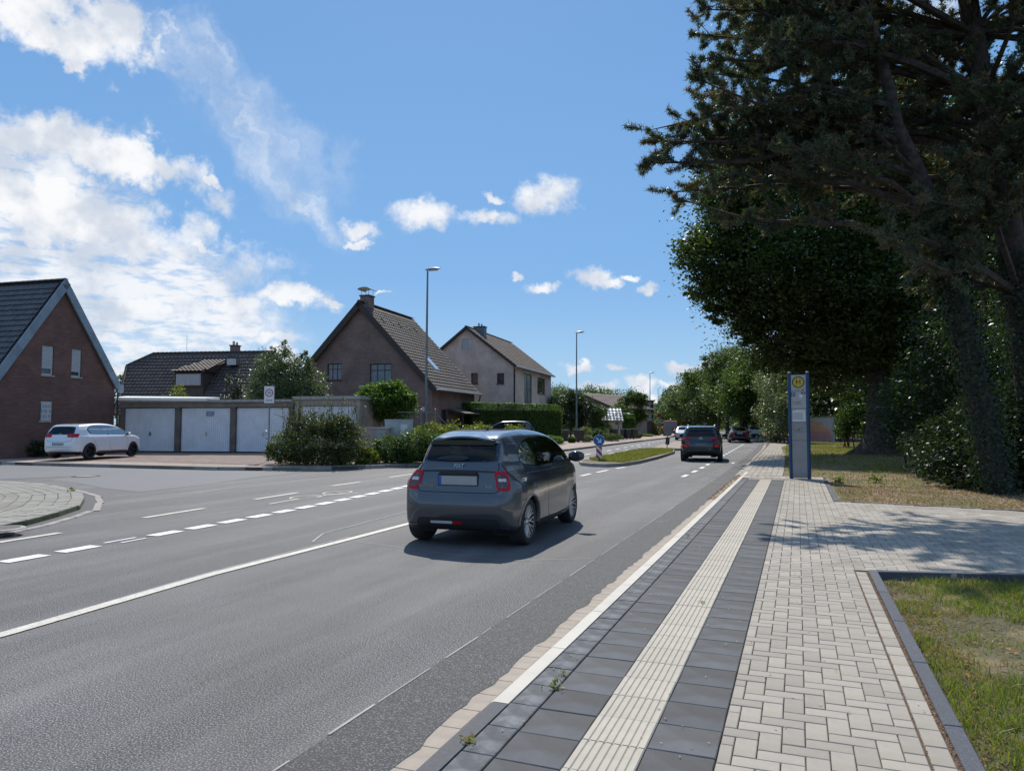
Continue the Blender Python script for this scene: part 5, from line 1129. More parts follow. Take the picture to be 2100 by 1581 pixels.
class Car:
    def __init__(s, sp, root):
        s.sp = sp; s.root = root
        side = catmull(sp['side'], 7); xs = np.arange(side[:, 0].min() - .5, side[:, 0].max() + .5, .02); zs = np.arange(-.3, sp['H'] + .5, .02)
        X, Z = np.meshgrid(xs, zs, indexing='ij'); Q = np.column_stack([X.ravel(), Z.ravel()]); d = np.full(len(Q), 1e9)
        for a, b in zip(side, np.roll(side, -1, 0)):
            ab = b - a; L2 = max((ab ** 2).sum(), 1e-12); t = np.clip(((Q - a) @ ab) / L2, 0, 1); d = np.minimum(d, ((Q - a - t[:, None] * ab) ** 2).sum(1))
        d = np.sqrt(d); ins = inpoly(Q, side.tolist()); d[ins] *= -1; s.grid = d.reshape(X.shape); s.x0 = xs[0]; s.z0 = zs[0]
        wx, ww = zip(*sp['W']); tz, tt = zip(*sp['T']); ux, uw = zip(*sp.get('Wu', sp['W'])); s0, s1 = sp.get('sh', (.85, 1.1)); s.k = sp.get('k', .07)
        def f(P):
            gx = np.clip((P[:, 0] - s.x0) / .02, 0, len(xs) - 1.001); gz = np.clip((P[:, 2] - s.z0) / .02, 0, len(zs) - 1.001); i = gx.astype(int); j = gz.astype(int); u = gx - i; v = gz - j; g = s.grid
            a = g[i, j] * (1 - u) * (1 - v) + g[i + 1, j] * u * (1 - v) + g[i, j + 1] * (1 - u) * v + g[i + 1, j + 1] * u * v
            q = np.clip((P[:, 2] - s0) / (s1 - s0), 0, 1); q = q * q * (3 - 2 * q)
            b = np.abs(P[:, 1]) - (np.interp(P[:, 0], wx, ww) * (1 - q) + np.interp(P[:, 0], ux, uw) * q) * np.interp(P[:, 2], tz, tt)
            h = np.clip(.5 + .5 * (a - b) / s.k, 0, 1); return b * (1 - h) + a * h + s.k * h * (1 - h)
        nx, ny, nz = sp.get('N', (90, 34, 36)); L = (side[:, 0].max() - side[:, 0].min()) / 2; cx = (side[:, 0].max() + side[:, 0].min()) / 2; H = sp['H']
        V = []; Fs = []; base = 0
        def gr(n_): return np.linspace(-1, 1, n_)
        for ax in range(3):
            for sg in (-1, 1):
                n1, n2 = {0: (ny, nz), 1: (nx, nz), 2: (nx, ny)}[ax]; A_, B_ = np.meshgrid(gr(n1), gr(n2), indexing='ij'); O_ = np.full(A_.shape, float(sg))
                q = {0: (O_, A_, B_), 1: (A_, O_, B_), 2: (A_, B_, O_)}[ax]; V.append(np.stack([c_.ravel() for c_ in q], 1))
                I = base + np.arange(n1 * n2).reshape(n1, n2); fc = np.stack([I[:-1, :-1], I[1:, :-1], I[1:, 1:], I[:-1, 1:]], -1).reshape(-1, 4)
                if (sg < 0) != (ax == 1): fc = fc[:, ::-1]
                Fs.append(fc); base += n1 * n2
        V = np.concatenate(V); Fs = np.concatenate(Fs); _, idx, inv = np.unique(np.round(V, 5), axis=0, return_index=True, return_inverse=True); V = V[idx]; Fs = inv.reshape(-1)[Fs]
        zc = sp.get('zc', .62); Pt = V * np.array([L + .35, 1.25, H * .75]) + np.array([cx, 0, zc]); Og = np.column_stack([cx + (Pt[:, 0] - cx) * .62, np.zeros(len(V)), np.full(len(V), zc)])
        lo = np.zeros(len(V)); hi = np.ones(len(V)); done = np.zeros(len(V), bool)
        for st in np.linspace(.04, 1, 36):
            v = f(Og + (Pt - Og) * st) > 0; new = v & ~done; hi[new] = st; done |= v; lo[~done] = st
        for _ in range(13): md = (lo + hi) / 2; v = f(Og + (Pt - Og) * md[:, None]) > 0; hi = np.where(v, md, hi); lo = np.where(v, lo, md)
        s.V = Og + (Pt - Og) * ((lo + hi) / 2)[:, None]; s.F = Fs
        s.bvh = BVHTree.FromPolygons([tuple(v) for v in s.V], [tuple(int(i) for i in q_) for q_ in s.F]); s.cuts = []
    def hit(s, o, D):
        h = s.bvh.ray_cast(Vector(o), Vector(D).normalized()); return (h[0], h[1]) if h[0] is not None else (None, None)
    def proj(s, pts, D, off, c=(0, 0, 0)):
        D = Vector(D).normalized(); u = Vector((0, 0, 1)); r_ = u.cross(D); out = []; last = None
        for a, b in pts:
            o = Vector(c) + r_ * a + u * b - D * 4; h, n_ = s.hit(o, D)
            if h is None: h, n_ = last if last else (o + D * 4, -D)
            if n_.dot(D) > 0: n_ = -n_
            last = (h, n_); out.append(h + n_ * off)
        return out
    def patch(s, name, outline, D, mat, off=.004, sc=(0, .35, .7, 1.), c=(0, 0, 0), parent=None, dens=True):
        ol = np.array(outline, float)
        if dens:
            o2 = []
            for a, b in zip(ol, np.roll(ol, -1, 0)):
                n_ = max(1, int(np.hypot(*(b - a)) / .05))
                for k in range(n_): o2.append(a + (b - a) * k / n_)
            ol = np.array(o2)
        m = ol.mean(0); n_ = len(ol); P = []; 
        for q in sc: P += s.proj([tuple(m + (p - m) * q) for p in ol], D, off, c)
        Fc = [(i * n_ + k, i * n_ + (k + 1) % n_, (i + 1) * n_ + (k + 1) % n_, (i + 1) * n_ + k) for i in range(len(sc) - 1) for k in range(n_)]
        me = mesh_np(name, np.array([tuple(p) for p in P]), Fc, mat, smooth=True); return link(name, me, parent or s.root)
    def line(s, name, pts, D, wd, mat, off=.003, parent=None, c=(0, 0, 0)):
        P = np.array(pts, float); A = []; B_ = []
        for i in range(len(P)):
            d = P[min(i + 1, len(P) - 1)] - P[max(i - 1, 0)]; d = d / (np.hypot(*d) + 1e-9); n_ = np.array([-d[1], d[0]]) * wd / 2; A.append(tuple(P[i] + n_)); B_.append(tuple(P[i] - n_))
        V = s.proj(A, D, off, c) + s.proj(B_, D, off, c); n_ = len(P)
        return link(name, mesh_np(name, np.array([tuple(v) for v in V]), [(i, i + 1, n_ + i + 1, n_ + i) for i in range(n_ - 1)], mat), parent or s.root)
    def finish(s, mat, black_z=lambda x: .27, wheels=(), wr=.31, ra=.345, tw_=.2, mat2=None):
        Cn = s.V[s.F].mean(1); keep = np.ones(len(s.F), bool)
        for (x, z) in wheels: keep &= ~((np.hypot(Cn[:, 0] - x, Cn[:, 2] - z) < ra) & (np.abs(Cn[:, 1]) > .42))
        for ax, poly, cond in s.cuts: P2 = Cn[:, [0, 2]] if ax == 'side' else Cn[:, [1, 2]]; keep &= ~(inpoly(P2, poly) & cond(Cn))
        Fk = s.F[keep]; Ck = Cn[keep]; me = mesh_np('body', s.V, Fk, mat, smooth=True); me.materials.append(mat2 or m_black)
        bz = np.array([black_z(x) for x in Ck[:, 0]]); me.polygons.foreach_set('material_index', (Ck[:, 2] < bz).astype(np.int32)); b = link('body', me, s.root)
        for (x, z) in wheels:
            for sg in (-1, 1):
                D = (0, -sg, 0); m = MB(); n_ = 22; V = []
                for k in range(n_ + 1):
                    a = R(-25 + 230 * k / n_); V += [(x + ra * math.cos(a), sg * .40, z + ra * math.sin(a)), (x + ra * math.cos(a), sg * (s.sp['hw'] - .015), z + ra * math.sin(a))]
                V.append((x, sg * .40, z)); m.add(V, [(2 * k, 2 * k + 1, 2 * k + 3, 2 * k + 2) for k in range(n_)] + [(2 * k, 2 * k + 2, 2 * (n_ + 1)) for k in range(n_)])
                # pull the outer edge in to the skin
                for i, v in enumerate(m.V):
                    if abs(abs(v[1]) - (s.sp['hw'] - .015)) < 1e-6:
                        h, _n = s.hit((v[0], sg * 3, v[2]), D)
                        m.V[i] = (v[0], sg * max(.5, abs(h.y) - .012), v[2]) if h is not None else (v[0], sg * .62, v[2])
                m.build('wheel_arch', m_int, s.root)
                r_ = 1 if sg > 0 else -1
                ang = [R(-12 + 204 * k / 40) for k in range(41)]; z_ok = s.sp.get('archmin', .26)
                pts_o = [(r_ * (x + (ra + .030) * math.cos(a)), z + (ra + .03) * math.sin(a)) for a in ang]; pts_i = [(r_ * (x + (ra - .006) * math.cos(a)), z + (ra - .006) * math.sin(a)) for a in ang]
                ok = [i for i in range(41) if pts_o[i][1] > z_ok and pts_i[i][1] > z_ok]; po = s.proj([pts_o[i] for i in ok], D, .003); pi_ = s.proj([pts_i[i] for i in ok], D, .004)
                n2 = len(ok); V = po + pi_ + [Vector((p.x, p.y - sg * .06, p.z)) for p in pi_]
                link('arch_lip', mesh_np('arch_lip', np.array([tuple(v) for v in V]), [(i, i + 1, n2 + i + 1, n2 + i) for i in range(n2 - 1)] + [(n2 + i, n2 + i + 1, 2 * n2 + i + 1, 2 * n2 + i) for i in range(n2 - 1)], s.sp.get('archmat', mat), smooth=True), s.root)
        return b
def wheel(parent, x, sg, r_, track, w_, style='y', nsp=10):
    Mx = T(x, sg * track, r_) @ Matrix.Rotation(-math.pi / 2 * sg, 4, 'X')      # local z -> outward
    prof = [(r_ * .66, -w_ / 2), (r_ * .9, -w_ / 2), (r_ * .985, -w_ * .38), (r_, -w_ * .2), (r_, w_ * .2), (r_ * .985, w_ * .38), (r_ * .93, w_ * .49), (r_ * .80, w_ / 2), (r_ * .72, w_ * .46), (r_ * .70, w_ * .3)]
    wo = MB().lathe(prof, 40, Mx).build('wheel', m_tyre, parent, smooth=True)
    rim = MB().lathe([(r_ * .72, w_ * .44), (r_ * .69, w_ * .44), (r_ * .66, w_ * .2), (r_ * .6, w_ * .02), (0, w_ * .05)], 40, Mx).build('rim', m_rimb, wo, smooth=True)
    m = MB()
    for k in range(nsp):
        a = 2 * math.pi * k / nsp
        if style == 'y':
            for da in (-.16, .16):
                p0 = Vector((.05 * math.cos(a), .05 * math.sin(a), w_ * .30)); pm = Vector((r_ * .34 * math.cos(a + da * .4), r_ * .34 * math.sin(a + da * .4), w_ * .33)); p1 = Vector((r_ * .69 * math.cos(a + da), r_ * .69 * math.sin(a + da), w_ * .40))
                m.tube([Mx @ p0, Mx @ pm, Mx @ p1], [.012, .011, .009], 5)
        else:
            m.tube([Mx @ Vector((.04 * math.cos(a), .04 * math.sin(a), w_ * .3)), Mx @ Vector((r_ * .69 * math.cos(a), r_ * .69 * math.sin(a), w_ * .38))], [.03, .022], 5)
    m.lathe([(0, w_ * .36), (.03, w_ * .36), (.04, w_ * .3)], 16, Mx); m.lathe([(r_ * .69, w_ * .40), (r_ * .715, w_ * .45), (r_ * .73, w_ * .45)], 40, Mx)
    m.build('spokes', m_rims if style == 'y' else (m_rimb if style == 'd' else m_rims), wo, smooth=True); return wo
REAR = (1, 0, 0)
MR = lambda x, y, z: Matrix(((0, 0, -1, x), (-1, 0, 0, y), (0, 1, 0, z), (0, 0, 0, 1)))      # text facing backwards
def seats(c, xs, w_=.5, zb=.35, zt=1.08, mat=None):
    for x, n_ in xs:
        for y in ((-.37, .37) if n_ == 2 else (0,)):
            ww = .24 if n_ == 2 else .58; m = MB()
            m.box(x - .1, x + .42, y - ww, y + ww, zb, zb + .18); V = T(x - .12, 0, zb + .1) @ Matrix.Rotation(R(-14), 4, 'Y'); m.box(-.07, .06, y - ww, y + ww, 0, zt - zb - .25, V, ch=.02)
            m.build('seat', mat or m_seat, c.root)
            h = MB()
            for yy in ((y,) if n_ == 2 else (-.33, .33)): h.box(-.06, .04, yy - .12, yy + .12, zt - zb - .22, zt - zb - .02, V, ch=.02)
            h.build('headrest', mat or m_seat, c.root)
def side_glass(c, outline, gl=None, cut=True, name='side_window', seal=.93):
    n_ = 10
    for sg in (-1, 1):
        D = (0, -sg, 0); ol = [(sg * x, z) for x, z in outline]
        c.patch('window_seal', ol, D, m_seal, .003, (seal, 1.0)); c.patch(name, ol, D, gl or m_gl, .0035, (0, .3, .6, seal + .01))
    if cut:
        P = np.array(outline); m = P.mean(0); c.cuts.append(('side', (m + (P - m) * .95).tolist(), lambda Cn: np.abs(Cn[:, 1]) > .35))
def mirror(c, x, sg, y, z, mat, s_=1.):
    m = MB(); n1 = 7; rings = []
    for i in range(n1):
        t = i / (n1 - 1); w_ = math.sin(math.pi * (.08 + .84 * t)) ** .5; rings.append([(x + (.0 + .055 * w_ * math.cos(a)) * s_ + .02 * t, sg * (y + (t - .1) * .20 * s_), z + .075 * w_ * math.sin(a) * s_) for a in np.linspace(0, 2 * math.pi, 12, endpoint=False)])
    V = [v for r_ in rings for v in r_]; m.add(V, [(i * 12 + k, i * 12 + (k + 1) % 12, (i + 1) * 12 + (k + 1) % 12, (i + 1) * 12 + k) for i in range(n1 - 1) for k in range(12)] + [tuple(range(12)), tuple(72 + k for k in range(12))])
    mo = m.build('door_mirror', mat, c.root, smooth=True); MB().box(x - .02, x + .03, min(sg * (y - .12), sg * (y + .03)), max(sg * (y - .12), sg * (y + .03)), z - .07, z - .03).build('mirror_arm', m_black, mo)
    MB().lathe([(0, 0), (.055 * s_, 0)], 14, T(x - .058 * s_, sg * (y + .085 * s_), z) @ Matrix.Rotation(-math.pi / 2, 4, 'Y')).build('mirror_glass', m_gl, mo)

def place_car(name, label, x, y, rz, z=0.): return thing(name, label, 'car', (x, y, z), rz)

# ---- hero: small dark grey two door hatchback
sp = dict(H=1.53, hw=.842, k=.085, N=(190, 66, 70), zc=.66,
    side=[(-1.50, .20), (-1.63, .26), (-1.69, .40), (-1.71, .52), (-1.70, .63), (-1.675, .71), (-1.66, .80), (-1.645, .92), (-1.625, 1.02), (-1.585, 1.13), (-1.50, 1.28), (-1.42, 1.385), (-1.34, 1.44), (-1.1, 1.49), (-.75, 1.52), (-.3, 1.53), (.1, 1.505), (.42, 1.43), (.75, 1.26), (1.0, 1.10), (1.15, 1.02), (1.4, .97), (1.62, .89), (1.78, .78), (1.87, .64), (1.90, .5), (1.88, .36), (1.80, .25), (1.6, .2), (.6, .18), (-.6, .18), (-1.2, .2)],
    W=[(-1.80, .0), (-1.74, .50), (-1.70, .62), (-1.62, .735), (-1.5, .795), (-1.35, .825), (-1.1, .84), (-.6, .842), (.6, .842), (1.1, .83), (1.4, .79), (1.62, .70), (1.78, .55), (1.88, .35), (1.95, 0)],
    Wu=[(-1.80, .0), (-1.72, .42), (-1.62, .555), (-1.5, .565), (-1.35, .60), (-1.1, .665), (-.7, .735), (0, .775), (.7, .79), (1.1, .78), (1.4, .74), (1.62, .66), (1.78, .5), (1.95, 0)], sh=(.80, 1.12),
    T=[(0, .86), (.2, .93), (.3, .98), (.5, 1.0), (.72, 1.0), (.9, .985), (1.04, .99), (1.2, .945), (1.34, .87), (1.44, .78), (1.52, .66), (1.6, .5)])
m_fiat = paint('slate grey metallic paint', (.080, .086, .098), metal=.6, rough=.26)
fx, fy = -4.25, 10.45
root = place_car('small_hatchback', 'small dark grey two door hatchback driving away in the near lane', fx, fy, R(92.6)); root.scale = (1.03, 1.04, 1.0); c = Car(sp, root)
door = catmull([(-.30, 1.035), (.30, 1.04), (.80, 1.055), (.86, 1.085), (.62, 1.25), (.36, 1.385), (.1, 1.42), (-.22, 1.43), (-.36, 1.40), (-.34, 1.2)], 4).tolist()
qtr = catmull([(-.46, 1.04), (-.50, 1.25), (-.52, 1.41), (-.80, 1.39), (-1.02, 1.31), (-1.13, 1.20), (-1.10, 1.10), (-.95, 1.05)], 4).tolist()
side_glass(c, door, m_glc); side_glass(c, qtr, m_gl, name='quarter_window')
for sg in (-1, 1): c.patch('door_pillar', [(sg * x, z) for x, z in [(-.33, 1.03), (-.47, 1.03), (-.53, 1.42), (-.36, 1.42)]], (0, -sg, 0), m_seal, .0028)
rg_ = catmull([(-.45, 1.115), (0, 1.105), (.45, 1.115), (.505, 1.15), (.495, 1.27), (.455, 1.395), (.25, 1.425), (0, 1.43), (-.25, 1.425), (-.455, 1.395), (-.495, 1.27), (-.505, 1.15)], 3).tolist()
c.patch('rear_window_seal', rg_, REAR, m_seal, .003, (.92, 1.0)); c.patch('rear_window', rg_, REAR, m_gl, .0035, (0, .3, .6, .925)); c.cuts.append(('rear', [(a * .94, 1.24 + (b - 1.24) * .9) for a, b in rg_], lambda Cn: Cn[:, 0] < -1.2))
ws_ = catmull([(-.62, 1.10), (0, 1.09), (.62, 1.10), (.60, 1.25), (.50, 1.40), (0, 1.44), (-.50, 1.40), (-.60, 1.25)], 3).tolist()
c.patch('windscreen', ws_, (-1, 0, 0), m_glc, .003); c.cuts.append(('rear', ws_, lambda Cn: (Cn[:, 0] > .2)))
c.finish(m_fiat, black_z=lambda x: .26 if x < -1.3 else .24, wheels=((-1.16, .31), (1.16, .31)), wr=.31, ra=.345)
for x in (-1.16, 1.16):
    for sg in (-1, 1): wheel(root, x, sg, .31, .695, .205)
# spoiler over the rear window
m = MB(); yy = np.linspace(-.475, .475, 15); V = []
for y in yy:
    V += [(-1.28, y, 1.472 - .075 * (y / .475) ** 2), (-1.485 * (1 - .025 * (y / .475) ** 2), y, 1.450 - .085 * (y / .475) ** 2), (-1.497 * (1 - .025 * (y / .475) ** 2), y, 1.428 - .085 * (y / .475) ** 2), (-1.38, y, 1.365 - .05 * (y / .475) ** 2)]
m.add(V, [(4 * i + a, 4 * i + b_, 4 * (i + 1) + b_, 4 * (i + 1) + a) for i in range(14) for a, b_ in ((0, 1), (1, 2), (2, 3))] + [(0, 1, 2, 3), (56, 57, 58, 59)]); m.build('spoiler', m_fiat, root, smooth=True)
MB().box(-1.486, -1.36, -.43, .43, 1.33, 1.395).build('spoiler_shade', m_seal, root)  # black box puts the shade beneath the spoiler into colour
# hatch seams, plate recess and handle
hl = [(-.525, 1.10), (-.54, .95), (-.555, .80), (-.53, .735), (-.45, .72), (0, .715), (.45, .72), (.53, .735), (.555, .80), (.54, .95), (.525, 1.10)]
c.line('hatch_seam', catmull(hl, 5, False), REAR, .011, m_black); c.line('hatch_crease', [(y, .995 - .012 * (y / .55) ** 2) for y in np.linspace(-.50, .50, 25)], REAR, .022, m_black, .004)
c.line('bumper_edge', [(y, .30 + .0 * y) for y in np.linspace(-.66, .66, 25)], REAR, .012, m_black)
c.patch('lower_diffuser', rr_(1.12, .14, .06, cy=.31), REAR, m_black, .004)
h, n_ = c.hit((-4, 0, .88), REAR)
pr_ = MB().box(h.x - .012, h.x + .02, -.275, .275, .80, .955).build('plate_recess', m_black, root); pl_ = MB().box(h.x - .022, h.x - .012, -.26, .26, .815, .93).build('number_plate', m_plate, root); MB().box(h.x - .0235, h.x - .0225, .222, .259, .817, .928).build('plate_band', m_plblue, pl_)
MB().box(h.x - .03, h.x, -.25, .25, .958, .985).build('handle_bar', m_black, root)
m_badge = M('pale blue chrome letters', (.45, .62, .85), rough=.2, metal=.6)
h, n_ = c.hit((-4, 0, 1.052), REAR); tl = math.atan2(-n_.z, -n_.x); text('FIAT', .085, m_badge, root, MR(h.x - .012, 0, 1.055) @ Matrix.Shear('XY', 4, (0, 0)) @ Matrix(((1, .25, 0, 0), (0, 1, 0, 0), (0, 0, 1, 0), (0, 0, 0, 1))), 'brand_letters', ext=.004, sx=.8)
h, n_ = c.hit((-4, .44, .78), REAR); text('la Prima', .062, m_chrome, root, MR(h.x - .006, .43, .80) @ Matrix(((1, .3, 0, 0), (0, 1, 0, 0), (0, 0, 1, 0), (0, 0, 0, 1))), 'script_letters', ext=.002)
h, n_ = c.hit((-4, -.42, .80), REAR); text('500', .05, m_chrome, root, MR(h.x - .006, -.42, .80), 'number_letters', ext=.002, sx=1.3)
# wiper
c.patch('wiper_cover', catmull([(.28, 1.125), (.30, 1.15), (.15, 1.185), (0, 1.185), (-.1, 1.17), (-.12, 1.14), (0, 1.12)], 3).tolist(), REAR, m_black, .02); c.line('wiper', [(.27, 1.14), (.1, 1.16), (-.1, 1.15)], REAR, .03, m_black, .03)
# tail lamps wrapped round the corners
for sg in (-1, 1):
    D = Vector((1, -sg * .75, 0)).normalized(); h, n_ = c.hit((-4, sg * .60, .87), REAR); rv = Vector((0, 0, 1)).cross(D); ca = h.dot(rv); k_ = sg
    ol = lambda s_, dx=0: [(ca + dx + x * s_, .872 + z * s_) for x, z in rr_(.155, .25, .05, sk=-.10 * sg)]
    t1 = c.patch('tail_lamp', ol(1.0), D, m_tail, .008); c.patch('lamp_inner', ol(.70, -.004 * sg), D, m_taild, .011, parent=t1)
    c.patch('reversing_lamp', [(ca - .004 * sg + x, .885 + z) for x, z in rr_(.085, .04, .012)], D, m_lampw, .013, parent=t1)
c.patch('reflector', rr_(.30, .035, .01, cy=.325, cx=.22), REAR, m_lampw, .007); c.patch('reflector', rr_(.12, .035, .01, cy=.325, cx=.0), REAR, m_tail, .009)
for sg in (-1, 1):
    D = (0, -sg, 0); dl = [(.93, 1.03), (.95, .8), (.90, .5), (.78, .32), (.3, .29), (-.3, .30), (-.40, .45), (-.42, .8), (-.40, 1.0)]
    c.line('door_seam', [(sg * x, z) for x, z in catmull(dl, 6, False)], D, .008, m_black); c.line('sill_line', [(sg * x, .27) for x in np.linspace(-.78, .78, 20)], D, .03, m_black)
    c.patch('door_handle', [(sg * x, z) for x, z in rr_(.13, .028, .012, cx=-.27, cy=.90)], D, m_black, .008); mirror(c, .78, sg, .85, 1.10, m_seal, 1.15)
    c.line('belt_highlight', [(sg * x, .945 + .012 * math.cos(x)) for x in np.linspace(-1.12, .95, 30)], D, .010, M('belt crease highlight', (.22, .24, .27), rough=.25, metal=.6), .004)  # pale strip paints in the light caught along the belt crease
D = (0, 1, 0); c.line('flap_seam', [(-(-1.30 + .085 * math.cos(t)), .84 + .085 * math.sin(t)) for t in np.linspace(0, 2 * math.pi, 24)], D, .007, m_black)
h, n_ = c.hit((-1.36, -3, .87), D); rz_ = math.atan2(n_.y, n_.x) + math.pi / 2
text('GW', .10, m_signw, root, T(h.x, h.y - .006, .87) @ Matrix.Rotation(rz_, 4, 'Z') @ XZ, 'sticker', ext=.001, sx=.7)
seats(c, [(.02, 2), (-.85, 1)]); MB().box(-1.3, 1.1, -.7, .7, .30, .38).build('cabin_floor', m_int, root); MB().box(.62, 1.0, -.66, .66, .7, 1.0).build('dashboard', m_int, root); MB().box(-1.45, -1.0, -.62, .62, .38, 1.02).build('parcel_shelf', m_int, root)
MB().lathe([(.17, -.012), (.185, 0), (.17, .012), (.155, 0), (.17, -.012)], 24, T(.52, .37, .98) @ Matrix.Rotation(R(68), 4, 'Y')).build('steering_wheel', m_int, root)
MB().tube([(-.55, 0, 1.525), (-.72, 0, 1.57)], [.018, .006], 6).build('aerial', m_black, root)

# ---- driver seen dimly is not shown; other cars share the builder
def std_car(root, kind, col, N=(80, 30, 32)):
    if kind == 'suv':
        sp = dict(H=1.56, hw=.90, k=.08, N=N, zc=.7, side=[(-1.8, .30), (-2.02, .38), (-2.08, .55), (-2.08, .75), (-2.04, .95), (-1.96, 1.08), (-1.82, 1.28), (-1.70, 1.46), (-1.5, 1.53), (-.9, 1.565), (-.3, 1.565), (.1, 1.53), (.45, 1.40), (.95, 1.13), (1.1, 1.06), (1.6, .99), (1.95, .88), (2.08, .7), (2.1, .5), (2.02, .32), (1.7, .24), (0, .22), (-1.5, .24)],
            W=[(-2.16, 0), (-2.10, .5), (-2.02, .68), (-1.85, .80), (-1.5, .87), (-.8, .90), (.8, .90), (1.5, .87), (1.85, .78), (2.05, .58), (2.14, 0)], T=[(0, .9), (.25, .96), (.45, 1), (.8, 1), (.95, .975), (1.05, .93), (1.3, .84), (1.48, .75), (1.58, .6)])
        dr = [(-1.15, 1.07), (-.2, 1.05), (.85, 1.05), (.92, 1.10), (.4, 1.38), (.05, 1.47), (-.6, 1.49), (-1.15, 1.46), (-1.5, 1.30), (-1.45, 1.12)]; rw = (1.22, .32, 1.24); wx = 1.30; wr = .335; lz = 1.02
    elif kind == 'sedan':
        sp = dict(H=1.41, hw=.92, k=.08, N=N, zc=.6, side=[(-2.0, .26), (-2.30, .34), (-2.37, .50), (-2.36, .68), (-2.33, .82), (-2.29, .98), (-2.12, 1.04), (-1.9, 1.08), (-1.4, 1.25), (-.9, 1.37), (-.4, 1.41), (.1, 1.40), (.5, 1.32), (1.0, 1.08), (1.15, 1.00), (1.7, .92), (2.1, .80), (2.28, .62), (2.3, .45), (2.2, .28), (1.8, .2), (0, .18), (-1.6, .2)],
            W=[(-2.45, 0), (-2.36, .55), (-2.25, .72), (-2.0, .84), (-1.5, .90), (-.5, .92), (.8, .92), (1.5, .90), (2.0, .80), (2.2, .6), (2.35, 0)], T=[(0, .9), (.25, .96), (.45, 1), (.75, 1), (.88, .97), (.98, .92), (1.15, .84), (1.3, .73), (1.42, .6)])
        dr = [(-1.3, 1.04), (-.2, 1.0), (.9, .99), (.98, 1.03), (.5, 1.25), (.1, 1.33), (-.5, 1.345), (-1.0, 1.29), (-1.6, 1.12)]; rw = (1.12, .26, 1.20); wx = 1.38; wr = .325; lz = .86
    else:
        sp = dict(H=1.47, hw=.90, k=.08, N=N, zc=.64, side=[(-1.85, .27), (-2.0, .34), (-2.06, .48), (-2.06, .65), (-2.02, .85), (-1.97, 1.0), (-1.82, 1.18), (-1.68, 1.36), (-1.5, 1.42), (-.9, 1.46), (-.3, 1.47), (.15, 1.43), (.5, 1.33), (1.0, 1.06), (1.15, .99), (1.6, .92), (1.95, .80), (2.1, .62), (2.12, .45), (2.04, .28), (1.7, .2), (0, .18), (-1.5, .2)],
            W=[(-2.14, 0), (-2.08, .5), (-1.98, .70), (-1.8, .81), (-1.4, .88), (-.6, .90), (.8, .90), (1.5, .87), (1.85, .78), (2.05, .58), (2.16, 0)], T=[(0, .9), (.25, .96), (.45, 1), (.8, 1), (.92, .975), (1.0, .92), (1.2, .85), (1.35, .76), (1.48, .6)])
        dr = [(-1.1, 1.02), (-.2, 1.0), (.85, .99), (.95, 1.03), (.5, 1.28), (.1, 1.37), (-.5, 1.40), (-1.05, 1.38), (-1.38, 1.24), (-1.3, 1.08)]; rw = (1.18, .30, 1.17); wx = 1.31; wr = .32; lz = .92
    sp['archmin'] = .24; mt = paint(col[0], col[1], metal=col[2], rough=col[3])
    if kind == 'suv': sp['archmat'] = m_black
    c = Car(sp, root); dl = catmull(dr, 3).tolist(); side_glass(c, dl, m_gls, cut=True)
    rwo = catmull([(-rw[0] / 2, rw[2] - rw[1] / 2), (0, rw[2] - rw[1] / 2 - .01), (rw[0] / 2, rw[2] - rw[1] / 2), (rw[0] / 2 * .95, rw[2] + rw[1] * .1), (rw[0] / 2 * .82, rw[2] + rw[1] / 2), (0, rw[2] + rw[1] / 2 + .02), (-rw[0] / 2 * .82, rw[2] + rw[1] / 2), (-rw[0] / 2 * .95, rw[2] + rw[1] * .1)], 3).tolist()
    c.patch('rear_window_seal', rwo, REAR, m_seal, .004, (.9, 1.)); c.patch('rear_window', rwo, REAR, m_gl, .005, (0, .3, .6, .905)); zm = rw[2]
    c.cuts.append(('rear', [(a * .9, zm + (b - zm) * .86) for a, b in rwo], lambda Cn: Cn[:, 0] < -.8))
    wso = [(-.66, lz + .16), (0, lz + .14), (.66, lz + .16), (.52, sp['H'] - .12), (0, sp['H'] - .07), (-.52, sp['H'] - .12)]
    c.patch('windscreen', wso, (-1, 0, 0), m_gl, .004); c.cuts.append(('rear', [(a * .92, b) for a, b in wso], lambda Cn: Cn[:, 0] > .2))
    bzf = (lambda x: .46 if x < -1.7 else .36) if kind == 'suv' else (lambda x: .31)
    c.finish(mt, black_z=bzf, wheels=((-wx, wr), (wx, wr)), wr=wr, ra=wr + .04)
    for x in (-wx, wx):
        for sg in (-1, 1): wheel(root, x, sg, wr, sp['hw'] - .115, .215, 'd' if kind != 'sedan' else 's', 5)
    for sg in (-1, 1):
        mirror(c, .80, sg, sp['hw'] + .0, lz + .09, mt if kind == 'hatch' else m_black)
        c.line('door_seam', [(sg * x, z) for x, z in catmull([(.9, lz), (.88, .6), (.7, .36), (0, .33), (-.2, .5), (-.2, lz)], 4, False)], (0, -sg, 0), .008, m_black)
        c.line('door_seam', [(sg * x, z) for x, z in catmull([(-.2, .34), (-.8, .36), (-1.0, .6), (-1.18, .8), (-1.15, lz)], 4, False)], (0, -sg, 0), .008, m_black)
        for xh in (.0, -.95): c.patch('door_handle', [(sg * x, z) for x, z in rr_(.17, .03, .012, cx=xh + .02, cy=lz - .09)], (0, -sg, 0), mt if kind != 'suv' else m_black, .012)
        c.line('pillar', [(sg * x, z) for x, z in ((-.24, lz + .07), (-.30, sp['H'] - .09))], (0, -sg, 0), .07, m_seal, .007)
    seats(c, [(.0, 2), (-.9, 1)]); MB().box(-1.5, 1.2, -.7, .7, .32, .4).build('cabin_floor', m_int, root); MB().box(.7, 1.05, -.68, .68, .7, lz + .03).build('dashboard', m_int, root)
    return c, sp, mt
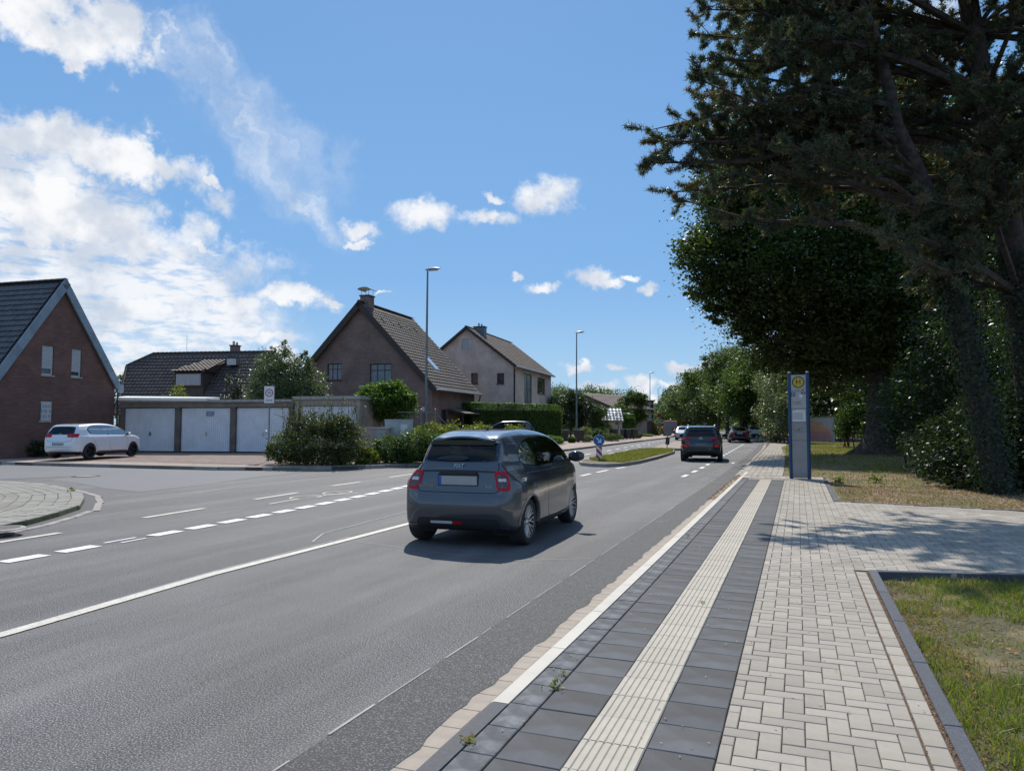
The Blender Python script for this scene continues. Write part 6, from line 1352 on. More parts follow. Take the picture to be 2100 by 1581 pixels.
def plate(c, root, z, x_off=0, txt=None, mat=None):
    h, n_ = c.hit((-5, 0, z), REAR); b = MB().box(h.x - .02, h.x + .01, -.26, .26, z - .055, z + .055).build('number_plate', mat or m_plate, root); MB().box(h.x - .0215, h.x - .0202, .222, .259, z - .053, z + .053).build('plate_band', m_plblue, b)
    if txt: text(txt, .085, m_signb, b, MR(h.x - .022, -.02, z), 'plate_characters', ext=.0008)
    return b
def taillights(c, root, yc, zc, w_, h_, inner=None, tilt=.6, sk=0.):
    for sg in (-1, 1):
        D = Vector((1, -sg * tilt, 0)).normalized(); h, n_ = c.hit((-5, sg * yc, zc), REAR); rv = Vector((0, 0, 1)).cross(D); ca = h.dot(rv); s_ = c.patch('tail_lamp', [(ca + x, zc + z) for x, z in rr_(w_, h_, min(w_, h_) * .3, sk=sk * sg)], D, m_tail, .008)
        if inner: c.patch('lamp_inner', [(ca + x, zc + inner[2] + z) for x, z in rr_(inner[0], inner[1], min(inner[:2]) * .3)], D, inner[3], .012, parent=s_)
# dark SUV ahead
pk = Vector((-4.10, 34.6)); root = place_car('dark_suv', 'dark blue black SUV driving away beside the far traffic island', pk.x, pk.y, R(95)); c, sp, mt = std_car(root, 'suv', ('blue black paint', (.012, .018, .030), .3, .25), (110, 40, 42))
taillights(c, root, .66, .70, .34, .14, (.14, .06, -.01, m_amber), .45); taillights(c, root, .64, .985, .44, .075, None, .5)
plate(c, root, .745, mat=M('dim plate', (.16, .17, .18), rough=.5)); h, _ = c.hit((-5, 0, .99), REAR); disc('brand_emblem', .075, 0, m_chrome, root, MR(h.x - .012, 0, .99) @ Matrix.Rotation(-math.pi / 2, 4, 'X'), r0=.055); text('H', .1, m_chrome, root, MR(h.x - .012, 0, .99), 'emblem_letter', ext=.002)
c.line('hatch_seam', catmull([(-.62, 1.05), (-.6, .7), (-.45, .60), (0, .58), (.45, .6), (.6, .7), (.62, 1.05)], 5, False), REAR, .012, m_black)
for sg in (-1, 1): MB().tube([(.35, sg * .56, 1.52), (.2, sg * .60, 1.60), (-1.2, sg * .58, 1.60), (-1.4, sg * .55, 1.53)], .018, 6).build('roof_rail', m_rims, root)
MB().box(-1.74, -1.5, -.5, .5, 1.455, 1.49).build('spoiler', m_black, root); MB().add([(-1.1, -.015, 1.56), (-1.1, .015, 1.56), (-1.25, 0, 1.62), (-1.28, 0, 1.56)], [(0, 1, 2), (1, 3, 2), (0, 2, 3)]).build('aerial', m_black, root)
MB().tube([(-1.86, .28, 1.10), (-1.82, -.1, 1.13)], .014, 5).build('wiper', m_rims, root)
# dark saloon and white saloon further ahead
p = C(1514, 871, 66.5); root = place_car('dark_saloon', 'black fastback saloon driving away, between the dark SUV and the white saloon', p.x, p.y, R(97)); c, sp, mt = std_car(root, 'sedan', ('black violet paint', (.016, .016, .026), .3, .25)); taillights(c, root, .62, .80, .40, .12, None, .4); plate(c, root, .86)
p = C(1540, 871, 92.5); root = place_car('white_saloon', 'white saloon farthest ahead at the bend of the road', p.x, p.y, R(108)); c, sp, mt = std_car(root, 'sedan', ('white saloon paint', (.60, .62, .66), .0, .3)); taillights(c, root, .66, .80, .32, .09, None, .4); MB().box(-2.385, -2.3, -.55, .55, .36, .5).build('diffuser', m_black, root)
p = C(1403, 871, 78); root = place_car('silver_car', 'silver car coming towards the camera half hidden left of the dark SUV', p.x, p.y, R(-84)); std_car(root, 'hatch', ('silver paint', (.45, .48, .52), .5, .3))
# white hatchback parked before the red brick house
p = C(196, 871, 31.9); gw = place_car('white_hatchback', 'white five door hatchback parked on the forecourt before the garages', p.x, p.y, R(101.5), .19); c, sp, mt = std_car(gw, 'hatch', ('white hatchback paint', (.66, .69, .72), .0, .3), (130, 46, 46))
taillights(c, gw, .60, .97, .42, .15, (.2, .05, .01, m_taild), .55, .3)
plate(c, gw, .62, txt='BM AA 281'); h, _ = c.hit((-5, 0, 1.02), REAR); disc('brand_emblem', .06, 0, m_chrome, gw, MR(h.x - .01, 0, 1.0) @ Matrix.Rotation(-math.pi / 2, 4, 'X'), r0=.045)
text('VW', .06, m_chrome, gw, MR(h.x - .02, 0, 1.0), 'emblem_letters', ext=.002)
c.line('hatch_seam', catmull([(-.60, 1.0), (-.6, .85), (-.5, .74), (0, .72), (.5, .74), (.6, .85), (.6, 1.0)], 5, False), REAR, .010, m_black); c.line('bumper_line', [(y, .5) for y in np.linspace(-.6, .6, 20)], REAR, .008, m_black)
MB().tube([(-1.35, 0, 1.44), (-1.5, 0, 1.50)], .012, 5).build('aerial', m_black, gw)
# dark car whose roof shows over the hedge planting
p = C(1034, 871, 50); root = place_car('dark_parked_car', 'dark car parked in the drive before the clipped hedge, only its roof showing', p.x, p.y, R(201), .30); std_car(root, 'suv', ('dark navy paint', (.02, .026, .04), .4, .25), (60, 24, 26))
# orange municipal truck
p = C(1374, 871, 100); tr = thing('orange_truck', 'small orange municipal truck coming along the far carriageway', 'truck', (p.x, p.y, 0), R(-79)); m_or = M('orange paint', (.50, .10, .02), rough=.4, coat=.5)
m = MB(); V = [(1.2, -.9, .55), (2.1, -.9, .55), (2.1, -.9, 1.25), (1.95, -.82, 2.1), (1.0, -.82, 2.15), (.9, -.9, .55)]; V += [(x, -y, z) for x, y, z in V]; m.add(V, [(0, 1, 2, 3, 4, 5), (6, 11, 10, 9, 8, 7), (1, 7, 8, 2), (2, 8, 9, 3), (3, 9, 10, 4), (4, 10, 11, 5), (0, 5, 11, 6), (0, 6, 7, 1)]); m.build('cab', m_or, tr)
MB().add([(2.11, -.78, 1.28), (2.11, .78, 1.28), (1.98, .74, 1.98), (1.98, -.74, 1.98)], [(0, 1, 2, 3)]).build('windscreen', m_pane, tr)
for sg in (-1, 1): MB().add([(1.2, sg * .905, 1.3), (1.95, sg * .905, 1.3), (1.85, sg * .84, 1.95), (1.2, sg * .84, 1.95)], [(0, 1, 2, 3)]).build('side_window', m_pane, tr); MB().box(2.1, 2.14, sg * .68 - .14, sg * .68 + .14, .75, .95).build('headlight', m_lampw, tr); MB().box(2.0, 2.05, sg * 1.12 - .1, sg * 1.12 + .1, 1.4, 1.8).build('mirror', m_black, tr)
MB().box(2.05, 2.2, -.95, .95, .45, .68).build('bumper', m_black, tr); MB().box(2.1, 2.125, -.5, .5, .78, 1.1).build('grille', m_black, tr); MB().box(-2.2, .85, -.95, .95, .8, 1.45).build('tipper_bed', m_or, tr); MB().box(-2.2, 2.0, -.4, .4, .5, .78).build('chassis', m_black, tr)
for x in (1.45, -1.3):
    for sg in (-1, 1): wheel(tr, x, sg, .42, .78, .28, 'd', 5)
p = C(1356, 871, 128); wv = thing('white_van', 'small white van parked at the far end of the left pavement', 'van', (p.x, p.y, .05), R(-80)); m_wv = M('van white', (.62, .63, .64), rough=.35, coat=.4)
m = MB(); V = [(-2.2, -.85, .3), (2.2, -.85, .3), (2.25, -.85, .95), (1.3, -.80, 1.3), (.8, -.74, 1.95), (-2.15, -.74, 1.98)]; V += [(x, -y, z) for x, y, z in V]; m.add(V, [(0, 1, 2, 3, 4, 5), (6, 11, 10, 9, 8, 7), (1, 7, 8, 2), (2, 8, 9, 3), (3, 9, 10, 4), (4, 10, 11, 5), (0, 5, 11, 6), (0, 6, 7, 1)]); m.build('body', m_wv, wv)
MB().add([(1.32, -.7, 1.32), (1.32, .7, 1.32), (.86, .66, 1.88), (.86, -.66, 1.88)], [(0, 1, 2, 3)]).build('windscreen', m_pane, wv); MB().box(2.2, 2.3, -.8, .8, .3, .55).build('bumper', m_black, wv)
for x in (1.45, -1.4):
    for sg in (-1, 1): wheel(wv, x, sg, .33, .75, .2, 'd', 5)
# ================================================================== VEGETATION
lf_lime = leafmat('linden leaves', (.026, .043, .014), (.085, .11, .03), .30, .12, .5)
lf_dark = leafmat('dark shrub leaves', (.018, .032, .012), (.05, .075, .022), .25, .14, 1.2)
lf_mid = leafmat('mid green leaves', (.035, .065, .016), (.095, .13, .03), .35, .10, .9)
lf_bright = leafmat('bright green leaves', (.035, .075, .014), (.12, .18, .032), .42, .10, 1.4)
lf_apple = leafmat('apple leaves', (.045, .065, .03), (.15, .175, .09), .32, .2, 1.4)
lf_bush = leafmat('overgrown bush leaves', (.045, .062, .026), (.15, .15, .065), .32, .08, 2.2, warm=((.22, .15, .07), .62))
lf_yel = leafmat('yellow green leaves', (.10, .13, .02), (.22, .22, .04), .35, .1, 2)
lf_hedge = leafmat('hedge leaves', (.05, .10, .018), (.14, .21, .04), .40, .08, 2)
lf_ivy = leafmat('ivy leaves', (.012, .022, .011), (.04, .058, .025), .2, .07, 1.5)
lf_pine = leafmat('pine needles', (.032, .044, .028), (.105, .115, .064), .28, .14, .6, warm=((.16, .105, .066), .52))
lf_will = leafmat('willow leaves', (.05, .075, .025), (.13, .16, .06), .4, .1, .8)
lf_grey = leafmat('silvery leaves', (.06, .08, .045), (.17, .19, .11), .35, .15, .8)
m_bark = M('grey brown bark', (.075, .058, .045), rough=.95, var=.35, scale=5, bump=.02, bscale=14, col2=(.04, .033, .028), c2scale=6)
m_pbark = M('pine bark', (.11, .07, .055), rough=.95, var=.35, scale=5, bump=.025, bscale=12, col2=(.05, .035, .03), c2scale=7)
def trunk_mesh(parent, pts, rad, mat=m_bark, seg=14, name='trunk'): return MB().tube(pts, rad, seg).build(name, mat, parent, smooth=True)
def limbs(parent, base, ends, r0, seed, mat=m_bark, sag=.1, name='limbs'):
    r = random.Random(seed); m = MB()
    for e in ends:
        b = Vector(base) + Vector((0, 0, r.uniform(-1, 1) * r0 * 3)); e = Vector(e); md = b.lerp(e, .5) + Vector((r.uniform(-1, 1), r.uniform(-1, 1), r.uniform(0, 1))) * (e - b).length * .1
        m.tube([b, b.lerp(md, .5) + Vector((0, 0, .05)), md, md.lerp(e, .6), e], [r0, r0 * .8, r0 * .6, r0 * .35, r0 * .12], 6)
    return m.build(name, mat, parent, smooth=True)
def tree(name, label, px, D, h, r_, ztrunk, n, L, mat, seed, cat='tree', group=None, blobs=None, tr=.2, base=.12, squash=1., clump=.2, lean=(0, 0), up=.4):
    p = C(px, 871, D); t = thing(name, label, cat, (p.x, p.y, base), 0, group); rr = random.Random(seed)
    if blobs is None:
        zc = (ztrunk + h) / 2; rz = (h - ztrunk) / 2; blobs = [(lean[0], lean[1], zc, r_ * .8, r_ * .8, rz * .95)]
        for k in range(7):
            a = rr.uniform(0, 6.28); q = rr.uniform(.3, .6) * r_; zz = zc + rr.uniform(-.6, .7) * rz; s_ = rr.uniform(.38, .55) * r_
            blobs.append((lean[0] + q * math.cos(a), lean[1] + q * math.sin(a), zz, s_, s_, s_ * rr.uniform(.7, 1.0)))
    foliage('crown', blobs, n, L, mat, t, seed, clump, up)
    trunk_mesh(t, [(0, 0, -.1), (0, 0, ztrunk * .5), (lean[0] * .5, lean[1] * .5, ztrunk), (lean[0], lean[1], (ztrunk + h) / 2)], [tr * 1.25, tr, tr * .8, tr * .3])
    limbs(t, (lean[0] * .5, lean[1] * .5, ztrunk * 1.0), [(b[0] + b[3] * .3, b[1], b[2]) for b in blobs[:7]], tr * .45, seed)
    return t
def shrub(name, label, px, D, wd, h, n, L, mat, seed, group=None, base=.12, depth=None, blobs=None, cat='shrub', up=.4, clump=.2, stems=True, hollow=.55):
    p = C(px, 871, D); t = thing(name, label, cat, (p.x, p.y, base), YAW, group); dp = depth or wd
    if blobs is None: blobs = [(0, 0, h * .45, wd / 2 * .9, dp / 2 * .9, h * .52)]
    foliage('foliage', blobs, n, L, mat, t, seed, clump, up, hollow=hollow, floor=.01)
    if stems:
        r = random.Random(seed); m = MB()
        for k in range(6): m.tube([(r.uniform(-.1, .1) * wd, r.uniform(-.1, .1) * dp, 0), (r.uniform(-.3, .3) * wd, r.uniform(-.2, .2) * dp, h * .5), (r.uniform(-.4, .4) * wd, r.uniform(-.3, .3) * dp, h * .85)], [.03, .02, .008], 5)
        m.build('stems', m_bark, t)
    return t
# --- the big linden behind the bus stop
p = C(1803, 935, 35.5); lt_ = thing('linden_tree', 'huge dark broad leaved tree with thick flared trunk behind the bus stop', 'tree', (p.x, p.y, .14), YAW)
def rel(px, py, D, o=p):                      # surveyed point in the frame of the tree at o
    q = C(px, py, D) - Vector((o.x, o.y, 0)); q.rotate(Matrix.Rotation(-YAW, 3, 'Z')); return q
ring = []; m = MB(); nseg = 26; lv = [(-.1, 1.15), (.1, .95), (.35, .74), (.7, .62), (1.3, .55), (2.5, .51), (4, .50), (6, .46), (9, .38), (12, .2)]
V = []
for z, rd in lv:
    for k in range(nseg):
        a = 2 * math.pi * k / nseg; fl = 1 + (.28 * max(0, math.sin(a * 2.5 + .6)) + .12 * math.sin(a * 7)) * max(0, 1 - z / 1.4) + .04 * math.sin(a * 6 + z); off = -.55 * max(0, .8 - z) if math.cos(a) < -.5 else 0
        V.append((rd * fl * math.cos(a) + off * .6 + .02 * z, rd * fl * math.sin(a), z))
m.add(V, [(i * nseg + k, i * nseg + (k + 1) % nseg, (i + 1) * nseg + (k + 1) % nseg, (i + 1) * nseg + k) for i in range(len(lv) - 1) for k in range(nseg)]); m.build('trunk', m_bark, lt_, smooth=True)
bl = [(rel(1690, 520, 36.5), 6.4, 6.6), (rel(1520, 470, 35), 2.6, 2.0), (rel(1455, 530, 34.5), 1.9, 1.3), (rel(1490, 600, 34.5), 1.8, 1.2), (rel(1560, 650, 35), 2.0, 1.2), (rel(1620, 730, 36.5), 2.3, 1.3), (rel(1500, 400, 35.5), 1.9, 1.8), (rel(1800, 350, 37), 5.5, 5.5), (rel(1540, 300, 37), 2.4, 2.4),
      (rel(1700, 760, 37), 2.5, 1.3), (rel(1930, 500, 36), 4.5, 6.), (rel(1760, 690, 34), 3.0, 1.5), (rel(1880, 700, 34.5), 3.2, 2.0), (rel(1600, 560, 33), 2.6, 2.2), (rel(1820, 600, 32.5), 3.6, 2.6), (rel(1440, 600, 35), .9, .6), (rel(1415, 520, 35), .9, .6), (rel(1530, 690, 35), 1.0, .6), (rel(1470, 650, 35), .8, .5)]
blobs = [(b.x, b.y, b.z, r_, r_ * .95, rz) for b, r_, rz in bl]
foliage('crown', blobs, 210000, .205, lf_lime, lt_, 41, .2, .5, hollow=.4)
limbs(lt_, (0, 0, 4.5), [tuple(b[:3]) for b in blobs[1:]], .26, 5)
m_pbark = M('dark pine bark', (.062, .045, .038), rough=.95, var=.35, scale=5, bump=.025, bscale=12, col2=(.03, .024, .022), c2scale=7)
# --- the leaning twin stemmed pine
pine = thing('pine_tree', 'tall leaning pine with two ivy clad stems at the right edge', 'tree', (0, 0, 0))
t1 = [C(2140, 1040, 16.6), C(2122, 860, 16.6), (C(2104, 690, 16.5)), C(2078, 520, 16.4), C(2052, 380, 16.3), C(2030, 250, 16.2), C(2008, 140, 16.2), C(1985, 0, 16.2), C(1965, -160, 16.2), C(1950, -330, 16.2)]
trunk_mesh(pine, t1, [.35, .33, .31, .29, .27, .25, .23, .20, .14, .06], m_pbark)
t2 = [C(2050, 1010, 15.6), C(2022, 880, 15.6), C(1990, 740, 15.5), C(1958, 600, 15.4), C(1930, 490, 15.3), C(1902, 400, 15.2), C(1866, 320, 15.1), C(1838, 262, 15.0), C(1822, 180, 15), C(1790, 60, 15.2), C(1740, -60, 15.3)]
trunk_mesh(pine, t2, [.28, .26, .23, .21, .19, .17, .16, .15, .12, .09, .04], m_pbark)
rp_ = random.Random(77); limb_m = MB(); twig_m = MB(); TC = []; TD = []
pine_poly = [(1440, -40), (1416, 60), (1440, 120), (1425, 210), (1450, 280), (1520, 300), (1600, 330), (1680, 420), (1660, 560), (1690, 620), (1770, 640), (1790, 560), (1900, 620), (1960, 560), (2000, 500), (2180, 420), (2400, 300), (2400, -330), (1500, -330)]
extra = [(1330, 268), (1345, 290), (1330, 335), (1375, 395), (1385, 405), (1400, 280), (1440, 300), (1365, 300), (1445, 340), (1470, 310), (1530, 330), (1420, 70), (1440, 20), (1450, 150), (1440, 220), (1470, 270), (1560, 20), (1500, 40), (1600, 90)]
ends = [(e[0], e[1], rp_.uniform(14.6, 16.2)) for e in extra]
while len(ends) < 235:
    q = (rp_.uniform(1415, 2400), rp_.uniform(-330, 640))
    if inpoly(np.array([q]), pine_poly)[0]:
        if q[1] > 330 and rp_.random() < .35: continue
        ends.append((q[0], q[1], rp_.uniform(13.2, 20.5)))
def nearest_on(path, z):
    best = min(range(len(path) - 1), key=lambda i: abs((path[i].z + path[i + 1].z) / 2 - z)); return path[best].lerp(path[best + 1], .5)
for ex, ey, eD in ends:
    e = C(ex, ey, eD); path = t1 if (ex > 1800 or rp_.random() < .45) else t2; zb_ = min(max(e.z + rp_.uniform(-1.6, .6), 5.2), 13.5); b = nearest_on(path, zb_)
    Ld = (e - b).length; md1 = b.lerp(e, .35) + Vector((rp_.uniform(-.2, .2), rp_.uniform(-.2, .2), .06 * Ld)); md2 = b.lerp(e, .72) + Vector((rp_.uniform(-.25, .25), rp_.uniform(-.25, .25), rp_.uniform(-.05, .08) * Ld))
    rad = .02 + .012 * Ld; limb_m.tube([b, md1, md2, e], [rad, rad * .75, rad * .45, .008], 6, cap=False)
    nt = int(11 + Ld * 2.4)
    for k in range(nt):
        t_ = rp_.uniform(.38, 1.0); o_ = (md1.lerp(md2, (t_ - .35) / .37) if t_ < .72 else md2.lerp(e, (t_ - .72) / .28)); dr = ((e - b).normalized() * .8 + Vector((rp_.gauss(0, 1), rp_.gauss(0, 1), rp_.gauss(.2, .6)))).normalized(); ln = rp_.uniform(.3, .75); q2 = o_ + dr * ln
        twig_m.tube([o_, o_.lerp(q2, .5) + Vector((0, 0, -.02)), q2], [.010, .008, .004], 3, cap=False)
        for j in range(6): TC.append(tuple(o_.lerp(q2, .45 + .11 * j))); TD.append(tuple(dr))
    for j in range(4): TC.append(tuple(e)); TD.append(tuple((e - md2).normalized()))
for (px, py, D, px2, py2, D2) in [(2030, 250, 16.2, 1600, 300, 16), (2035, 260, 16.2, 1760, 245, 15), (2050, 320, 16.3, 2120, 230, 15), (1960, 560, 15.4, 2060, 500, 16)]:
    a = C(px, py, D); b = C(px2, py2, D2); limb_m.tube([a, a.lerp(b, .4) + Vector((0, 0, .15)), b], [.07, .05, .015], 6)
limb_m.build('limbs', m_pbark, pine, smooth=True); tw_o = twig_m.build('twigs', m_pbark, pine); tw_o['kind'] = 'stuff'
TC = np.array(TC); TD = np.array(TD); r = np.random.default_rng(5); K = 34
n_ = len(TC); d = r.normal(size=(n_, K, 3)); d /= np.linalg.norm(d, axis=2)[..., None]; d = d * 1.0 + TD[:, None, :] * .45; d /= np.linalg.norm(d, axis=2)[..., None]
Ln = r.uniform(.06, .145, (n_, K, 1)); b0 = TC[:, None, :] + r.normal(size=(n_, K, 3)) * .028; tip = b0 + d * Ln; sd = np.cross(d, r.normal(size=(n_, K, 3))); sd /= np.linalg.norm(sd, axis=2)[..., None]; wd = .0105
V = np.stack([b0 + sd * wd, b0 - sd * wd, tip], 2).reshape(-1, 3); Fq = np.arange(len(V)).reshape(-1, 3); rd = np.repeat(np.clip(.5 * r.uniform(0, 1, n_ * K) + .5 * np.repeat(r.uniform(0, 1, n_), K), 0, 1), 3)
o = link('needles', mesh_np('needles', V, Fq, lf_pine, rd), pine)
# ivy on the stems
def ivy(path, rads, n, seed, spread=.12, t0=0., t1=1.):
    r = np.random.default_rng(seed); P = np.array([tuple(p) for p in path]); m_ = len(P) - 1; u = r.uniform(t0, t1, n) * m_; i = np.minimum(u.astype(int), m_ - 1); f = (u - i)[:, None]; c_ = P[i] * (1 - f) + P[i + 1] * f; rr = np.array(rads)[i] * (1 - f[:, 0]) + np.array(rads)[i + 1] * f[:, 0]
    a = r.uniform(0, 2 * math.pi, n); nn = np.column_stack([np.cos(a), np.sin(a), np.zeros(n)]); Q = c_ + nn * (rr + np.abs(r.normal(0, spread, n)))[:, None]; return leaves(Q, .075, -.2, .8, seed, nb=nn * 1.5)
V1, F1, r1 = ivy(t2[:6], [.32, .29, .25, .22, .18, .14], 6500, 3, .10); V2, F2, r2 = ivy(t1[:4], [.40, .38, .34, .28], 6500, 4, .12)
iv = link('ivy', mesh_np('ivy', np.concatenate([V1, V2]), np.concatenate([F1, F2 + len(V1)]), lf_ivy, np.concatenate([r1, r2])), pine)
# --- bushes and understorey on the right
def bank(name, label, items, n, L, mat, seed, cat='shrub', kind=None, clump=.22, floor=.15, hollow=.4):
    o = Vector((C(items[0][0], items[0][1], items[0][2]).x, C(items[0][0], items[0][1], items[0][2]).y, 0)); t = thing(name, label, cat, o); bl = []
    for px, py, D, rx, ry, rz in items: q = C(px, py, D) - o; bl.append((q.x, q.y, q.z, rx, ry, rz))
    f_ = foliage('foliage', bl, n, L, mat, t, seed, clump, .4, hollow=hollow, floor=floor); m = MB(); rr = random.Random(seed)
    for b in bl:
        for k in range(3): m.tube([(b[0] + rr.uniform(-.3, .3) * b[3], b[1], .1), (b[0] + rr.uniform(-.6, .6) * b[3], b[1], b[2]), (b[0] + rr.uniform(-.7, .7) * b[3], b[1], b[2] + b[5] * .7)], [.04, .03, .01], 5)
    m.build('stems', m_bark, t); 
    if kind: t['kind'] = kind
    return t
bank('ivy_bush', 'dense glossy bush with large leaves at the foot of the leaning pine', [(2010, 945, 17.5, 1.35, 1.2, .95), (1930, 960, 19, .8, .8, .7), (1990, 890, 18.5, 1.1, 1.0, .9), (2080, 930, 16.5, 1.1, 1.0, 1.1), (1895, 925, 21, .7, .8, .7), (2080, 850, 17.5, 1.0, .9, 1.0), (2160, 900, 16.5, 1.3, 1.2, 1.5), (2000, 985, 16.6, .8, .6, .4), (1950, 905, 20, 1., .8, .8)], 17000, .125, lf_ivy, 51)
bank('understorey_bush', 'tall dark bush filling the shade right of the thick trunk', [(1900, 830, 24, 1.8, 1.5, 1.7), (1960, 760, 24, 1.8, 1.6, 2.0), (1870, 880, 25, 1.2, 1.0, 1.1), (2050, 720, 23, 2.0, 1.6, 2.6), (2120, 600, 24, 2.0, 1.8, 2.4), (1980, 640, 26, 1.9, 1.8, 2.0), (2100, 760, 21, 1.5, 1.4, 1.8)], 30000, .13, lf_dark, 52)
bank('lit_bush', 'sunlit bush left of the thick trunk behind the poster display', [(1760, 855, 47, 1.3, 1.2, 1.2), (1745, 825, 48, .9, .9, .9), (1790, 880, 45, 1.0, 1.0, .7), (1735, 880, 47, .8, .8, .7)], 9000, .14, lf_mid, 53)
bank('bright_bush', 'narrow bright green bush just right of the thick trunk', [(1838, 860, 46, .8, .9, 1.3), (1835, 810, 47, .9, .9, .9), (1848, 770, 48, 1.2, 1.1, .8), (1840, 900, 44, .8, .7, .6)], 6000, .14, lf_bright, 54)
bank('roadside_bush', 'pale leaved tall bush hanging over the pavement left of the bus stop pillar', [(1585, 850, 62, 1.6, 1.6, 2.2), (1600, 800, 60, 1.8, 1.8, 2.2), (1578, 780, 64, 1.5, 1.5, 1.6), (1590, 880, 60, 1.2, 1.2, 1.2), (1610, 850, 57, 1.2, 1.2, 2.)], 18000, .16, lf_grey, 55)
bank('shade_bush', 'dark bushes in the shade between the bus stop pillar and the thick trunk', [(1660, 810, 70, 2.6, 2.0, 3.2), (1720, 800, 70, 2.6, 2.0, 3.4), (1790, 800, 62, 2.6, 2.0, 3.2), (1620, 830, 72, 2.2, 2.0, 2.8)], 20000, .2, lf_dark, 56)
# deep woodland mass behind everything
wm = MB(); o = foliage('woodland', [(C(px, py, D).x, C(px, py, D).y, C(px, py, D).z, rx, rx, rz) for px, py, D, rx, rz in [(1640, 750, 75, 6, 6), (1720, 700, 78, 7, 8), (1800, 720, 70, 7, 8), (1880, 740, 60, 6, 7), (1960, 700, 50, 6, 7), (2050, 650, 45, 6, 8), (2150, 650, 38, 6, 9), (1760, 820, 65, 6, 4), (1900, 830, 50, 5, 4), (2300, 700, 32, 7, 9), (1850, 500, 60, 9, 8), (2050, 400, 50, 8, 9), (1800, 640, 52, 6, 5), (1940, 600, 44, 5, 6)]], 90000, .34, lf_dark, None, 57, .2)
tag(o, 'deep shaded woodland closing the view behind the thick trunk', 'woodland', kind='stuff')
# --- avenue of trees along the right side
av = [('sunlit green tree behind the pale leaved roadside bush', 1578, 76, 10.2, 4.6, 1.6, 26000, .26, lf_mid), ('drooping willow like tree with wispy top in the avenue', 1492, 88, 11.6, 3.4, 2.2, 20000, .26, lf_will), ('dense olive green tree before the willow like one', 1520, 72, 7.0, 3.2, 1.4, 18000, .24, lf_mid), ('rounded dark tree left of the willow like tree', 1448, 104, 10.0, 4.2, 2.2, 17000, .3, lf_mid), ('broad tree with brownish crown in the middle of the avenue', 1425, 124, 9.8, 4.8, 2.4, 16000, .34, lf_apple),
      ('green tree far down the avenue, third from its end', 1404, 150, 9.4, 5.0, 2.4, 14000, .38, lf_mid), ('green tree far down the avenue, second from its end', 1390, 185, 9.2, 5.4, 2.4, 12000, .45, lf_lime), ('last tree where the avenue meets the horizon', 1376, 240, 9.0, 6, 2.4, 10000, .55, lf_mid), ('low dark tree with dark trunk over the black saloon', 1530, 92, 7.8, 4.0, 2.6, 14000, .26, lf_dark), ('slim tree with bare trunk above the black saloon', 1470, 92, 7.0, 3.0, 2.0, 11000, .26, lf_lime), ('tall full tree behind the willow like one', 1545, 98, 12.4, 5.4, 1.5, 20000, .3, lf_mid), ('full green tree between the brownish crown and the willow like tree', 1466, 122, 11.4, 5.4, 1.6, 16000, .34, lf_mid), ('full tree left of the brownish crown', 1412, 138, 9.6, 5.2, 1.4, 14000, .36, lf_mid)]
for k, (lb, px, D, h, r_, zt, n, L, mt_) in enumerate(av): tree('avenue_tree', lb, px, D, h, r_ * 1.12, zt * .8, n, L, mt_, 60 + k, group='trees along the right of the road', tr=.24)
items = []
for k, (x, y) in enumerate([(4, 88), (3, 96), (1, 104), (-1, 112), (-3, 122), (-6, 134), (-9, 148), (-13, 164), (-18, 184), (-25, 210), (-34, 240), (10, 92), (8, 106), (5, 122), (0, 145), (-8, 175), (-16, 205), (-26, 245)]): items.append((x + 4, y, 3.0, 3.8, 6, 4.2)); items.append((x + 11, y + 6, 5.5, 5, 7, 5.5))
o = foliage('avenue_undergrowth', items, 70000, .46, lf_mid, None, 158, .2); tag(o, 'dark undergrowth closing the gaps between the avenue trunks', 'undergrowth', kind='stuff')
# wispy top of the willow
q = C(1470, 720, 88); wt = thing('birch_tree', 'thin birch with hanging twigs rising above the avenue', 'tree', (q.x, q.y, .14)); P = []; rr = np.random.default_rng(9)
for k in range(46):
    a = rr.uniform(-.9, 1.9); b = rr.uniform(-.8, .8); z1 = rr.uniform(7, 11.9); L = rr.uniform(1.2, 3.2); n_ = int(34 * L); P.append(np.column_stack([a + rr.normal(0, .05, n_), b + rr.normal(0, .05, n_), z1 - rr.uniform(0, L, n_)]))
V, Fc, rd = leaves(np.concatenate(P), .13, .1, .4, 3); link('crown', mesh_np('crown', V, Fc, lf_will, rd), wt); trunk_mesh(wt, [(0, 0, 0), (.2, 0, 5), (.5, 0, 11)], [.16, .1, .02])
# ---- left side
q = C(590, 800, 43.5); tree('apple_tree', 'apple like tree with scattered twigs behind the garages', 588, 43.5, 5.3, 2.5, 1.5, 30000, .13, lf_apple, 80, blobs=[(-.9, 0, 3.7, 1.6, 1.4, 1.7), (.9, 0, 3.6, 1.6, 1.4, 1.6), (0, .2, 2.8, 2.4, 1.5, 1.4), (-1.4, 0, 5.0, .8, .7, 1.0), (-.3, 0, 5.2, .7, .6, 1.1), (1.0, 0, 4.9, .8, .6, .9), (2.0, 0, 3.3, .8, .7, 1.1), (-2.0, 0, 3.1, .9, .8, 1.4), (-1.2, .1, 5.9, .25, .25, .5), (-.3, .1, 6.15, .22, .2, .5), (1.2, 0, 5.6, .25, .22, .5)], tr=.12, clump=.25)
t = tree('shrub_tree', 'round crowned bright green small tree with several stems before the brown brick house', 792, 37.5, 3.85, 1.8, 1.3, 17000, .135, lf_bright, 81, blobs=[(0, 0, 2.6, 1.5, 1.3, 1.0), (-.9, 0, 2.7, .8, .8, .85), (.9, 0, 2.4, .8, .8, .85), (.4, 0, 3.1, .8, .8, .7), (-.4, 0, 3.2, .7, .7, .55), (-1.3, 0, 2.3, .4, .5, .5), (1.3, 0, 2.8, .45, .5, .4)], tr=.04, clump=.2)
